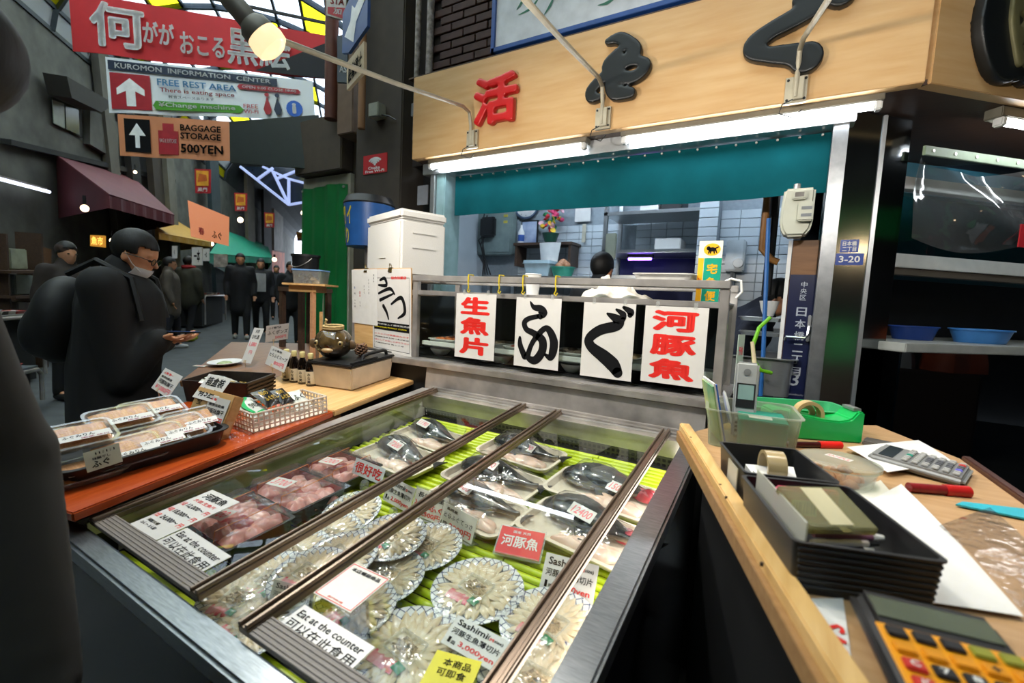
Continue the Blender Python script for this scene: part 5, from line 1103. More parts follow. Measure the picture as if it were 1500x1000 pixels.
mb = MB(); mb.tube([(pw * .3, .004, ph_ - .004), (pw * .12, .006, ph_ + .055)], [.005, .0045], 10); mb.build('aerial', mat('cream aerial', '#c9bb98', .5), t)
# booklets and a jade plastic case in the tub
t = thing('booklet', 'glossy green and blue booklet leaning in the left of the tub', 'booklet', TM @ Matrix.Translation((.03, .02, .006)) @ Matrix.Rotation(.22, 4, 'Z') @ Matrix.Rotation(-.22, 4, 'Y') @ Matrix.Scale(1.4, 4, (0, 0, 1))); 
mb = MB(); mb.bx(-.002, .002, 0, .12, 0, .10); mb.build('cover', mat('green blue gloss print', '#1e8f6a', .25, 0, .3, 14, col2='#c9d08a'), t)
mb = MB(); mb.bx(.0025, .006, .0, .12, .0, .105); mb.build('pages', M_paper, t); mb = MB(); mb.bx(.0065, .010, .0, .12, 0, .102); mb.build('blue_cover', mat('blue gloss', '#2f62b8', .25), t)
mb = MB(); mb.lathe([(0, -.006), (.03, -.004), (.036, 0), (.03, .004), (0, .006)], 20); tag(mb.build('rice_paddle', M_white, None, TM @ Matrix.Translation((w * .22, d_ * .72, .075)) @ Matrix.Rotation(1.3, 4, 'Y') @ Matrix.Scale(1.3, 4, (1, 0, 0))), 'white round paddle standing between the booklet and the phone', 'paddle')
t = thing('plastic_case', 'jade green translucent plastic case lying in the tub', 'case', TM @ Matrix.Translation((w * .63, d_ * .42, .006)))
mb = MB(); mb.tray(.10, .12, .062, .002, .001, .001, .08); mb.build('case', glass_mat('jade plastic', '#4fae98', .8, .2, .5, '#2f9c84'), t)
mb = MB(); mb.bx(-.052, .052, -.062, .062, .063, .068); mb.build('lid', glass_mat('jade plastic', '#4fae98'), t, bevel=.002)
mb = MB(); mb.bx(-.03, .02, -.04, -.01, .0684, .0694); mb.build('paper_slip', M_paper, t)
# tape dispenser
gM = frame(tz(1170, 652), tz(1263, 650) - tz(1170, 652), (0, 0, 1)); gw = (tz(1263, 650) - tz(1170, 652)).length
gM = frame(tz(1128, 640), tz(1263, 650) - tz(1128, 640), (0, 0, 1)); gw = (tz(1263, 650) - tz(1128, 640)).length
t = thing('tape_dispenser', 'large green desk tape dispenser with a tape roll', 'tape dispenser', gM)
M_gpl = mat('bright green plastic', '#0aa24c', .32, 0, .06, 8)
mb = MB(); mb.M = RX @ Matrix.Translation((0, 0, -.075)); mb.prism([(0, 0), (gw, 0), (gw, .082), (gw * .93, .084), (gw * .86, .062), (gw * .74, .055), (gw * .55, .057), (gw * .3, .066), (0.02, .075), (0, .07)], 0, .075); mb.build('body', M_gpl, t, bevel=.004, seg=2)
mb = MB(); mb.bx(gw * .90, gw * .985, .012, .063, .082, .09); mb.build('cutter', M_steel, t, bevel=.001)
mb = MB(); mb.M = Matrix.Translation((gw * .46, .02, .062)) @ RX @ Matrix.Translation((0, 0, -.024)); mb.lathe([(.027, 0), (.036, 0), (.036, .024), (.027, .024), (.027, 0)], 32); mb.build('tape_roll', mat('cream tape', '#b79c6c', .35, 0, .1, 20), t)
mb = MB(); mb.M = Matrix.Translation((gw * .46, .046, .062)) @ RX @ Matrix.Translation((0, 0, -.006)); mb.lathe([(.012, 0), (.026, 0), (.026, .006), (.012, .006), (.012, 0)], 24)
mb.build('hub', mat('tan hub', '#c9b184', .4), t)
# translucent green basket behind
bA = gM @ Vector((-.02, .10, 0)); t = thing('green_basket', 'shallow translucent green basket behind the tape dispenser', 'basket', gM @ Matrix.Translation((gw * .55, .15, 0)))
M_gb = glass_mat('mint plastic', '#8fd8ac', .8, .3, .5, '#4fbf82')
mb = MB(); mb.tray(gw * 1.08, .12, .062, .003, .014, .008, .12); mb.build('basket', M_gb, t)
# black organiser boxes
def organiser(label, FL, FR, depth, h_, ribs, back=None):
    M = frame(tz(*FL), Vector((-wdir.y, wdir.x, 0)), (0, 0, 1)); w_ = (tz(*FR) - tz(*FL)).length
    t = thing('organiser_box', label, 'box', M); mb = MB(); mb.M = Matrix.Translation((w_ / 2, depth / 2, 0)); mb.tray(w_, depth, h_, .003, .004, .002, .06); mb.build('box', M_black, t)
    for k in range(ribs):
        z = .008 + k * h_ / (ribs + 1); mb = MB(); mb.bx(.004 - .004 * z / h_, w_ - .004 + .004 * z / h_, -.0025 - .004 * z / h_, -.001, z, z + h_ / (ribs + 1) * .55); mb.build('rib', M_black, t, bevel=.0008, seg=1)
    return t, M, w_
o1, OM, ow = organiser('black ribbed organiser box holding pens and clear cases', (1160, 866), (1322, 862), .205, .062, 7)
o2, OM2, ow2 = organiser('black organiser box holding paper slips and tape behind the first', (1090, 738), (1203, 742), .17, .055, 0)
mb = MB(); mb.bx(-.007, -.0055, .03, .09, .006, .05); mb.build('side_label', M_milky, o2)
def boxed(M, name, label, cat, mb, m, Mx): 
    return tag(mb.build(name, m, None, M @ Mx), label, cat)
# contents of the near organiser
mb = MB(); mb.bx(-.001, .001, 0, .18, 0, .075); boxed(OM, 'divider_sheet', 'cloudy plastic sheet standing along the left side of the organiser', 'plastic sheet', mb, M_milky, Matrix.Translation((.012, .008, .008)))
t = thing('clear_case', 'smoky clear plastic case with a cream label in the organiser', 'case', OM @ Matrix.Translation((.055, .045, .055)) @ Matrix.Rotation(.25, 4, 'Z') @ Matrix.Rotation(.35, 4, 'X'))
mb = MB(); mb.bx(-.03, .06, 0, .075, 0, .012); mb.build('case', glass_mat('smoky yellow plastic', '#cfc9a0', .9, .15, .3, '#b8b48c'), t, bevel=.002); mb = MB(); mb.bx(.0, .03, .005, .07, .0121, .013); mb.build('label', mat('cream label', '#c3b994', .5), t)
t = thing('pink_case', 'bright pink flat case with a bar code standing in the organiser', 'case', OM @ Matrix.Translation((.02, .125, .03)) @ Matrix.Rotation(.1, 4, 'Z'))
mb = MB(); mb.bx(0, .085, 0, .012, 0, .05); mb.build('case', mat('hot pink plastic', '#d8265f', .3), t, bevel=.003); mb = MB(); mb.bx(.02, .055, -.0006, -.0001, .012, .034); mb.build('bar_code_label', M_paper, t)
mb = MB()
for k in range(9): rect(mb, .023 + k * .0034, .014, .0243 + k * .0034 + (k % 3) * .0005, .032)
mb.build('bar_code', M_ink, t, Matrix.Translation((0, -.0009, 0)) @ RX, smooth=False)
pens = [('red and white striped pen lying in the organiser', '#c23336'), ('brown striped pen lying in the organiser', '#8a5a3a'), ('black pen lying in the organiser', '#17171a'), ('white tube lying at the front of the organiser', '#cfc7c7'), ('mauve pen lying in the organiser', '#8d5a74')]
for k, (lab, c) in enumerate(pens):
    t = thing('pen', lab, 'pen', OM @ Matrix.Translation((.022 + .006 * k, .02 + .012 * k, .012 + .007 * k)) @ Matrix.Rotation(.5 - .08 * k, 4, 'Z'), 'pens in the organiser')
    mb = MB(); mb.cyl((0, 0, .004), (.075, 0, .004), .0045, n=10); mb.build('barrel', mat('pen ' + c, c, .35), t); mb = MB(); mb.cyl((.075, 0, .004), (.09, 0, .004), .005, .003, n=10); mb.build('cap', [M_paper, M_black][k % 2], t)
t = thing('spectacles_case', 'glossy dark folded spectacles lying in the organiser', 'spectacles', OM @ Matrix.Translation((.045, .05, .03)) @ Matrix.Rotation(.6, 4, 'Z'))
for s_ in (0, 1):
    mb = MB(); mb.lathe([(.016, 0), (.019, 0), (.019, .003), (.016, .003), (.016, 0)], 20, (s_ * .044, 0, 0)); mb.build('rim', M_black, t); mb = MB(); mb.tube([(s_ * .082 - .019, .0, .002), (s_ * .07 - .01, .03, .008), (s_ * .05, .06, .004)], .002, 6); mb.build('temple', M_black, t)
mb = MB(); mb.tube([(.018, .004, .002), (.022, .008, .003), (.026, .004, .002)], .0016, 6); mb.build('bridge', M_black, t)
# contents of the far organiser
for k, (lab, x, y, a_) in enumerate((('stack of white slips in the far organiser', .055, .075, .1), ('bent white slips leaning at the right of the far organiser', .085, .09, -.2), ('loose white slip at the front of the far organiser', .06, .035, .3))):
    mb = MB(); mb.box((0, 0, .006), (.05, .065, .012 if k == 0 else .003)); tag(mb.build('paper_slips', M_paper, None, OM2 @ rotz((x, y, .02 + .004 * k), a_) @ Matrix.Rotation(.2, 4, 'X')), lab, 'paper')
mb = MB(); mb.M = OM2 @ Matrix.Translation((.05, .08, .045)) @ Matrix.Rotation(PI / 2, 4, 'Y'); mb.lathe([(.024, 0), (.03, 0), (.03, .032), (.024, .032), (.024, 0)], 28); tag(mb.build('tape_roll', mat('clear tan tape', '#a8946c', .2, 0, .1, 20, coat=.5)), 'roll of clear tan tape standing in the far organiser', 'tape')
# marker, round tub, calculator and papers
def marker(label, a, b, r_, c, cap):
    a = Vector(a); b = Vector(b); t = thing('marker_pen', label, 'marker', frame(a, b - a, (0, 0, 1))); L = (b - a).length
    mb = MB(); mb.cyl((0, 0, r_), (L * .62, 0, r_), r_, n=14); mb.build('barrel', mat('marker ' + c, c, .35, 0, .3, 40), t); mb = MB(); mb.cyl((L * .6, 0, r_), (L, 0, r_), r_ * 1.2, n=14); mb.build('cap', mat('marker cap ' + cap, cap, .35), t); return t
p = tz(1150, 655); q = tz(1231, 656); marker('red capped marker lying in front of the tape dispenser', p, p + (q - p) * 1.0, .0075, '#3a0d0d', '#d3221c')
p = tz(1330, 720); q = tz(1418, 727); marker('thick black and red striped marker lying by the grey calculator', p, q, .009, '#7c1a1e', '#b31e1c')
p = tz(1226, 703); R = (tz(1263, 700) - tz(1172, 700)).length / 2
t = thing('round_tub', 'round clear tub of orange bits with a red lettered label', 'tub', Matrix.Translation(p) @ Matrix.Translation((0, .0, .0005)))
mb = MB(); mb.lathe([(0, 0), (R * .82, 0), (R * .93, .034), (R * .91, .034), (R * .8, .002), (0, .002)], 36); mb.build('tub', M_clear, t); mb = MB(); mb.lathe([(R * .9, .034), (R, .034), (R * 1.0, .041), (R * .9, .043), (0, .0425), ], 36); mb.build('lid', M_tub, t)
for k in range(12): fillet_blob(.014, .011, .014, k + 50).build('snack', mat('orange bits', '#b97a4e', .6, 0, .3, 30), t, rotz((R * .5 * math.cos(k * 2.4) * (k / 12) ** .5 * 1.3, R * .5 * math.sin(k * 2.4) * (k / 12) ** .5 * 1.3, .003 + .007 * (k % 2)), k))
mb = MB(); mb.box((0, 0, 0), (.045, .018, .0005)); l = mb.build('label', M_paper, t, rotz((.0, .01, .0434), -.5)); letters(l, [('SAMPLE', -.02, -.006, .04, .012, M_red, .02)], .0004)
# grey desk calculator
def calculator(name, label, M, w_, d_, h_, body, plate, keys, disp, tilt=.05, rows=5, cols=6):
    t = thing(name, label, 'calculator', M @ Matrix.Rotation(tilt, 4, 'X')); mb = MB(); mb.bx(0, w_, 0, d_, 0, h_); mb.build('body', body, t, bevel=min(.012, h_ * .4), seg=3)
    if plate: mb = MB(); mb.bx(w_ * .05, w_ * .95, d_ * .03, d_ * .68, h_ - .001, h_ + .0012); mb.build('keypad_plate', plate, t, bevel=.0005, seg=1)
    mb = MB(); mb.bx(w_ * .1, w_ * .9, d_ * .74, d_ * .9, h_ - .001, h_ + .0014); mb.build('display', disp, t)
    kw = w_ * .86 / cols; kd = d_ * .62 / rows
    for r_ in range(rows):
        for c_ in range(cols):
            m = keys(r_, c_); 
            if m is None: continue
            m, txt, ink = m; mb = MB(); mb.bx(-kw * .39, kw * .39, -kd * .34, kd * .34, 0, .004); kk = mb.build('key', m, t, Matrix.Translation((w_ * .07 + kw * (c_ + .5), d_ * .05 + kd * (r_ + .5), h_ + .001)), bevel=.0014)
            if txt: letters(kk, [(txt, -kw * .16, -kd * .17, kw * .32, kd * .34, ink, .03)], .0045)
    return t
gk = mat('pale calculator key', '#a9a8a4', .4); dk = mat('dark calculator key', '#5b5c60', .4); grn = mat('green key', '#1a8f78', .4); rk = mat('red key', '#c23028', .4); bk = mat('blue key', '#6b66c9', .4)
p0 = tz(1395, 722); p1 = tz(1416, 714); A0 = tz(1268, 672); A1 = tz(1360, 720); A2 = tz(1412, 716)
ux = (A0 - tz(1350, 715)); M = frame(tz(1352, 714), tz(1412, 712) - tz(1352, 714), (0, 0, 1))
bl = tz(1412, 716); tl = tz(1268, 680); v = (tl - bl); u_ = Vector((v.y, -v.x, 0)).normalized(); cwid = .115
M = frame(bl + u_ * 0, -u_ if False else Vector((-v.y, v.x, 0)) * -1, (0, 0, 1)); 
L_ = v.length; xa = Vector((v.y, -v.x, 0)).normalized()
M = Matrix(((xa.x, v.x / L_, 0, bl.x), (xa.y, v.y / L_, 0, bl.y), (0, 0, 1, bl.z + .0005), (0, 0, 0, 1)))
calculator('desk_calculator', 'grey desk calculator with pale keys at the far side of the till table', M, .135, L_, .018, mat('grey calculator body', '#7d7e7c', .45), None, lambda r_, c_: (rk if (r_ == 0 and c_ == 5) else grn if (r_ == 5 and c_ == 3) else bk if (r_ == 0 and c_ == 2) else dk if (1 < c_ < 5 and r_ < 4) else gk, None, None), mat('dark display', '#2b3338', .15), .06, 6, 7)
# yellow calculator in the foreground
TL = tz(1240, 862, .032); cw = (tz(1424, 888, .032) - TL).length; xx = Vector((math.cos(.15), math.sin(.15), 0)); cl = .19; o = TL - Vector((-xx.y, xx.x, 0)) * cl; M = frame((o.x, o.y, TZ + .003), xx, (0, 0, 1))
yl = mat('orange yellow plate', '#e09412', .4, 0, .05, 10); yk = mat('orange yellow key', '#d98c10', .35); blk = mat('black rubber key', '#1a1b1e', .4); olive = mat('olive key', '#8a8a2a', .4); MWH = M_paper
KN = {(0, 1): '0', (0, 2): '00', (0, 3): '.', (1, 1): '1', (1, 2): '2', (1, 3): '3', (2, 1): '4', (2, 2): '5', (2, 3): '6', (3, 1): '7', (3, 2): '8', (3, 3): '9'}
def ykeys(r_, c_):
    if r_ == 5: return ((blk if c_ < 3 else olive), None, None)
    if (r_, c_) in KN: return (blk, KN[(r_, c_)], MWH)
    if c_ == 0 and r_ in (2, 3): return (rk, 'C' if r_ == 3 else 'AC', MWH)
    if c_ == 0 and r_ == 1: return (blk, '▶', MWH)
    if r_ == 4 and c_ < 3: return (yk, None, None)
    return (yk, {0: '=', 1: '+', 2: '-', 3: '×', 4: '÷'}.get(r_), blk)
calculator('rugged_calculator', 'black and orange yellow calculator in the near foreground', M, cw, cl, .026, M_black, yl, ykeys, mat('olive display', '#5a6052', .15), .07, 6, 5)
# papers
def paper(label, pts, up, curl=0, name='paper_sheet', m=None, th=.0008):
    c = [tz(x, y, up) for x, y in pts]; mb = MB()
    def fn(u, v):
        p = (c[0] * (1 - u) + c[1] * u) * (1 - v) + (c[3] * (1 - u) + c[2] * u) * v; return p + Vector((0, 0, curl * (math.sin(PI * u) * .6 + (u - .5) ** 2 * .8) * (1 + .3 * math.sin(3 * v))))
    mb.grid(fn, 14, 14, th); return tag(mb.build(name, m or M_paper, None, ang=60), label, 'paper')
paper('large blank white sheet spread over the middle of the till table', [(1218, 765), (1335, 880), (1500, 905), (1320, 710)], .004, .010)
paper('cream sheet under the large white one by the organiser', [(1205, 735), (1290, 800), (1340, 760), (1290, 703)], .002, 0, m=mat('cream paper', '#d9d4c6', .7))
paper('curled white sheet behind the grey calculator', [(1240, 655), (1300, 692), (1398, 678), (1345, 645)], .012, .006)
paper('printed sheet with red letters under the rugged calculator', [(1178, 876), (1205, 985), (1250, 985), (1235, 876)], .0016, 0)
p = tz(1200, 905, .003); Mx = frame(p, tz(1206, 960, .003) - p, (0, 0, 1)); ob = [o for o in COL.objects if o.get('label') == 'printed sheet with red letters under the rugged calculator'][0]
letters(ob, [('SALE', 0, 0, .075, .022, M_red, .02)], 0); ob.children[0].matrix_local = Mx
paper('clear plastic bag lying at the right end of the till table', [(1375, 772), (1500, 900), (1560, 860), (1450, 745)], .010, .014, 'plastic_bag', M_film)
paper('thin turquoise folder at the right edge of the till table', [(1400, 738), (1520, 762), (1530, 748), (1410, 734)], .006, 0, 'folder', mat('turquoise plastic', '#1fa3b4', .35), .003)
mb = MB(); Mx = frame(tz(1262, 652), tz(1340, 668) - tz(1262, 652), (0, 0, 1)); mb.bx(0, .13, 0, .06, .0, .012); t = tag(mb.build('flat_case', mat('dark grey case', '#5b5650', .4), None, Mx, bevel=.003), 'flat grey case lying behind the curled sheet', 'case')
mb = MB(); Mx = frame(tz(1330, 690), tz(1398, 690) - tz(1330, 690), (0, 0, 1)); mb.bx(0, .085, .0, .05, .0, .012); tag(mb.build('note_pad', mat('cream pad', '#c9bda8', .6), None, Mx, bevel=.001), 'thick cream note pad beside the grey calculator', 'note pad')
# ================================================================ inside the shop
def ky(x, y, Y): return at_y(x, y, Y)
def wallbox(name, label, cat, x0, y0, x1, y1, Y, d, m, bevel=.003, group=None):
    a = ky(x0, y1, Y); b = ky(x1, y0, Y); mb = MB(); mb.bx(a.x, b.x, Y - d, Y, a.z, b.z); return tag(mb.build(name, m, bevel=bevel), label, cat, group)
# ceiling lights of the kitchen
for i, (x, y, lab) in enumerate(((-1.9, 3.7, 'kitchen ceiling tube light at the left'), (-.7, 3.5, 'kitchen ceiling tube light in the middle'), (.5, 3.75, 'kitchen ceiling tube light at the right'))):
    t = thing('ceiling_light', lab, 'light', (x, y, 2.70), 'kitchen ceiling tubes')
    mb = MB(); mb.bx(-.62, .62, -.05, .05, 0, .048); mb.build('housing', M_white, t, bevel=.004)
    mb = MB(); mb.cyl((-.6, 0, -.02), (.6, 0, -.02), .016, n=12); mb.build('tube', glow('cool kitchen tube', '#d8ecff', 95), t)
# electrical board with hanging things
a = ky(697, 374, 4.62); b = ky(755, 300, 4.62)
t = thing('switch_cabinet', 'grey green metal cabinet on the kitchen wall with cables in front', 'cabinet', (a.x, 4.68, a.z)); W_ = b.x - a.x; H_ = b.z - a.z
mb = MB(); mb.bx(0, W_, -.1, 0, 0, H_); mb.build('body', mat('grey green paint', '#7f8f8d', .5), t, bevel=.01)
mb = MB(); mb.bx(.02, W_ - .02, -.112, -.1, .03, H_ - .02); mb.build('door', mat('grey green paint', '#7f8f8d'), t, bevel=.004)
for k in range(4):
    mb = MB(); mb.tube([(W_ * .3 + .03 * k, -.13, H_ * (.9 - .1 * k)), (W_ * .25 + .05 * k, -.16, H_ * .5), (W_ * .35 - .03 * k, -.15, H_ * .1 * k), (W_ * .3 + .04 * k, -.13, -.25)], .008, 6); mb.build('cable', M_black, t)
mb = MB(); mb.bx(W_ * .25, W_ * .62, -.2, -.12, H_ * .35, H_ * .75); mb.build('black_pouch', M_black, t, bevel=.02)
for k in range(2):
    mb = MB(); mb.bx(W_ * .78, W_ * .88, -.118, -.112, H_ * (.75 - .12 * k), H_ * (.8 - .12 * k)); mb.build('yellow_label', mat('yellow label', '#c9b84a', .5), t)
# clock
c = ky(772, 300, 4.66); t = thing('wall_clock', 'round white wall clock peeping below the teal curtain', 'clock', (c.x, 4.67, c.z))
mb = MB(); mb.M = RX; mb.lathe([(0, 0), (.16, 0), (.16, .03), (.145, .03), (.14, .02), (0, .02)], 32); mb.build('rim', mat('steel blue rim', '#4a5a72', .4), t)
mb = MB(); mb.M = Matrix.Translation((0, -.021, 0)) @ RX; mb.lathe([(0, 0), (.138, 0), (.138, .001), (0, .001)], 32); mb.build('face', M_white, t)
for k in range(12):
    a_ = k * PI / 6; mb = MB(); mb.bar((.115 * math.cos(a_), -.0235, .115 * math.sin(a_)), (.13 * math.cos(a_), -.0235, .13 * math.sin(a_)), .006, .001); mb.build('hour_mark', M_ink, t)
for L_, a_ in ((.07, 2.4), (.1, -.9)):
    mb = MB(); mb.bar((0, -.025, 0), (L_ * math.cos(a_), -.025, L_ * math.sin(a_)), .006, .001); mb.build('hand', M_ink, t)
# shelf and what stands on it
sl = ky(757, 357, 4.5); sr = ky(842, 357, 4.5); sz = sl.z
t = thing('wall_shelf', 'dark wooden shelf on brackets on the tiled kitchen wall', 'shelf', (0, 0, 0))
mb = MB(); mb.bx(sl.x, sr.x, 4.42, 4.68, sz - .03, sz); mb.build('board', M_dwood, t, bevel=.003)
for x in (sl.x + .03, sr.x - .03): mb = MB(); mb.bx(x - .015, x + .015, 4.44, 4.66, sz - .25, sz - .031); mb.build('bracket', M_dwood, t)
a = ky(762, 355, 4.55); b = ky(788, 322, 4.55); t = thing('picture_frame', 'black framed picture standing on the dark shelf', 'picture', (a.x, 4.56, sz + .0005)); W_ = b.x - a.x; H_ = b.z - sz
mb = MB(); mb.bx(0, W_, 0, .015, 0, H_); mb.bx(.014, W_ - .014, -.002, .004, .014, H_ - .014); mb.build('frame', M_black, t)
mb = MB(); mb.bx(.014, W_ - .014, -.004, -.0022, .014, H_ - .014); mb.build('print', mat('pale blue print', '#b9c4d6', .3, 0, .2, 9, col2='#8796b8'), t)
c = ky(763, 355, 4.47); t = thing('shelf_bottle', 'white bottle with a blue label left on the dark shelf', 'bottle', (c.x, 4.47, sz + .0005)); mb = MB(); mb.lathe([(0, 0), (.035, 0), (.036, .12), (.02, .15), (.012, .17), (.012, .2), (0, .2)], 18); mb.build('bottle', M_white, t); mb = MB(); mb.lathe([(.0362, .02), (.0368, .021), (.0368, .09), (.0362, .09)], 18); mb.build('label', mat('blue label', '#3c5fa8', .4), t)
c = ky(806, 356, 4.5); t = thing('flower_ornament', 'bright pink, yellow and green artificial flower ornament on the dark shelf', 'ornament', (c.x, 4.5, sz + .0005))
mb = MB(); mb.lathe([(0, 0), (.06, 0), (.09, .09), (.095, .1), (.085, .1), (0, .06)], 18); mb.build('pot', mat('dark green pot', '#1f4a3a', .4), t)
rnd = random.Random(21); fc = [mat('pink petal', '#d84a78', .6), mat('red petal', '#c22a35', .6), mat('yellow petal', '#e0b930', .6), mat('leaf green', '#2f8050', .6), mat('pale petal', '#e8b7c4', .6)]
for k in range(42):
    x, y, z = rnd.gauss(0, .07), rnd.gauss(0, .03), .1 + rnd.random() * .3; mb = MB(); mb.lathe([(0, 0), (.02, .006), (.032, .02), (.022, .012), (0, .006)], 7); mb.build('bloom', fc[k % 5], t, rotz((x * (1.1 - z), y, z), k) @ Matrix.Rotation(.9 + .3 * math.sin(k), 4, 'X'))
a = ky(790, 386, 4.42); b = ky(823, 358, 4.42); mb = MB()
mb.grid(lambda u, v: (a.x + (b.x - a.x) * (u * (.75 + .25 * v) + .12 * (1 - v)), 4.40 - .05 * math.sin(PI * u) * (1 - .5 * v), a.z + (sz - .01 - a.z) * v), 8, 8, .004); tag(mb.build('hanging_bag', M_white), 'white plastic bag hanging below the dark shelf', 'bag')
# stainless bench under the wall with boxes
bz = ky(800, 406, 4.3).z
t = thing('kitchen_bench', 'stainless work bench along the tiled kitchen wall', 'bench', (0, 0, 0)); mb = MB(); mb.bx(-2.75, -1.55, 4.05, 4.66, bz - .04, bz); mb.build('top', M_steel, t)
for x in (-2.72, -1.6):
    for y in (4.1, 4.6): mb = MB(); mb.bx(x, x + .04, y, y + .04, 0, bz - .041); mb.build('leg', M_steel, t)
c = ky(792, 404, 4.3); t = thing('lidded_tub', 'pale blue lidded tub on the bench below the hanging bag', 'tub', (c.x, 4.3, bz + .0005)); mb = MB(); mb.tray(.26, .2, .13, .004, .02, 0, .1); mb.build('tub', mat('pale blue plastic', '#9fb8c4', .4), t); mb = MB(); mb.tray(.31, .25, .03, .004, .004, .006, .1); mb.build('lid', mat('pale blue plastic', '#9fb8c4'), t, Matrix.Translation((0, 0, .165)) @ Matrix.Rotation(PI, 4, 'X'))
c = ky(824, 404, 4.25); t = thing('green_basin', 'green plastic basin heaped with onions on the bench', 'basin', (c.x, 4.25, bz + .0005)); mb = MB(); mb.lathe([(0, 0), (.09, 0), (.12, .09), (.128, .09), (.128, .1), (.115, .1), (.085, .006), (0, .006)], 24); mb.build('basin', mat('green basin plastic', '#2f8f78', .4), t)
for k in range(9): mb = MB(); mb.ell((.06 * math.cos(k * 2.1) * (k / 9), .06 * math.sin(k * 2.1) * (k / 9), .10 + .05 * (1 - k / 9)), (.04, .035, .035), 12, 8); mb.build('onion', mat('tan onion', '#a97a5a', .5, 0, .3, 20), t)
a = ky(846, 355, 4.03); 
wallbox('wall_notice', 'pale notice sheet high on the tiled pier', 'notice', 842, 302, 866, 325, 4.66, .004, M_paper, 0)
wallbox('wall_notice', 'narrow paper strip with a red seal below the other on the tiled pier', 'notice', 852, 328, 859, 355, 4.66, .004, mat('aged paper', '#b9b3a0', .7), 0)
# steel shelf rack with hood
t = thing('steel_rack', 'tall stainless shelf rack in the middle of the kitchen', 'rack', (0, 0, 0))
a = ky(882, 400, 4.2); b = ky(1030, 400, 4.2)
for x in (a.x, b.x - .035):
    for y in (4.15, 4.6): mb = MB(); mb.bx(x, x + .035, y, y + .035, 0, 2.4); mb.build('upright', M_steel, t)
for py in (309, 366, 404):
    z = ky(950, py, 4.2).z; mb = MB(); mb.bx(a.x, b.x, 4.15, 4.64, z - .03, z); mb.build('shelf', M_steel, t)
zsh = ky(950, 366, 4.2).z; ztop = ky(950, 309, 4.2).z
mb = MB(); mb.bx(a.x + .05, b.x - .05, 4.58, 4.62, .3, zsh - .04); mb.build('back_sheet', mat('navy curtain', '#1a2152', .7), t)
p = ky(962, 364, 4.3); q = ky(1001, 346, 4.3); mb = MB(); mb.bx(p.x, q.x, 4.2, 4.45, zsh + .0005, zsh + .1); tag(mb.build('foam_carton', M_foam, bevel=.008), 'white foam carton on the middle shelf of the steel rack', 'box')
p = ky(942, 305, 4.3); q = ky(968, 305, 4.3); mb = MB(); mb.bx(p.x, q.x, 4.2, 4.5, ztop + .0005, ztop + .16); tag(mb.build('paper_carton', M_paper, bevel=.004), 'white carton on the top shelf of the steel rack', 'box')
p = ky(972, 305, 4.3); q = ky(1002, 305, 4.3); mb = MB(); mb.bx(p.x, q.x, 4.2, 4.5, ztop + .0005, ztop + .12); tag(mb.build('black_crate', M_black, bevel=.006), 'black crate on the top shelf of the steel rack', 'crate')
p = ky(886, 380, 4.12); q = ky(905, 330, 4.12); mb = MB(); mb.bx(p.x, q.x, 4.10, 4.13, p.z, 1.95); tag(mb.build('hanging_towel', mat('grey green towel', '#7f8272', .9), bevel=.008), 'grey green towel hanging from the steel rack', 'towel')
p = ky(918, 374, 4.25); q = ky(955, 374, 4.25); t = thing('insect_lamp', 'violet glowing insect lamp under the steel rack shelf', 'lamp', (p.x, 4.3, p.z - .03)); mb = MB(); mb.bx(0, q.x - p.x, -.03, .03, .012, .045); mb.build('housing', M_black, t); mb = MB(); mb.cyl((.01, -.02, 0), (q.x - p.x - .01, -.02, 0), .012, n=10); mb.build('tube', glow('violet tube', '#8a5cff', 14), t)
# heater, pipes, meter
a = ky(1062, 398, 4.22); b = ky(1094, 352, 4.22); t = thing('water_heater', 'small grey white water heater on the tiled wall', 'heater', (a.x, 4.285, a.z)); W_ = b.x - a.x; H_ = b.z - a.z
mb = MB(); mb.bx(0, W_, -.14, 0, 0, H_); mb.build('body', mat('heater enamel', '#b4bcc0', .35), t, bevel=.012); mb = MB(); mb.M = Matrix.Translation((W_ * .7, -.14, H_ * .25)) @ RX; mb.lathe([(0, 0), (.04, 0), (.036, .02), (0, .02)], 18); mb.build('knob', M_white, t)
mb = MB(); mb.tube([(W_ * .4, -.06, 0), (W_ * .4, -.06, -.12), (W_ * .5, -.1, -.16), (W_ * .4, -.14, -.24)], .014, 8); mb.build('spout', M_steel, t)
mb = MB(); p = ky(1124, 285, 3.1); mb.tube([(p.x, 3.1, 2.3), (p.x, 3.1, p.z), (p.x, 3.1, ky(1124, 365, 3.1).z), ky(1130, 380, 3.1), ky(1140, 384, 3.1)], .02, 10); tag(mb.build('gas_pipe', mat('ochre pipe', '#8a5f2c', .5, 0, .2, 20)), 'ochre gas pipe running down beside the meter', 'pipe')
mb = MB(); p = ky(1136, 290, 3.2); mb.tube([(p.x, 3.2, 2.3), (p.x, 3.2, 1.4)], .028, 10); tag(mb.build('black_pipe', M_black), 'thick black pipe behind the gas meter', 'pipe')
a = ky(1140, 350, 2.78); b = ky(1196, 277, 2.78); W_ = b.x - a.x; H_ = b.z - a.z; t = thing('gas_meter', 'cream gas meter with a small dial box hanging by the post', 'meter', (a.x, 2.80, a.z)); M_met = mat('cream meter paint', '#b5b6a6', .45, 0, .06, 10)
mb = MB(); mb.M = RX; mb.prism([(0, H_ * .3), (W_ * .06, H_ * .14), (W_ * .2, .0), (W_ * .76, 0), (W_ * .92, H_ * .14), (W_ * .97, H_ * .3), (W_ * .97, H_ * .97), (W_ * .06, H_ * .97), (0, H_ * .6)], 0, .11); mb.build('body', M_met, t, bevel=.012, seg=3)
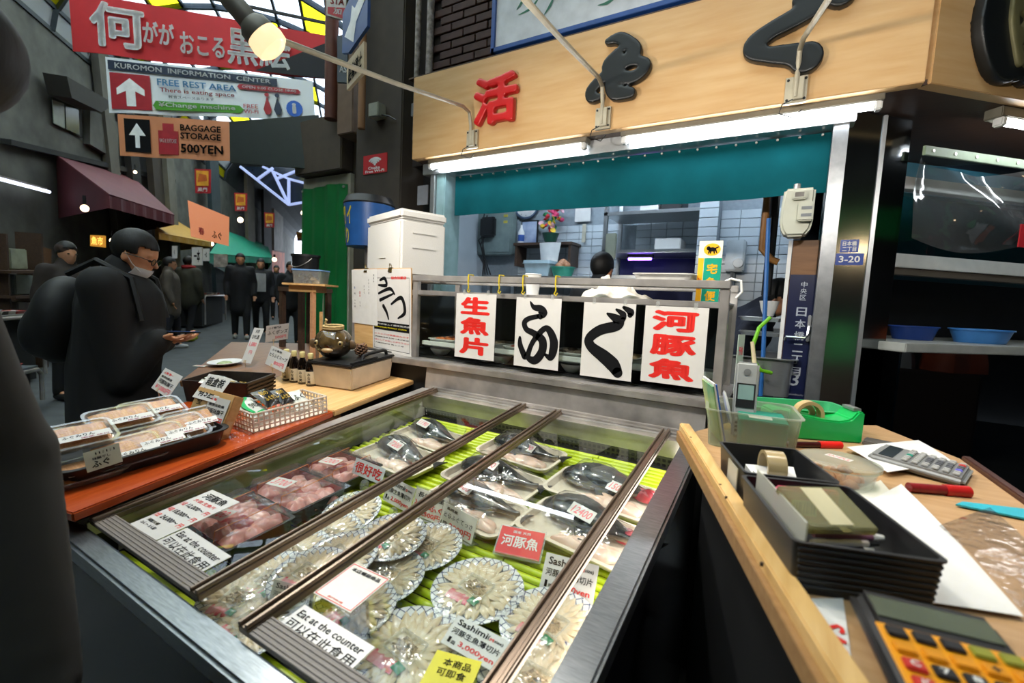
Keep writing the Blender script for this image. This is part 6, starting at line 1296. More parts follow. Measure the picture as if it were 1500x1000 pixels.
mb = MB(); mb.bx(W_ * .3, W_ * .72, -.135, -.111, H_ * .72, H_ * .9); mb.build('dial_housing', M_met, t, bevel=.006); mb = MB(); mb.bx(W_ * .38, W_ * .64, -.1365, -.1352, H_ * .77, H_ * .86); mb.build('dial_window', mat('dial dark', '#4a453c', .2), t)
mb = MB(); mb.bx(W_ * .5, W_ * .95, -.15, -.111, H_ * .28, H_ * .66); bxo = mb.build('sensor_box', M_met, t, bevel=.006)
for k in range(2): mb = MB(); mb.bx(W_ * .6, W_ * .9, -.1515, -.1502, H_ * (.36 + .14 * k), H_ * (.42 + .14 * k)); mb.build('printed_label', mat('grey label', '#6f7478', .5), bxo)
mb = MB(); mb.cyl((W_ * .42, -.05, H_ * .97), (W_ * .42, -.05, H_ * 1.1), .016, n=10); mb.build('pipe_union', M_steelw, t)
# brown door leaf with address plate
a = ky(1141, 560, 2.86); b = ky(1200, 352, 2.86); t = thing('side_door', 'brown side door with a dark blue address plate and chrome lever', 'door', (a.x, 2.84, 0)); W_ = PX - .036 - a.x
mb = MB(); mb.bx(0, W_, 0, .04, .02, b.z); mb.build('leaf', wood_mat('brown door', '#6b4622', '#7c5530', .5), t, bevel=.003)
mb = MB(); mb.bx(-.02, -.002, -.005, .04, .02, b.z); mb.build('edge_trim', M_white, t)
pz0 = ky(1170, 590, 2.83).z; pz1 = ky(1175, 402, 2.83).z; px0 = ky(1150, 480, 2.83).x - a.x; px1 = ky(1194, 480, 2.83).x - a.x
M = Matrix(((1, 0, 0, px0), (0, 0, -1, -.004), (0, 1, 0, pz0), (0, 0, 0, 1))); w_ = px1 - px0; h_ = pz1 - pz0
mb = MB(); mb.bx(0, w_, 0, h_, -.003, 0); o = mb.build('address_plate', mat('navy enamel', '#141b3c', .3), t, M)
M_sil = mat('silver lettering', '#a9b0ba', .4)
letters(o, vtext('中央区', w_ * .5, h_ * .95, h_ * .045, M_sil, .01) + vtext('日本橋二丁目', w_ * .5, h_ * .76, h_ * .075, M_sil, .015, 1.25) + [('3', w_ * .35, h_ * .13, w_ * .3, h_ * .1, M_sil, .01), ('Nipponbashi', w_ * .15, h_ * .05, w_ * .7, h_ * .02, M_grey, .01)], .0006)
hz = ky(1180, 495, 2.8).z; mb = MB(); mb.tube([(W_ * .92, -.0, hz + .06), (W_ * .92, -.05, hz + .06), (W_ * .9, -.055, hz + .02), (W_ * .8, -.055, hz), (W_ * .1, -.055, hz), (W_ * .05, -.055, hz - .02)], .008, 8); mb.build('lever', mat('chrome', '#c0c4c6', .12, 1), t)
mb = MB(); mb.bx(W_ * .86, W_ * .99, -.02, -.001, hz - .02, hz + .12); mb.build('lock_plate', M_steel, t, bevel=.004)
# hoses
mb = MB(); mb.tube([ky(1126, 320, 2.9), ky(1122, 420, 2.86), ky(1118, 520, 2.8), ky(1114, 580, 2.78)], .011, 8); tag(mb.build('blue_hose', mat('blue hose', '#1f5a9a', .4)), 'blue hose hanging straight down beside the side door', 'hose')
mb = MB(); mb.tube([ky(1128, 465, 2.7), ky(1112, 480, 2.66), ky(1103, 505, 2.64), ky(1104, 528, 2.64), ky(1114, 542, 2.66), ky(1130, 546, 2.7)], .010, 8); tag(mb.build('green_hose', mat('lime hose', '#6fb81e', .4)), 'lime green hose curling in an arc beside the phone', 'hose')
# sink with bowls
sk = ky(1095, 500, 2.95); t = thing('steel_sink', 'stainless sink unit at the right of the kitchen', 'sink', (-.35, 2.75, 0)); z_ = ky(1100, 520, 2.9).z
mb = MB(); mb.M = Matrix.Translation((.21, .25, z_ - .2)); mb.tray(.44, .42, .2, .006, .01, .02, .1); mb.build('basin', M_steel, t)
for x in (.02, .38):
    for y in (.06, .42): mb = MB(); mb.bx(x, x + .03, y, y + .03, 0, z_ - .2); mb.build('leg', M_steel, t)
for k, (x, y, r_, lab) in enumerate(((1125, 463, .05, 'white bowl held over the sink'), )):
    p = ky(x, y, 2.95); mb = MB(); mb.lathe([(0, 0), (r_ * .5, 0), (r_ * .8, r_ * .8), (r_, r_ * 1.7), (r_ * .95, r_ * 1.7), (r_ * .7, r_ * .75), (0, .006)], 22); tag(mb.build('bowl', M_white, None, Matrix.Translation(p)), lab, 'bowl')
for k, (y, lab) in enumerate(((470, 'upper steel tray on the sink behind the lime hose'), (491, 'lower steel tray on the sink behind the lime hose'))):
    p = ky(1115, y, 2.98); mb = MB(); mb.tray(.2, .16, .02, .003, .01, .005); tag(mb.build('steel_tray', M_steel, None, Matrix.Translation(p)), lab, 'tray')
# ================================================================ mirrored corner and fish tank bay
WN = Vector((WD.y, -WD.x, 0)); BAY = RBP.up(-.30)
mcl = thing('mirror_cladding', 'polished stainless cladding between the shop post and the tank bay', 'cladding', (0, 0, 0))
a = Vector((PX + .03, 2.80, 0)); b = BAY.hit(1276, 400); c = BAY.hit(1313, 400); b = at_y(1272, 400, 2.93); b.z = 0; c = BAY.hit(1310, 400); c.z = 0
for p, q in ((a, b), (b, c)):
    d = (q - p); L_ = d.length; mb = MB(); mb.M = frame(p, d, (0, 0, 1)); mb.bx(.001, L_ - .001, 0, .02, .01, 2.29); mb.build('panel', M_mirror if p is a else mat('dark polished steel', '#7a7f82', .1, 1, .15, 3), mcl)
mb = MB(); mb.bx(b.x - .012, b.x + .006, b.y - .014, b.y + .004, .01, 2.29); mb.build('corner_bead', M_steel, mcl, bevel=.003)
M = frame(at_y(1223, 388, 2.735), UX, (0, -1, 0)); p = at_y(1223, 388, 2.72); M = Matrix(((1, 0, 0, p.x), (0, 0, -1, 2.72), (0, 1, 0, p.z), (0, 0, 0, 1))); w_ = at_y(1264, 388, 2.72).x - p.x; h_ = at_y(1240, 351, 2.72).z - p.z
t = thing('address_sign', 'small blue address plates reading 3-20 on the mirrored post', 'sign', M); M_addr = mat('address blue', '#1d3a86', .3)
mb = MB(); mb.bx(0, w_, 0, h_ * .46, -.003, 0); mb.build('number_plate', M_addr, t); mb = MB(); mb.bx(w_ * .12, w_ * .78, h_ * .5, h_, -.003, 0); mb.build('street_plate', M_addr, t)
letters(t, [('3-20', w_ * .12, h_ * .1, w_ * .76, h_ * .26, M_paper, .02), ('日本橋', w_ * .2, h_ * .76, w_ * .5, h_ * .18, M_paper, .02), ('二丁目', w_ * .2, h_ * .54, w_ * .5, h_ * .18, M_paper, .02)], .0006)
# bay: dark back wall, bars, tanks, counter
BAYM = frame((c.x, c.y, 0), WD, (0, 0, 1))
def bay(x, y, back=0): q = BAYM.inverted() @ Plane(Vector(c) - WN * back, WN).hit(x, y); return q
mb = MB(); mb.M = BAYM; mb.bx(.0, 4.2, .62, .68, 0, 6.6); struct(mb.build('wall_bay', mat('blue black wall', '#141b22', .5), smooth=False))
tank = thing('fish_tank_rack', 'white barred rack of fish tanks in the corner bay', 'fish tank', BAYM)
def zb(x, y, back=0): return bay(x, y, back).z
for y0, y1 in ((262, 280), (374, 394)):
    z1, z0 = zb(1345, y0, .12), zb(1345, y1, .12); mb = MB(); mb.bx(.01, 4.1, .10, .16, z0, z1); mb.build('bar', M_white, tank, bevel=.003)
z1, z0 = zb(1345, 392, .12), zb(1345, 404, .12); mb = MB(); mb.bx(.01, 4.1, .11, .17, z0, z1 - .012); mb.build('under_bar', mat('brown bar', '#5c544a', .5), tank)
M_tank = glass_mat('tank glass', '#7fb4b4', 1.2, .02, .05, '#2c5a66'); zm = zb(1345, 374, .12); zt_ = zb(1345, 280, .12)
mb = MB(); mb.bx(.02, 4.1, .165, .17, zm, zt_); mb.build('tank_pane', M_tank, tank)
mb = MB(); mb.bx(.02, 4.1, .50, .505, zm - .1, zt_ + .3); mb.build('tank_back', mat('deep blue green', '#2c5662', .3), tank)
mb = MB(); mb.bx(.02, 4.1, .17, .5, zm - .01, zm + .0); mb.build('tank_floor', mat('deep blue green', '#16333d'), tank)
zc = zb(1345, 503, -.12); zc0 = zb(1345, 522, -.12)
t = thing('tank_counter', 'white edged counter over the lower fish tank in the corner bay', 'counter', BAYM)
mb = MB(); mb.bx(-.05, 4.1, -.14, .6, zc - .045, zc); mb.build('top', mat('white counter laminate', '#a8aba6', .35), t, bevel=.004)
mb = MB(); mb.bx(-.03, 4.1, -.11, -.10, .04, zc - .046); mb.build('front_pane', glass_mat('dark tank pane', '#35505c', 1.2, .02, .1, '#0f1c26'), t)
mb = MB(); mb.bx(-.03, 4.1, .5, .55, .04, zc - .046); mb.build('back_panel', mat('near black blue', '#0b1219', .4), t)
for k, (x, y, rx, col, lab) in enumerate(((1436, 492, .17, '#3d7fc4', 'light blue oval basin on the tank counter'), (1338, 480, .14, '#1c3f8a', 'dark blue basin at the back of the tank counter'))):
    p = BAYM @ Vector((bay(x, y, .10 if k == 0 else .22).x, .10 if k == 0 else .22, 0)); p.z = zc + .0006
    mb = MB(); mb.lathe([(0, 0), (.8, 0), (.98, .45), (1.04, .45), (1.04, .5), (.93, .5), (.77, .03), (0, .03)], 30); mb.v = [(vx * rx, vy * rx * .7, vz * .16) for vx, vy, vz in mb.v]
    tag(mb.build('basin', mat('basin ' + col, col, .4), None, frame(p, WD, (0, 0, 1))), lab, 'basin')
# clear curtain on a pale rail
ra = bay(1322, 208, -.05); rb_ = bay(1500, 238, -.05); t = thing('plastic_curtain', 'clear wrinkled plastic curtain hung on a pale green rail over the tanks', 'curtain', BAYM)
zr = ra.z; mb = MB(); mb.bx(.03, 2.1, -.055, -.04, zr - .045, zr); mb.build('rail', mat('pale green strip', '#93a68a', .5), t, bevel=.002)
for k in range(14): mb = MB(); mb.M = Matrix.Translation((.08 + k * .14, -.056, zr - .022)) @ RX; mb.lathe([(0, 0), (.008, 0), (.008, .003), (0, .003)], 12); mb.build('grommet', M_steelw, t)
mb = MB(); mb.grid(lambda u, v: (.03 + 2.05 * u, -.04 + .03 * math.sin(13 * u + 3 * v) * (1 - v) + .02 * math.sin(30 * u * (1.2 - v)), zr - .05 - .40 * v - .05 * math.sin(9 * u)), 80, 16); mb.build('sheet', glass_mat('wrinkled clear sheet', '#dfe8e8', 1.6, .08, .05, bump=.8, bscale=5), t)
mb = MB(); p = bay(1496, 345, -.06); tg = mb.bx(p.x - .012, p.x + .05, -.062, -.056, p.z - .06, p.z + .06) and mb.build('red_tag', mat('red tag', '#b5202a', .4), None, BAYM); tag(tg, 'small red tag hanging on the plastic curtain at the picture edge', 'tag')
# lights over the tanks seen as warm points in the water
# dark lower wall closing the bay to the right
mb = MB(); mb.bx(3.6, 6.2, 6.3, 6.5, 0, 6.6); struct(mb.build('wall_far_right', M_dark, smooth=False))
# water jug and tools under the till table side
p = at_z(1030, 820, .45)
t = thing('soap_dispenser', 'grey soap bottle standing in the dark gap beside the showcase', 'bottle', (-.03, 1.42, .42)); mb = MB(); mb.lathe([(0, 0), (.035, 0), (.037, .12), (.02, .15), (.01, .16), (.01, .18), (0, .18)], 18); mb.build('bottle', mat('grey bottle', '#8a8578', .4), t); mb = MB(); mb.tube([(0, 0, .18), (0, 0, .22), (-.03, 0, .225)], .005, 8); mb.build('pump', M_white, t)
t = thing('low_shelf', 'dark low shelf in the gap between showcase and till table', 'shelf', (0, 0, 0)); mb = MB(); mb.bx(-.14, .02, 1.3, 1.58, .40, .42); mb.build('board', M_blackm, t)
for x in (-.13, .0):
    for y in (1.31, 1.56): mb = MB(); mb.bx(x, x + .015, y, y + .015, 0, .399); mb.build('leg', M_blackm, t)
# ================================================================ the street
def lw(x, y, d): return LWP(d).hit(x, y)
STM = frame((0, 0, 0), SD, (0, 0, 1))            # street frame: x along, y to the left, z up
def st(x, y, d): return STM.inverted() @ lw(x, y, d)
# banners across the street: flat cloths hanging at a set distance ahead
def hung(name, label, TL, TR, BR, BL, D, m, D2=None, wave=.03, items=None, cat='banner', group=None, extra=None):
    D2 = D2 or D; c = [at_d(*TL, D), at_d(*TR, D2), at_d(*BR, D2), at_d(*BL, D)]; o = c[3].copy(); u = c[2] - c[3]; n = u.cross(c[0] - c[3]); M = frame(o, u, n)
    t = thing(name, label, cat, M, group); L = [M.inverted() @ p for p in c]; mb = MB()
    def P(u_, v_): return (L[3] * (1 - u_) + L[2] * u_) * (1 - v_) + (L[0] * (1 - u_) + L[1] * u_) * v_
    if wave: mb.grid(lambda a_, b_: P(a_, b_) + Vector((0, 0, wave * math.sin(a_ * 14) * (1 - b_))), 40, 8, .006)
    else: mb.grid(lambda a_, b_: P(a_, b_), 2, 2, .02)
    mb.build('cloth' if wave else 'panel', m, t)
    def put(its, z=.01):
        by = {}
        for it in its:
            tx, x0, y0, w_, h_, ink = it[:6]; vs, fs = fit_text(tx, x0, y0, w_, h_, it[6] if len(it) > 6 else .02, it[7] if len(it) > 7 else 0)
            by.setdefault(ink.name, (ink, MB()))[1].add([P(x_, y_) + Vector((0, 0, z + wave)) for x_, y_, _ in vs], fs)
        for ink, q in by.values(): q.build('lettering', ink, t, smooth=False)
    def poly(pts, mm, z=.006, nm='print'):
        q = MB(); q.add([P(x_, y_) + Vector((0, 0, z + wave)) for x_, y_ in pts], [tuple(range(len(pts)))]); q.build(nm, mm, t, smooth=False)
    if extra: extra(poly, P)
    if items: put(items)
    return t
Mban = mat('red banner cloth', '#c2252b', .75, 0, .08, 3); Mbk = mat('black banner cloth', '#1b1d22', .8, 0, .1, 3); Mwp = mat('white print', '#eceeed', .7)
def rb(poly, P): poly([(.70, 0), (1, 0), (1, .98), (.985, .85)], Mbk, .004, 'black_corner')
hung('street_banner', 'red street banner with white brush characters and a black corner', (100, -14), (490, 54), (489, 118), (107, 75), 5.4, Mban, 5.4, .02, [('何', .08, .12, .21, .78, Mwp, .03), ('がが', .28, .28, .12, .4, Mwp, .03), ('おこる', .42, .16, .17, .42, Mwp, .02), ('黒絵', .60, .08, .24, .75, Mwp, .02)], extra=rb)
navy = mat('navy print', '#1d2c44', .6); sky = mat('sky blue print', '#5aa0cf', .6); rdp = mat('crimson print', '#a8202c', .6); grp = mat('green print field', '#4f9a2a', .6, 0, .3, 2); Minfo = mat('white banner vinyl', '#e2e8ec', .6, 0, .05, 3)
def ib(poly, P):
    poly([(.015, .77), (.83, .77), (.83, .94), (.015, .94)], navy, .004, 'title_bar'); poly([(.02, .06), (.215, .06), (.215, .72), (.02, .72)], rdp, .004, 'arrow_field')
    poly([(.095, .12), (.14, .12), (.14, .40), (.185, .32), (.185, .44), (.117, .64), (.05, .44), (.05, .32), (.095, .40)], Mwp, .007, 'arrow')
    poly([(.235, .08), (.64, .08), (.66, .16), (.64, .25), (.235, .25), (.22, .16)], grp, .004, 'green_bar'); poly([(.645, .62), (.93, .62), (.94, .67), (.93, .73), (.645, .73), (.635, .67)], rdp, .004, 'hours_bar')
    for cx, mm in ((.775, rdp), (.825, navy)): poly([(cx - .02, .2), (cx, .5), (cx + .02, .2), (cx + .01, .08), (cx - .01, .08)], mm, .004, 'figure'); poly([(cx + .012 * math.cos(k * PI / 4), .54 + .05 * math.sin(k * PI / 4)) for k in range(8)], mm, .004, 'figure_head')
    poly([(.905 + .04 * math.cos(k * PI / 8), .25 + .2 * math.sin(k * PI / 8)) for k in range(16)], mat('info blue', '#1e5fc0', .6), .004, 'info_disc')
hung('information_sign', 'white information centre sign with a red arrow field', (154, 83), (458, 119), (462, 176), (160, 165), 5.3, Minfo, 5.3, .012, [('KUROMON  INFORMATION  CENTER', .05, .80, .75, .10, Mwp, .02), ('FREE REST AREA', .25, .55, .38, .13, sky, .02), ('There is eating space', .26, .40, .36, .11, rdp, .015), ('軽食スペースあります', .30, .31, .22, .06, navy, .01), ('¥Change machine', .25, .11, .37, .12, Mwp, .02), ('OPEN 9:00 CLOSE 18:00', .66, .645, .26, .06, Mwp, .02), ('FREE', .66, .2, .07, .09, M_pink, .01), ('Wi-Fi', .66, .08, .07, .09, M_pink, .01), ('i', .895, .12, .02, .26, Mwp, .06)], extra=ib, cat='sign')
oran = mat('salmon vinyl', '#d48a60', .6, 0, .06, 3)
def bb(poly, P):
    poly([(.06, .1), (.29, .1), (.29, .9), (.06, .9)], M_ink, .004, 'arrow_field'); poly([(.155, .2), (.195, .2), (.195, .5), (.25, .5), (.175, .8), (.10, .5), (.155, .5)], Mwp, .007, 'arrow')
    poly([(.36, .08), (.54, .08), (.54, .66), (.36, .66)], rdp, .004, 'suitcase'); poly([(.40, .66), (.50, .66), (.50, .84), (.40, .84)], rdp, .004, 'suitcase_handle')
hung('storage_sign', 'salmon baggage storage sign with a black arrow field', (172, 167), (338, 178), (338, 236), (176, 228), 5.2, oran, 5.2, .008, [('BAGGAGE', .56, .68, .36, .16, M_ink, .03), ('STORAGE', .56, .48, .36, .16, M_ink, .03), ('500YEN', .56, .14, .38, .22, M_ink, .03), ('BAG & SUITCASE', .375, .36, .15, .1, Mwp, .01)], extra=bb, cat='sign')
t = hung('dark_signboard', 'dark green back of a signboard hanging right of the storage sign', (336, 178), (466, 168), (468, 248), (337, 238), 4.6, mat('black green board', '#17231f', .5), 4.6, 0, cat='sign')
for k in range(3): 
    q = t.matrix_world.inverted() @ at_d(464, 182 + k * 28, 4.58); mb = MB(); mb.ell(q, .012, 8, 6); mb.build('bolt', M_steel, t)
# brown cabinet beyond that board and the column's clutter
P0 = at_y(440, 260, 3.14); P1 = at_y(517, 250, 3.14); 
mb = MB(); mb.bx(at_y(449, 225, 3.14).x, at_y(517, 225, 3.14).x, 3.0, 3.148, at_y(480, 258, 3.14).z, at_y(480, 180, 3.14).z); tag(mb.build('shutter_box', mat('taupe metal', '#4c4238', .6), bevel=.01), 'taupe shutter box above the green sheet', 'box')
a = at_y(446, 500, 3.12); b = at_y(516, 262, 3.12); t = thing('white_panel', 'white panel edge showing around the green sheet', 'panel', (0, 0, 0)); mb = MB(); mb.bx(a.x, b.x, 3.10, 3.148, .2, at_y(480, 259, 3.12).z); mb.build('panel', mat('ivory panel', '#a8a492', .6), t)
mb = MB(); x0 = a.x + .01; x1_ = at_y(508, 300, 3.08).x; zt_ = at_y(480, 272, 3.08).z
mb.grid(lambda u, v: (x0 + (x1_ - x0) * u, 3.08 - .03 * math.sin(u * 9 + 1.5 * v) * v * .8 - .012 * math.sin(23 * u), zt_ - (zt_ - .45) * v - .01 * math.sin(7 * u)), 30, 20, .004); t = tag(mb.build('green_sheet', mat('green tarpaulin', '#0a6b32', .4, 0, .12, 3, .05)), 'glossy green tarpaulin hung on a panel beside the column', 'tarpaulin')
for u in (.03, .95): mb = MB(); mb.cyl((x0 + (x1_ - x0) * u, 3.06, zt_ - .03), (x0 + (x1_ - x0) * u, 3.075, zt_ - .03), .012, n=10); mb.build('eyelet', M_steelw, t)
# column: wifi sticker, junction box, wood batten, signs
def ycard(name, label, TL, BR, Y, items, m, cat='sign', th=.006, extra=None):
    a = at_y(TL[0], BR[1], Y); b = at_y(BR[0], TL[1], Y); w_ = b.x - a.x; h_ = b.z - a.z; t = thing(name, label, cat, Matrix(((1, 0, 0, a.x), (0, 0, -1, Y), (0, 1, 0, a.z), (0, 0, 0, 1))))
    mb = MB(); mb.bx(0, w_, 0, h_, -th, 0); mb.build('panel', m, t); letters(t, [(q_[0], q_[1] * w_, q_[2] * h_, q_[3] * w_, q_[4] * h_) + tuple(q_[5:]) for q_ in items], .001)
    if extra: extra(t, w_, h_)
    return t
def wifi(t, w, h):
    mb = MB()
    for r_ in (.10, .2, .3): stroke(mb, [(w * .5 + w * r_ * math.cos(a_), h * .5 + h * r_ * math.sin(a_)) for a_ in [PI * (.22 + .14 * k) for k in range(5)]], [w * .06] * 5)
    disc(mb, w * .5, h * .5, w * .05); mb.build('wifi_mark', Mwp, t, Matrix.Translation((0, 0, .001)), smooth=False)
ycard('wifi_sticker', 'red free wifi sticker on the brown column', (532, 223), (567, 256), 2.774, [('Osaka', .22, .22, .5, .16, Mwp, .03), ('Free Wi-Fi', .1, .05, .8, .14, Mwp, .03)], Mban, extra=wifi)
a = at_y(543, 175, 2.70); mb = MB(); p = at_y(543, 174, 2.72); q = at_y(558, 150, 2.72); mb.bx(p.x, q.x, 2.69, 2.779, p.z, q.z); t = tag(mb.build('junction_box', mat('pale grey box', '#8d9084', .5), bevel=.006), 'pale junction box on the brown column', 'box')
mb = MB(); p = at_y(558, 168, 2.73); mb.tube([p, at_y(570, 170, 2.75), at_y(580, 176, 2.76)], .006, 6); mb.build('cable', M_black, t)
p = at_y(528, 188, 2.70); q = at_y(528, 60, 2.70); mb = MB(); mb.cyl((p.x, 2.71, p.z), (p.x, 2.71, q.z + .6), .03, n=14); tag(mb.build('wood_pole', wood_mat('weathered pole', '#8a6444', '#a57c56', .7, 4, (1, 1, .1))), 'weathered round wooden pole strapped to the brown column', 'pole')
p = at_y(493, 195, 2.9); q = at_y(517, 130, 2.9); mb = MB(); mb.bx(p.x, q.x, 2.9, 3.148, p.z - .02, q.z + .5); tag(mb.build('meter_cupboard', mat('brown cupboard', '#6b5646', .6), bevel=.008), 'brown cupboard high on the wall left of the column', 'cupboard')
# blue arrow sign and companions, on edge to the viewer
def px_sign(name, label, pts, D, m, items=None, strokes=None, Ds=None):
    c = [at_d(x, y, d) for (x, y), d in zip(pts, Ds or [D] * len(pts))]; o = c[-1].copy() if len(c) == 4 else c[0].copy(); n = (c[1] - c[0]).cross(c[2] - c[0]); 
    if n.dot(CAM - c[0]) < 0: n = -n
    M = frame(c[0], c[1] - c[0], n); t = thing(name, label, 'sign', M); Mi = M.inverted(); q = [(Mi @ p) for p in c]; P2 = [(p.x, p.y) for p in q]
    ar = sum(P2[i][0] * P2[(i + 1) % len(P2)][1] - P2[(i + 1) % len(P2)][0] * P2[i][1] for i in range(len(P2)))
    if ar < 0: P2 = P2[::-1]
    mb = MB(); mb.prism(P2, -.02, 0); mb.build('panel', m, t)
    for nm, mm, ps in strokes or []:
        qs = []
        for x, y in ps: d = ray(x, y); k = (c[0] - CAM).dot(n) / d.dot(n); w_ = Mi @ (CAM + d * k); qs.append((w_.x, w_.y))
        mb = MB(); mb.add([(a_, b_, .002) for a_, b_ in qs], [tuple(range(len(qs)))]); mb.build(nm, mm, t, smooth=False)
    for tx, quad, ink in items or []:
        vs, fs = fit_text(tx, 0, 0, 1, 1, .03); W4 = []
        for x, y in quad: d = ray(x, y); k = (c[0] - CAM).dot(n) / d.dot(n); W4.append(Mi @ (CAM + d * k))
        mb = MB(); mb.add([tuple(((W4[0] * (1 - u) + W4[1] * u) * (1 - v) + (W4[3] * (1 - u) + W4[2] * u) * v) + Vector((0, 0, .0025))) for u, v, _ in vs], fs); mb.build('lettering', ink, t, smooth=False)
    return t
px_sign('arrow_sign', 'blue traffic sign with a white arrow beside the column', [(501, 78), (502, 20), (520, -20), (539, -20), (539, 38), (512, 78)], 2.9, mat('traffic blue', '#2f4f86', .4), strokes=[('arrow', Mwp, [(536, -4), (522, 32), (518, 62), (505, 54), (514, 30), (512, 46), (516, 8), (520, 12), (530, -10)])], Ds=[3.05, 3.05, 2.95, 2.85, 2.85, 3.0])
px_sign('notice_plate', 'cream notice plate hanging below the blue arrow sign', [(508, 132), (508, 92), (533, 60), (533, 104)], 2.9, mat('cream plate', '#b9a78c', .6), items=[('駐輪禁止', [(510, 124), (530, 98), (531, 72), (511, 98)], M_ink)], Ds=[3.0, 3.0, 2.85, 2.85])
px_sign('red_white_sign', 'red and white sign cut by the top picture edge', [(478, 22), (478, -30), (508, -30), (506, 30)], 3.6, mat('sign white enamel', '#b7b2ad', .5), strokes=[('red_field', rdp, [(480, 10), (506, 12), (503, 28), (480, 20)])], items=[('STA', [(484, 6), (504, 8), (505, -2), (485, -4)], rdp), ('加', [(488, 20), (500, 22), (501, 13), (489, 11)], Mwp)])
px_sign('slate_sign', 'small slate coloured sign between the banner and the arrow sign', [(494, 120), (494, 52), (509, 54), (509, 121)], 3.3, mat('slate sign', '#2f3c48', .5), items=[('AS', [(497, 106), (508, 107), (508, 97), (497, 96)], Mwp)])
mb = MB(); mb.bar(at_d(310, -2, 5.6), at_d(478, 34, 5.6), .03, .03); tag(mb.build('banner_rod', M_blackm), 'dark steel rod above the red street banner', 'rod')
p = at_d(486, 60, 4.2); mb = MB(); mb.cyl((p.x, p.y, 2.9), (p.x, p.y, 6.5), .06, n=14); tag(mb.build('rust_pole', mat('rust brown pole', '#5a2c1c', .6, 0, .2, 10)), 'rust brown pole at the right end of the banners', 'pole')
# blue and yellow round lantern sign behind the polystyrene box
p = at_y(536, 335, 2.35); R = .085; z0 = at_y(530, 362, 2.35).z; z1 = at_y(530, 302, 2.35).z
t = thing('drum_sign', 'blue drum shaped sign with yellow characters behind the polystyrene box', 'sign', (p.x, 2.38, 0)); R = abs(at_y(503, 335, 2.35).x - p.x) * .72
mb = MB(); mb.lathe([(0, z0), (R * .9, z0), (R * 1.02, z1), (0, z1)], 32); mb.build('drum', mat('blue vinyl', '#25589a', .4), t)
mb = MB(); mb.lathe([(R * 1.03, z1), (R * 1.05, z1 + .01), (R * .9, z1 + .06), (0, z1 + .06)], 24); mb.build('cap', M_black, t); mb = MB(); mb.cyl((0, 0, .0), (0, 0, z0), .03, n=12); mb.build('post', M_steelw, t)
ym = mat('yellow print', '#d6c23a', .5)
for tx, u0, u1, v0, v1 in (('黒門', -2.25, -1.55, .5, .92), ('通', -2.1, -1.75, .06, .42), ('り', -1.6, -1.35, .06, .42), ('イ', -1.45, -1.15, .5, .92)):
    vs, fs = fit_text(tx, 0, 0, 1, 1, .03); mb = MB(); mb.add([((R * (.9 + .12 * (v0 + (v1 - v0) * v)) + .002) * math.cos(u0 + (u1 - u0) * u - .35), (R * (.9 + .12 * (v0 + (v1 - v0) * v)) + .002) * math.sin(u0 + (u1 - u0) * u - .35), z0 + (z1 - z0) * (v0 + (v1 - v0) * v)) for u, v, _ in vs], fs); mb.build('lettering', ym, t, smooth=False)
mb = MB(); mb.bx(at_y(611, 300, 2.8).x, at_y(626, 300, 2.8).x, 2.8, 2.809, at_y(615, 300, 2.8).z, at_y(615, 272, 2.8).z + .0); tag(mb.build('wall_sheet', mat('grey wall sheet', '#7d8087', .7)), 'narrow grey sheet on the dark wall left of the jamb', 'notice')
# ---------------- left row: shopfronts, awnings, stalls
def s3(x, y, z): return STM @ Vector((x, y, z))
def from_px(x, y, d): q = st(x, y, d); return q
def awning(label, A, B, C_, D_, dw, df, m, valance, mv=None, cat='awning'):
    """A, B: wall edge; C, D: front edge of the sloping cloth (pixels), at street distances dw and df"""
    a, b = lw(*A, dw), lw(*B, dw); c, d = lw(*C_, df), lw(*D_, df); t = thing('awning', label, cat, (0, 0, 0), 'awnings of the far shops')
    mb = MB(); mb.grid(lambda u, v: (a * (1 - u) + b * u) * (1 - v) + (c * (1 - u) + d * u) * v, 6, 4, .02); mb.build('canopy', m, t, smooth=False)
    dn = Vector((0, 0, -valance)); mb = MB(); mb.grid(lambda u, v: c * (1 - u) + d * u + dn * v + ND * (.012 * math.sin(u * 40)), 24, 2, .01); mb.build('valance', mv or m, t, smooth=False)
    for p_, q_ in ((a, c), (b, d)): mb = MB(); mb.add([p_, q_, q_ + dn, p_ + Vector((0, 0, q_.z - p_.z - valance))], [(0, 1, 2, 3)]); mb.build('side_cloth', m, t, smooth=False)
    return t
burg = mat('burgundy awning cloth', '#5e2430', .7, 0, .12, 3)
awning('burgundy awning with a deep valance at the left of the street', (82, 228), (196, 262), (159, 286), (255, 316), 4.65, 3.2, burg, .17)
awning('yellow awning below the burgundy one', (226, 322), (262, 326), (232, 342), (310, 356), 4.6, 3.3, mat('yellow awning cloth', '#b58a2c', .7), .1)
awning('teal awning farther down the street', (330, 338), (392, 360), (306, 372), (398, 378), 4.5, 3.0, mat('teal awning cloth', '#0f8f74', .7), .18)
# lit peach sign box
t = hung('peach_sign', 'peach coloured lit sign above the yellow awning', (275, 293), (336, 318), (335, 360), (280, 346), 8.2, mat('peach lit panel', '#d88a62', .6, 0, .1, 2, emit='#ff9a6a', es=.35), 8.6, 0, [('ふぐ', .55, .12, .25, .25, M_ink, .02), ('春', .2, .12, .15, .22, rdp, .02)], 'sign')
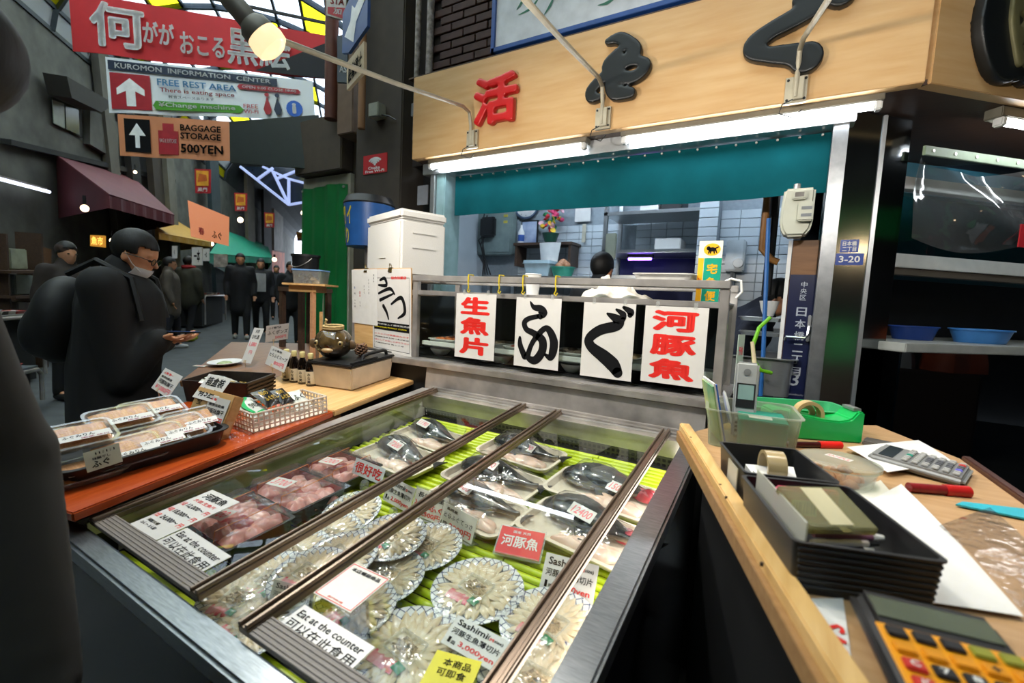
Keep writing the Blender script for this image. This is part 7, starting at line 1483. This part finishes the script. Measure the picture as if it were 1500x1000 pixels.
# poster banners hanging in a row
for k, (x0, y0, x1, y1, lab) in enumerate(((285, 247, 309, 283, 'yellow and red poster banner hanging nearest, left of three'), (343, 282, 362, 309, 'yellow and red poster banner hanging second in the row'), (387, 311, 402, 333, 'yellow and red poster banner hanging third in the row'), (434, 339, 444, 353, 'yellow and red poster banner hanging farthest in the row'))):
    D = (9.5, 12.5, 16.5, 24)[k]
    hung('poster_banner', lab, (x0, y0), (x1, y0 + 1), (x1, y1), (x0 + 1, y1), D, rdp, D, .01, [('黒門', .2, .06, .6, .16, Mwp, .03)], group='poster banners over the street', extra=lambda poly, P: (poly([(.12, .3), (.88, .3), (.88, .92), (.12, .92)], mat('yellow poster field', '#d99a28', .6, 0, .3, 6), .004, 'picture'), poly([(.2, .45), (.8, .5), (.75, .75), (.3, .8)], mat('orange poster shape', '#b85a1e', .6), .007, 'picture_shape')))
# building dressing: window, ledges, pillars, vertical strips
wn = thing('wall_window', 'dim window with a canopy ledge in the grey concrete wall', 'window', (0, 0, 0)); D_ = 4.69
def quad_on(pts, d, th, nm, m, parent):
    c = [lw(x, y, d) for x, y in pts]; mb = MB(); mb.hexa(c, [p - ND * th for p in c]); return mb.build(nm, m, parent, smooth=False)
quad_on([(74, 142), (116, 160), (118, 202), (77, 182)], 4.69, .03, 'frame', M_dark, wn); quad_on([(76, 146), (93, 152), (94, 188), (78, 180)], 4.65, .01, 'pane', mat('dull pane', '#8d9688', .3), wn); quad_on([(95, 153), (114, 161), (116, 198), (96, 189)], 4.65, .01, 'pane', mat('dark pane', '#33383a', .2), wn)
quad_on([(62, 106), (140, 148), (118, 160), (70, 138)], 4.6, .3, 'canopy_ledge', mat('dark ledge', '#2a2925', .8), wn)
for nm, pts, th, m in (('trim_5', [(0, 202), (250, 262), (250, 268), (0, 210)], .12, M_dark), ('trim_6', [(122, 158), (165, 178), (165, 235), (122, 210)], .10, M_concrete)):
    struct(quad_on(pts, 4.69, th, nm, m, None))
for k, (x0, x1, y0, y1, d, c) in enumerate(((176, 188, 150, 300, 4.66, '#5a5850'), (205, 216, 200, 300, 4.6, '#1c1d1d'), (232, 248, 228, 320, 4.5, '#3a332c'), (252, 262, 230, 320, 4.4, '#6b6a60'), (312, 324, 235, 330, 4.4, '#2a3a40'), (362, 372, 255, 360, 4.4, '#6e6557'), (385, 396, 290, 372, 4.4, '#24262a'))):
    a = lw(x0, y1, d); b = lw(x1, y1, d); zt2 = lw(x0, y0, d).z; mb = MB(); wall_seg(mb, b, a, .0, zt2 + 1.5, .12); struct(mb.build('pilaster', mat('pilaster ' + c, c, .8, 0, .2, 3), smooth=False))
# fluorescents and bulbs of the stalls
a = lw(0, 262, 4.5); b = lw(72, 281, 4.5); t = thing('wall_tube', 'slanting lit fluorescent tube on the concrete wall at the left picture edge', 'light', (0, 0, 0)); mb = MB(); mb.cyl(a - (b - a) * .1, b, .025, n=10); mb.build('tube', glow('street tube', '#e6ecff', 2.2), t); mb = MB(); mb.bar(a - (b - a) * .1 + ND * .06 + Vector((0, 0, .03)), b + ND * .06 + Vector((0, 0, .03)), .08, .05); mb.build('housing', M_steelw, t)
for k, (x, y, d, r_, s_, lab) in enumerate(((124, 305, 3.4, .045, 6, 'bare bulb lamp under the burgundy awning'), (164, 352, 3.6, .03, 14, 'yellow bulb glowing behind the man with glasses'), (352, 322, 3.9, .09, 10, 'bright warm globe lamp beside the second poster banner'), (310, 357, 3.6, .05, 12, 'white bulb at the left under the teal awning'), (326, 358, 3.5, .05, 12, 'white bulb at the right under the teal awning'), (402, 380, 3.2, .09, 5, 'warm bulb over the far stalls'), (198, 252, 4.4, .03, 10, 'small white lamp high between the pillars'), (444, 312, 1.6, .07, 6, 'white lamp far down the arcade'))):
    p = lw(x, y, d); t = thing('bulb_lamp', lab, 'lamp', p, 'bulbs over the far stalls'); mb = MB(); mb.ell((0, 0, 0), r_, 14, 10); mb.build('bulb', glow('warm bulb %d' % s_, '#ffe2b8', s_), t); mb = MB(); mb.cyl((0, 0, r_), (0, 0, r_ + .12), r_ * .45, n=10); mb.build('socket', M_black, t)
# gilded sign and flag below the awning
a = lw(132, 360, 3.7); t = px_sign('gilt_sign', 'small lit gilt sign under the burgundy awning', [(132, 360), (153, 362), (153, 345), (132, 344)], 5.6, mat('gilt lit panel', '#5a3a10', .5, 0, .4, 20, emit='#ffb040', es=.5), items=[('魚市', [(134, 358), (151, 360), (151, 347), (134, 346)], mat('gilt letters', '#ffd070', .4, emit='#ffd070', es=.8))])
# stall fronts below the awnings
def stall(label, x0, x1, d, h, m, goods=0, seed=0):
    a = lw(x0, 520, d); b = lw(x1, 520, d); qa = STM.inverted() @ a; qb = STM.inverted() @ b; t = thing('market_stall', label, 'stall', STM @ Matrix.Translation((min(qa.x, qb.x), d, 0)), 'market stalls across the street'); L = abs(qb.x - qa.x); g = ground(a)
    mb = MB(); mb.bx(0, L, 0, .7, g + h - .05, g + h); mb.build('top', m, t); mb = MB(); mb.bx(.02, L - .02, .05, .65, g + .05, g + h - .051); mb.build('front', M_dark, t)
    mb = MB(); mb.tube([(0, -.02, g + .1), (0, -.02, g + h - .08), (.05, -.02, g + h - .03), (L - .05, -.02, g + h - .03), (L, -.02, g + h - .08), (L, -.02, g + .1)], .018, 8); mb.build('rail', M_steelw, t)
    r2 = random.Random(seed); cs = ['#b9b4ac', '#a03a34', '#4a5560', '#7a8a90', '#c9c4b8', '#2c2a2a']
    for k in range(goods):
        mb = MB(); mb.tray(.16, .11, .03, .004, .01, .004); o = mb.build('goods_tray', mat('goods ' + cs[k % 6], cs[k % 6], .5), t, rotz((.12 + (k % 8) * (L - .2) / 8, .12 + .2 * (k // 8), g + h + .0005), r2.uniform(-.2, .2)))
        fillet_blob(.06, .04, .03, k + seed).build('goods', mat('goods heap ' + cs[(k * 5 + 1) % 6], cs[(k * 5 + 1) % 6], .5, 0, .3, 30), o, Matrix.Translation((0, 0, .005)))
    return t
stall('fish stall with a steel rail at the left picture edge', -60, 62, 3.3, .78, mat('grey stall top', '#6b6a64', .5), 16, 1)
stall('low stall of packed goods in front of the steel rail', -90, 55, 2.7, .42, mat('blue grey stall top', '#5a626c', .5), 16, 2)
stall('dark stall behind the man with glasses', 100, 190, 3.6, .85, M_dwood, 8, 3)
stall('far stall under the teal awning', 300, 330, 3.3, .8, mat('warm stall top', '#8a5a3a', .5), 8, 4)
a = lw(22, 500, 4.0); b = lw(62, 500, 4.0); mb = MB(); z1 = lw(20, 357, 4.0).z; wall_seg(mb, b, a, .3, z1, .06); tag(mb.build('wood_partition', wood_mat('tan partition', '#6a4a30', '#7c5a3c', .6)), 'tan wooden partition board behind the left stall', 'partition')
for k, (x0, y0, x1, y1, c, lab) in enumerate(((2, 364, 16, 392, '#9aa08c', 'upper pale carton on the shelf at the left picture edge'), (2, 402, 22, 430, '#8c9894', 'clear bag of goods on the shelf at the left picture edge'), (2, 442, 20, 460, '#a09a94', 'lowest pale pack on the shelf at the left picture edge'))):
    a = lw(x0, y1, 3.9); b = lw(x1, y0, 3.9); mb = MB(); wall_seg(mb, lw(x1, y1, 3.9), lw(x0 - 12, y1, 3.9), a.z, b.z, .2); tag(mb.build('goods_carton', mat('carton ' + c, c, .5, 0, .2, 8), bevel=.01), lab, 'carton', 'cartons on the left shelf')
t = thing('stall_shelf', 'dark shelf rack of cartons at the left picture edge', 'shelf', (0, 0, 0))
for y in (393, 431, 461): mb = MB(); z1 = lw(10, y, 3.9).z; wall_seg(mb, lw(26, y, 3.85), lw(-30, y, 3.85), z1 - .03, z1 - .001, .3); mb.build('board', M_dwood, t)
for x in (26, -30): mb = MB(); q = lw(x, 430, 3.9); wall_seg(mb, q + SD * .03, q, .05, lw(x, 340, 3.9).z, .25); mb.build('side', M_dwood, t)
# hanging white cards at the stalls
for k, (x0, y0, x1, y1, D, lab) in enumerate(((281, 362, 296, 388, 8.0, 'white price card hanging under the peach sign'), (297, 364, 306, 382, 8.2, 'second white card hanging beside it under the peach sign'), (313, 372, 333, 391, 9.5, 'pale picture board under the teal awning'), (252, 360, 259, 378, 6.5, 'white slanted card hanging behind the man with glasses'))):
    px_sign('hanging_card', lab, [(x0, y1), (x1, y1), (x1, y0), (x0, y0)], D, M_paper if k != 2 else mat('picture board', '#9a948c', .6, 0, .5, 9), items=[('一本', [(x0 + 3, y1 - 4), (x1 - 3, y1 - 4), (x1 - 3, y0 + 4), (x0 + 3, y0 + 4)], M_ink)] if k != 2 else None)
# far purple-white lattice canopy beyond the dark board
t = thing('steel_canopy', 'blue white lit steel lattice canopy farther along the arcade', 'canopy', (0, 0, 0)); cm = mat('glowing violet steel', '#a9b4dc', .4, 0, .05, 5, emit='#b8c4ff', es=.5)  # struts emit faintly in place of light falling on the steel
for k, (a_, b_) in enumerate((((352, 244), (423, 300)), ((385, 244), (423, 262)), ((400, 252), (405, 262)), ((405, 262), (423, 300)), ((423, 262), (446, 268)), ((378, 262), (400, 246)), ((423, 300), (446, 296)), ((423, 262), (423, 300)), ((405, 262), (445, 246)))):
    mb = MB(); mb.bar(at_d(*a_, 15), at_d(*b_, 15), .07, .07); mb.build('strut', cm, t)
mb = MB(); c4_ = [at_d(352, 244, 15.2), at_d(423, 300, 15.2), at_d(446, 298, 15.2), at_d(446, 244, 15.2)]; mb.add(c4_, [(0, 1, 2, 3)]); mb.build('roof_glass', mat('dark blue glass', '#16202e', .2), t, smooth=False)
# far shopfronts along the left row; emission stands in for light on them
for k, (pts, c, lab) in enumerate((([(392, 402), (414, 402), (414, 370), (392, 366)], '#b5522a', 'orange lit shopfront far down the street'), ([(398, 366), (412, 368), (412, 318), (398, 305)], '#6e6a62', 'grey upper floors far down the street'), ([(360, 425), (394, 418), (394, 380), (360, 380)], '#3f6a3c', 'green lit shopfront far down the street'))):
    tag(quad_on(pts, 4.5, .12, 'far_shopfront', mat('glowing far shop ' + c, c, .7, 0, .4, 1.5, emit=c, es=.25 if k != 1 else .05), None), lab, 'shopfront')
# ================================================================ people
def voxel(mb, vs, smooth=4, f=.5):
    me = bpy.data.meshes.new('v'); me.from_pydata(mb.v, [], mb.f); o = bpy.data.objects.new('v', me); TSC.collection.objects.link(o)
    q = o.modifiers.new('r', 'REMESH'); q.mode = 'VOXEL'; q.voxel_size = vs; w = o.modifiers.new('s', 'SMOOTH'); w.iterations = smooth; w.factor = f
    TSC.view_layers[0].update(); m2 = bpy.data.meshes.new_from_object(o.evaluated_get(TSC.view_layers[0].depsgraph)); bpy.data.objects.remove(o); bpy.data.meshes.remove(me)
    for p in m2.polygons: p.use_smooth = True
    return m2
def limb(mb, pts, rs, n=12):
    pts = [Vector(p) for p in pts]; mb.tube(pts, rs, n)
    for p, r in zip(pts, rs): mb.ell(p, r, n, 8)
def hand(mb, wrist, dirv, palm_n, side, s=1.0, curl=.5):
    """palm with four bent fingers of unequal length and a thumb leaving its side"""
    d = Vector(dirv).normalized(); n = Vector(palm_n); n = (n - d * n.dot(d)).normalized(); t = n.cross(d) * side; w = Vector(wrist)
    limb(mb, [w, w + d * .03 * s], [.024 * s, .026 * s], 10)
    for k in range(4):
        b0 = w + d * .03 * s + t * (.027 - .018 * k) * s; b1 = b0 + d * .05 * s; limb(mb, [b0, b1], [.0125 * s, .0105 * s], 8)
        L = (.040, .046, .043, .034)[k] * s; c = curl; p = b1
        for j, fr in enumerate((.5, .3, .25)):
            dd = d * math.cos(c * (j + 1)) - n * -1 * math.sin(c * (j + 1)); q = p + dd * L * fr * 1.8; limb(mb, [p, q], [(.0095 - .0008 * j) * s, (.0088 - .0008 * j) * s], 8); p = q
    b0 = w + d * .018 * s + t * .022 * s; m = b0 + (d * .6 + t * .75 + n * .35) .normalized() * .034 * s; e = m + (d * .9 + t * .15 + n * .35).normalized() * .032 * s
    limb(mb, [b0, m, e], [.013 * s, .011 * s, .0085 * s], 8)
def figure(label, loc, yaw, H=1.70, coat='#16171a', trou='#17181b', hairc='#0d0c0b', lean=0.0, nod=0.0, turn=0.0, arms=None, stride=.0, vs=.02, bulk=1.0, skin=None, long=False, shoes='#1a1a1a', hat=None, fine=False, quilt=False, hems=.80, group=None, hdir=None):
    k = H / 1.70; M = rotz(loc, yaw); Z = lambda x, y, z: Vector((x, y, z)) * k
    pel = Z(0, 0, .93)
    def up(p):   # bend of the upper body about the hips
        q = p - pel; c, s_ = math.cos(lean), math.sin(lean); return pel + Vector((q.x * c + q.z * s_, q.y, -q.x * s_ + q.z * c))
    nk = up(Z(.0, 0, 1.44)); R = Matrix.Rotation(turn, 3, 'Z') @ Matrix.Rotation(nod + lean * .5, 3, 'Y')
    hd = lambda x, y, z: nk + R @ (Vector((x, y, z)) * k)     # head space: origin at the base of the skull, x forward
    sh = [up(Z(-.01, s_ * .175, 1.375)) for s_ in (1, -1)]
    Mi = M.inverted(); ar = []
    for i, s_ in enumerate((1, -1)):
        if arms and arms[i]: e, w = [Mi @ Vector(p) for p in arms[i]]
        else: e, w = up(Z(-.03, s_ * .235, 1.10)), up(Z(.05, s_ * .235, .87))
        ar.append((sh[i], e, w))
    legs = [(Z(0, s_ * .09, .9), Z(.03 + s_ * stride * .5, s_ * .10, .49), Z(-.02 + s_ * stride, s_ * .10, .09)) for s_ in (1, -1)]
    b = MB()
    b.ell(hd(.015, 0, .135), (.092 * k, .073 * k, .105 * k), 22, 16, R); b.ell(hd(.035, 0, .075), (.068 * k, .056 * k, .075 * k), 18, 12, R)
    b.ell(hd(.075, 0, .045), (.028 * k, .03 * k, .026 * k), 12, 8, R)                       # chin
    limb(b, [hd(.092, 0, .135), hd(.118, 0, .095)], [.008 * k, .013 * k], 8)                  # nose
    b.ell(hd(.095, 0, .062), (.012 * k, .024 * k, .009 * k), 10, 6, R); b.ell(hd(.088, 0, .145), (.014 * k, .055 * k, .012 * k), 12, 6, R)   # lips, brow
    for s_ in (1, -1): b.ell(hd(.0, s_ * .076, .105), (.018 * k, .009 * k, .03 * k), 10, 8, R)
    limb(b, [up(Z(-.01, 0, 1.36)), hd(.0, 0, .04)], [.058 * k, .05 * k]); limb(b, [Z(0, 0, .95), up(Z(0, 0, 1.15)), up(Z(.0, 0, 1.30))], [.13 * k, .12 * k, .13 * k])
    limb(b, [sh[0], sh[1]], [.05 * k, .05 * k])
    for i, (a, e, w) in enumerate(ar):
        limb(b, [a, e], [.046 * k, .036 * k]); limb(b, [e, w], [.036 * k, .025 * k])
        dv = (Mi.to_3x3() @ Vector(hdir)) if hdir else (w - e).normalized(); hand(b, w, dv, Vector((0, 0, 1)) if fine else Vector((1, 0, .2)), (1, -1)[i], k, .3 if fine else .25)
    for a, c, d in legs: limb(b, [a, c, d], [.08 * k, .052 * k, .036 * k]); limb(b, [d, d + Z(.12, 0, -.05)], [.035 * k, .028 * k])
    body = link('person', voxel(b, vs * (.45 if fine else .8), 3), None, M, skin or M_skin); tag(body, label, 'person', group)
    # hair
    h = MB(); h.ell(hd(-.002, 0, .155), (.106 * k, .087 * k, .104 * k), 22, 16, R); hm = voxel(h, .012 if not fine else .007, 2); bmh = bmesh.new(); bmh.from_mesh(hm); Ri = R.inverted(); cut = []
    for f in bmh.faces:
        q = Ri @ (f.calc_center_median() - nk) / k
        if (q.x > .045 and q.z < .178) or q.z < .06 or (q.x > -.005 and q.z < .13): cut.append(f)
    bmesh.ops.delete(bmh, geom=cut, context='FACES'); bmh.to_mesh(hm); bmh.free(); ho = link('hair', hm, body, None, mat('hair ' + hairc, hairc, .6, 0, .3, 60, .4, stretch=(1, 1, .2))); sm = ho.modifiers.new('s', 'SOLIDIFY'); sm.thickness = .012; sm.offset = -1
    if hat: hh = MB(); hh.ell(hd(-.005, 0, .165), (.106 * k, .09 * k, .085 * k), 18, 12, R); link('hat', voxel(hh, .014, 2), body, None, mat('hat ' + hat, hat, .8))
    for s_ in (1, -1):
        e_ = MB(); e_.ell(hd(.094, s_ * .033, .118), (.008 * k, .013 * k, .007 * k), 10, 6, R); link('eye', e_.mesh('eye'), body, None, mat('dark eye', '#1a1210', .15))
    # coat
    c = MB(); B = bulk; cm = mat('coat ' + coat, coat, .8, 0, .18, 9, .15)
    limb(c, [Z(0, 0, hems), Z(0, 0, .95), up(Z(.01, 0, 1.12)), up(Z(.0, 0, 1.28))], [.165 * k * B, .16 * k * B, .158 * k * B, .155 * k * B], 18)
    limb(c, [up(Z(-.01, .12, 1.36)), up(Z(-.01, -.12, 1.36))], [.082 * k * B, .082 * k * B], 14); limb(c, [up(Z(-.02, 0, 1.40)), up(Z(-.01, 0, 1.475))], [.098 * k, .082 * k], 14)
    for s_ in (1, -1): limb(c, [up(Z(0, s_ * .09, 1.27)), Z(0, s_ * .07, .95), Z(0, s_ * .07, hems)], [.115 * k * B, .12 * k * B, .125 * k * B], 14)
    for a, e, w in ar: limb(c, [a, a.lerp(e, .5), e], [.083 * k * B, .074 * k * B, .068 * k * B], 14); limb(c, [e, w.lerp(e, .06)], [.068 * k * B, .05 * k * B], 14)
    if quilt:
        q2 = MB(); q2.v = []; 
        for j in range(len(c.v)):
            x, y, z = c.v[j]; g = 1 + .035 * math.sin(z * 62); c.v[j] = (x * g, y * g, z)
    link('coat', voxel(c, vs * .9, 4), body, None, cm)
    if any(trou for _ in [0]):
        l = MB()
        for a, q, d in legs: limb(l, [a, q, d], [.105 * k, .075 * k, .06 * k], 14)
        limb(l, [Z(0, .06, .92), Z(0, -.06, .92)], [.12 * k, .12 * k], 14); link('trousers', voxel(l, vs, 3), body, None, mat('trousers ' + trou, trou, .8))
        for a, q, d in legs: s3_ = MB(); limb(s3_, [d + Z(-.02, 0, -.045), d + Z(.10, 0, -.052), d + Z(.15, 0, -.055)], [.045 * k, .042 * k, .034 * k], 12); link('shoe', voxel(s3_, .014, 2), body, None, mat('shoe ' + shoes, shoes, .5))
    return body, hd, up, M, R, k
def gp(p): return Vector((p.x, p.y, ground(p)))
# --- the man with glasses looking at his phone
hp = at_d(219, 386, 2.22); yaw = math.radians(48); fwd = Vector((math.cos(yaw), math.sin(yaw), 0))
base = gp(hp - fwd * .15); Hm = (hp.z - base.z) / 1.535 * 1.70 * 1.02
hand_w = at_d(236, 494, 2.16); elb = at_d(178, 556, 2.12); lf = Vector((-fwd.y, fwd.x, 0))
body, hd, up, M, R, k = figure('man in a black coat with glasses and a lowered white mask looking at his phone', base, yaw, Hm, '#0c0d0f', '#101114', lean=.10, nod=.30, hdir=fwd, arms=[(hand_w - fwd * .20 + lf * .14 + Vector((0, 0, -.12)), hand_w - fwd * .01 + lf * .075 + Vector((0, 0, -.02))), (elb, hand_w)], vs=.016, bulk=1.24, fine=True, hems=.66)
def hpart(mb, nm, m, **kw): return mb.build(nm, m, body, **kw)
gl = mat('black spectacle frame', '#101010', .3)
for s_ in (1, -1):
    mb = MB(); mb.tube([hd(.112 - .012 * abs(math.sin(a_)) * 0, s_ * (.034 + .024 * math.cos(a_)), .118 + .017 * math.sin(a_)) for a_ in [j * PI / 8 for j in range(17)]], .0022 * k, 6); hpart(mb, 'spectacle_rim', gl)
    mb = MB(); mb.add([hd(.112, s_ * (.034 + .023 * math.cos(j * PI / 6)), .118 + .016 * math.sin(j * PI / 6)) for j in range(12)], [tuple(range(12))]); hpart(mb, 'lens', M_glass)
    mb = MB(); mb.tube([hd(.112, s_ * .058, .122), hd(.06, s_ * .074, .124), hd(-.005, s_ * .083, .118)], .0024 * k, 6); hpart(mb, 'spectacle_temple', gl)
    mb = MB(); mb.tube([hd(.08, s_ * .056, .05), hd(.04, s_ * .072, .08), hd(.0, s_ * .084, .125)], .0018 * k, 6); hpart(mb, 'mask_loop', M_paper)
mb = MB(); mb.tube([hd(.113, .01, .122), hd(.117, 0, .126), hd(.113, -.01, .122)], .002 * k, 6); hpart(mb, 'spectacle_bridge', gl)
mb = MB(); mb.grid(lambda u, v: hd(.115 - .06 * abs(2 * u - 1) ** 1.6 - .03 * (1 - v) ** 2, (u - .5) * .136, .008 + .062 * v), 14, 8, .002); hpart(mb, 'face_mask', mat('white mask cloth', '#c9cdd2', .8))
mb = MB(); mb.tube([hd(-.09, .05, .0), hd(-.085, -.02, .01), hd(-.03, -.085, .005), hd(.05, -.07, -.04)], .014, 8); hpart(mb, 'shirt_collar', mat('white grey collar', '#9aa2ac', .8))
t = thing('smartphone', 'dark smartphone held in the hand of the man with glasses', 'phone', frame(hand_w + fwd * .07 + Vector((0, .0, .026)), fwd, Vector((-.35, -.25, 1))))
mb = MB(); mb.bx(-.04, .085, -.034, .034, -.004, .004); mb.build('case', M_black, t, bevel=.003); mb = MB(); mb.bx(-.036, .081, -.031, .031, .0041, .0046); mb.build('screen', mat('phone screen', '#2a4a80', .1, emit='#5a8ad8', es=.6), t)
# backpack
bp_ = up(Vector((-.24, 0, 1.17)) * k); bw_ = MB(); bw_.ell((0, 0, 0), (.11, .15, .21), 20, 14); bw_.ell((-.06, 0, -.06), (.08, .13, .13), 16, 12); pk = link('backpack', voxel(bw_, .018, 3), None, M @ Matrix.Translation(bp_) @ Matrix.Rotation(.1, 4, 'Y'), mat('black nylon', '#101113', .6, 0, .2, 12, .1)); tag(pk, 'round black backpack worn by the man with glasses', 'backpack')
for s_ in (1, -1): mb = MB(); mb.tube([(.05, s_ * .1, .22), (.16, s_ * .12, .30), (.30, s_ * .13, .24), (.36, s_ * .14, .05)], .014, 6); mb.build('strap', MATS['black nylon'], pk)
# --- person cut by the left picture edge
fh = at_d(-70, 48, .66); fyw = math.radians(262); ff = Vector((math.cos(fyw), math.sin(fyw), 0)); fb = fh + ff * .17 - CR * .045; fb.z = 0
figure('person in a dark quilted coat cut off by the left picture edge', fb, fyw, fh.z / 1.575 * 1.70, '#1f1f1c', '#15161a', lean=-.17, nod=-.42, vs=.016, bulk=.92, quilt=True, hems=.45, arms=[(at_d(-8, 650, .66), at_d(48, 1030, .62)), None])
# --- walkers in the street
def walker(label, x, ytop, D, **kw):
    p = at_d(x, ytop, D); b = gp(p); tow = math.atan2(-b.y, -b.x); H = max(1.55, min(1.82, p.z - b.z)); kw.setdefault('vs', .026); yw = kw.pop('face', 0); return figure(label, b, tow + yw, H, group='walkers in the street', **kw)
walker('man in a long dark coat walking toward the viewer in mid street', 352, 370, 9.4, coat='#17191d', hems=.6, stride=.12, shoes='#a8a8a4')
walker('walker in a dark jacket over a white printed shirt', 382, 378, 10.2, coat='#1d1e22', stride=.14, shoes='#8a8a88')
b_, hd2, up2, M2, R2, k2 = [None] * 6
walker('woman in a grey beige coat seen behind the man with glasses', 248, 378, 7.6, coat='#5a524a', trou='#20202a', face=1.5, hems=.7, stride=.1, shoes='#b9b9b9')
b_, hd2, up2, M2, R2, k2 = walker('person in an olive jacket with a red scarf and lime shoes', 276, 374, 8.6, coat='#3a3a2e', trou='#1b1c22', face=2.4, stride=.14, shoes='#a9b82a', bulk=1.15)
mb = MB(); mb.tube([hd2(.10 * math.cos(a_ * PI / 6), .085 * math.sin(a_ * PI / 6), .03) for a_ in range(13)], .035, 8); mb.build('scarf', mat('red scarf', '#9c2226', .8), b_)
walker('walker in black partly hidden behind the wooden stand', 426, 382, 9.0, coat='#141518', stride=.1, face=.4)
walker('walker in dark clothes farthest down the street', 405, 388, 14, coat='#202228', stride=.1)
walker('stall keeper in a brown jacket and cap behind the man with glasses', 97, 368, 4.4, coat='#2a211c', hat='#3a2a22', face=.5)
# white shirt front of the second walker
w2 = [o for o in COL.objects if o.get('label', '').startswith('walker in a dark jacket over')][0]
sf = MB(); sf.grid(lambda u, v: (.19 + .02 * math.sin(PI * u), (u - .5) * .2, .98 + .4 * v), 8, 8, .02); sf.build('shirt', mat('white tee', '#a9a9a9', .8), w2)
# --- kitchen staff
p = at_y(882, 392, 3.35); figure('kitchen worker with dark hair seen over the rail of the cold case', (p.x, 3.35, 0), 1.4, (p.z) / 1.575 * 1.7, '#20242a', hairc='#0c0b0a', vs=.024)
p = at_y(1128, 400, 3.25); q = Vector((p.x - .30, 3.3, 0)); figure('kitchen worker in a navy jacket bending over the sink', q, .25, 1.64, '#131a2c', lean=.62, nod=.3, vs=.022, bulk=1.1)
# ================================================================ market corner to the right, seen mirrored in the polished cladding
def rbox(nm, lab, cat, x0, x1, y0, y1, z0, z1, m, bevel=.02):
    mb = MB(); mb.bx(x0, x1, y0, y1, z0, z1); return tag(mb.build(nm, m, bevel=bevel), lab, cat)
mb = MB(); mb.grid(lambda u, v: (4.2 - .9 * v, 1.6 + 2.2 * u, 2.55 - .45 * v + .02 * math.sin(u * 20)), 20, 6, .01); tag(mb.build('awning', mat('green market awning', '#0f7a3a', .6, 0, .2, 2)), 'green market awning mirrored in the polished post', 'awning')
rbox('market_table', 'dark market table mirrored in the polished post', 'table', 3.5, 4.2, 1.6, 3.8, .02, .8, M_dwood)
for k, (y, c, nm, lab) in enumerate(((1.9, '#b8b0a4', 'sack', 'cream sack mirrored in the polished post'), (2.5, '#3fae5a', 'green_bag', 'green bag mirrored in the polished post'), (3.1, '#c4c8cc', 'clear_bag', 'silvery plastic bag mirrored in the polished post'), (3.6, '#b5522a', 'orange_crate', 'orange crate mirrored in the polished post'))):
    fillet_blob(.28, .24, .4, 80 + k).build(nm, mat('mirrored ' + c, c, .5, 0, .25, 6, .2), None, Matrix.Translation((3.8, y, .801))); tag(COL.objects[-1], lab, 'crate' if k == 3 else 'bag')
t = thing('hanging_lamp', 'warm hanging lamp mirrored in the polished post', 'lamp', (3.6, 2.6, 2.0)); mb = MB(); mb.ell((0, 0, 0), .06, 14, 10); mb.build('bulb', glow('warm bulb 20', '#ffdba8', 30), t); mb = MB(); mb.cyl((0, 0, .06), (0, 0, .5), .006, n=6); mb.build('cord', M_black, t)
bpy.data.scenes.remove(TSC)
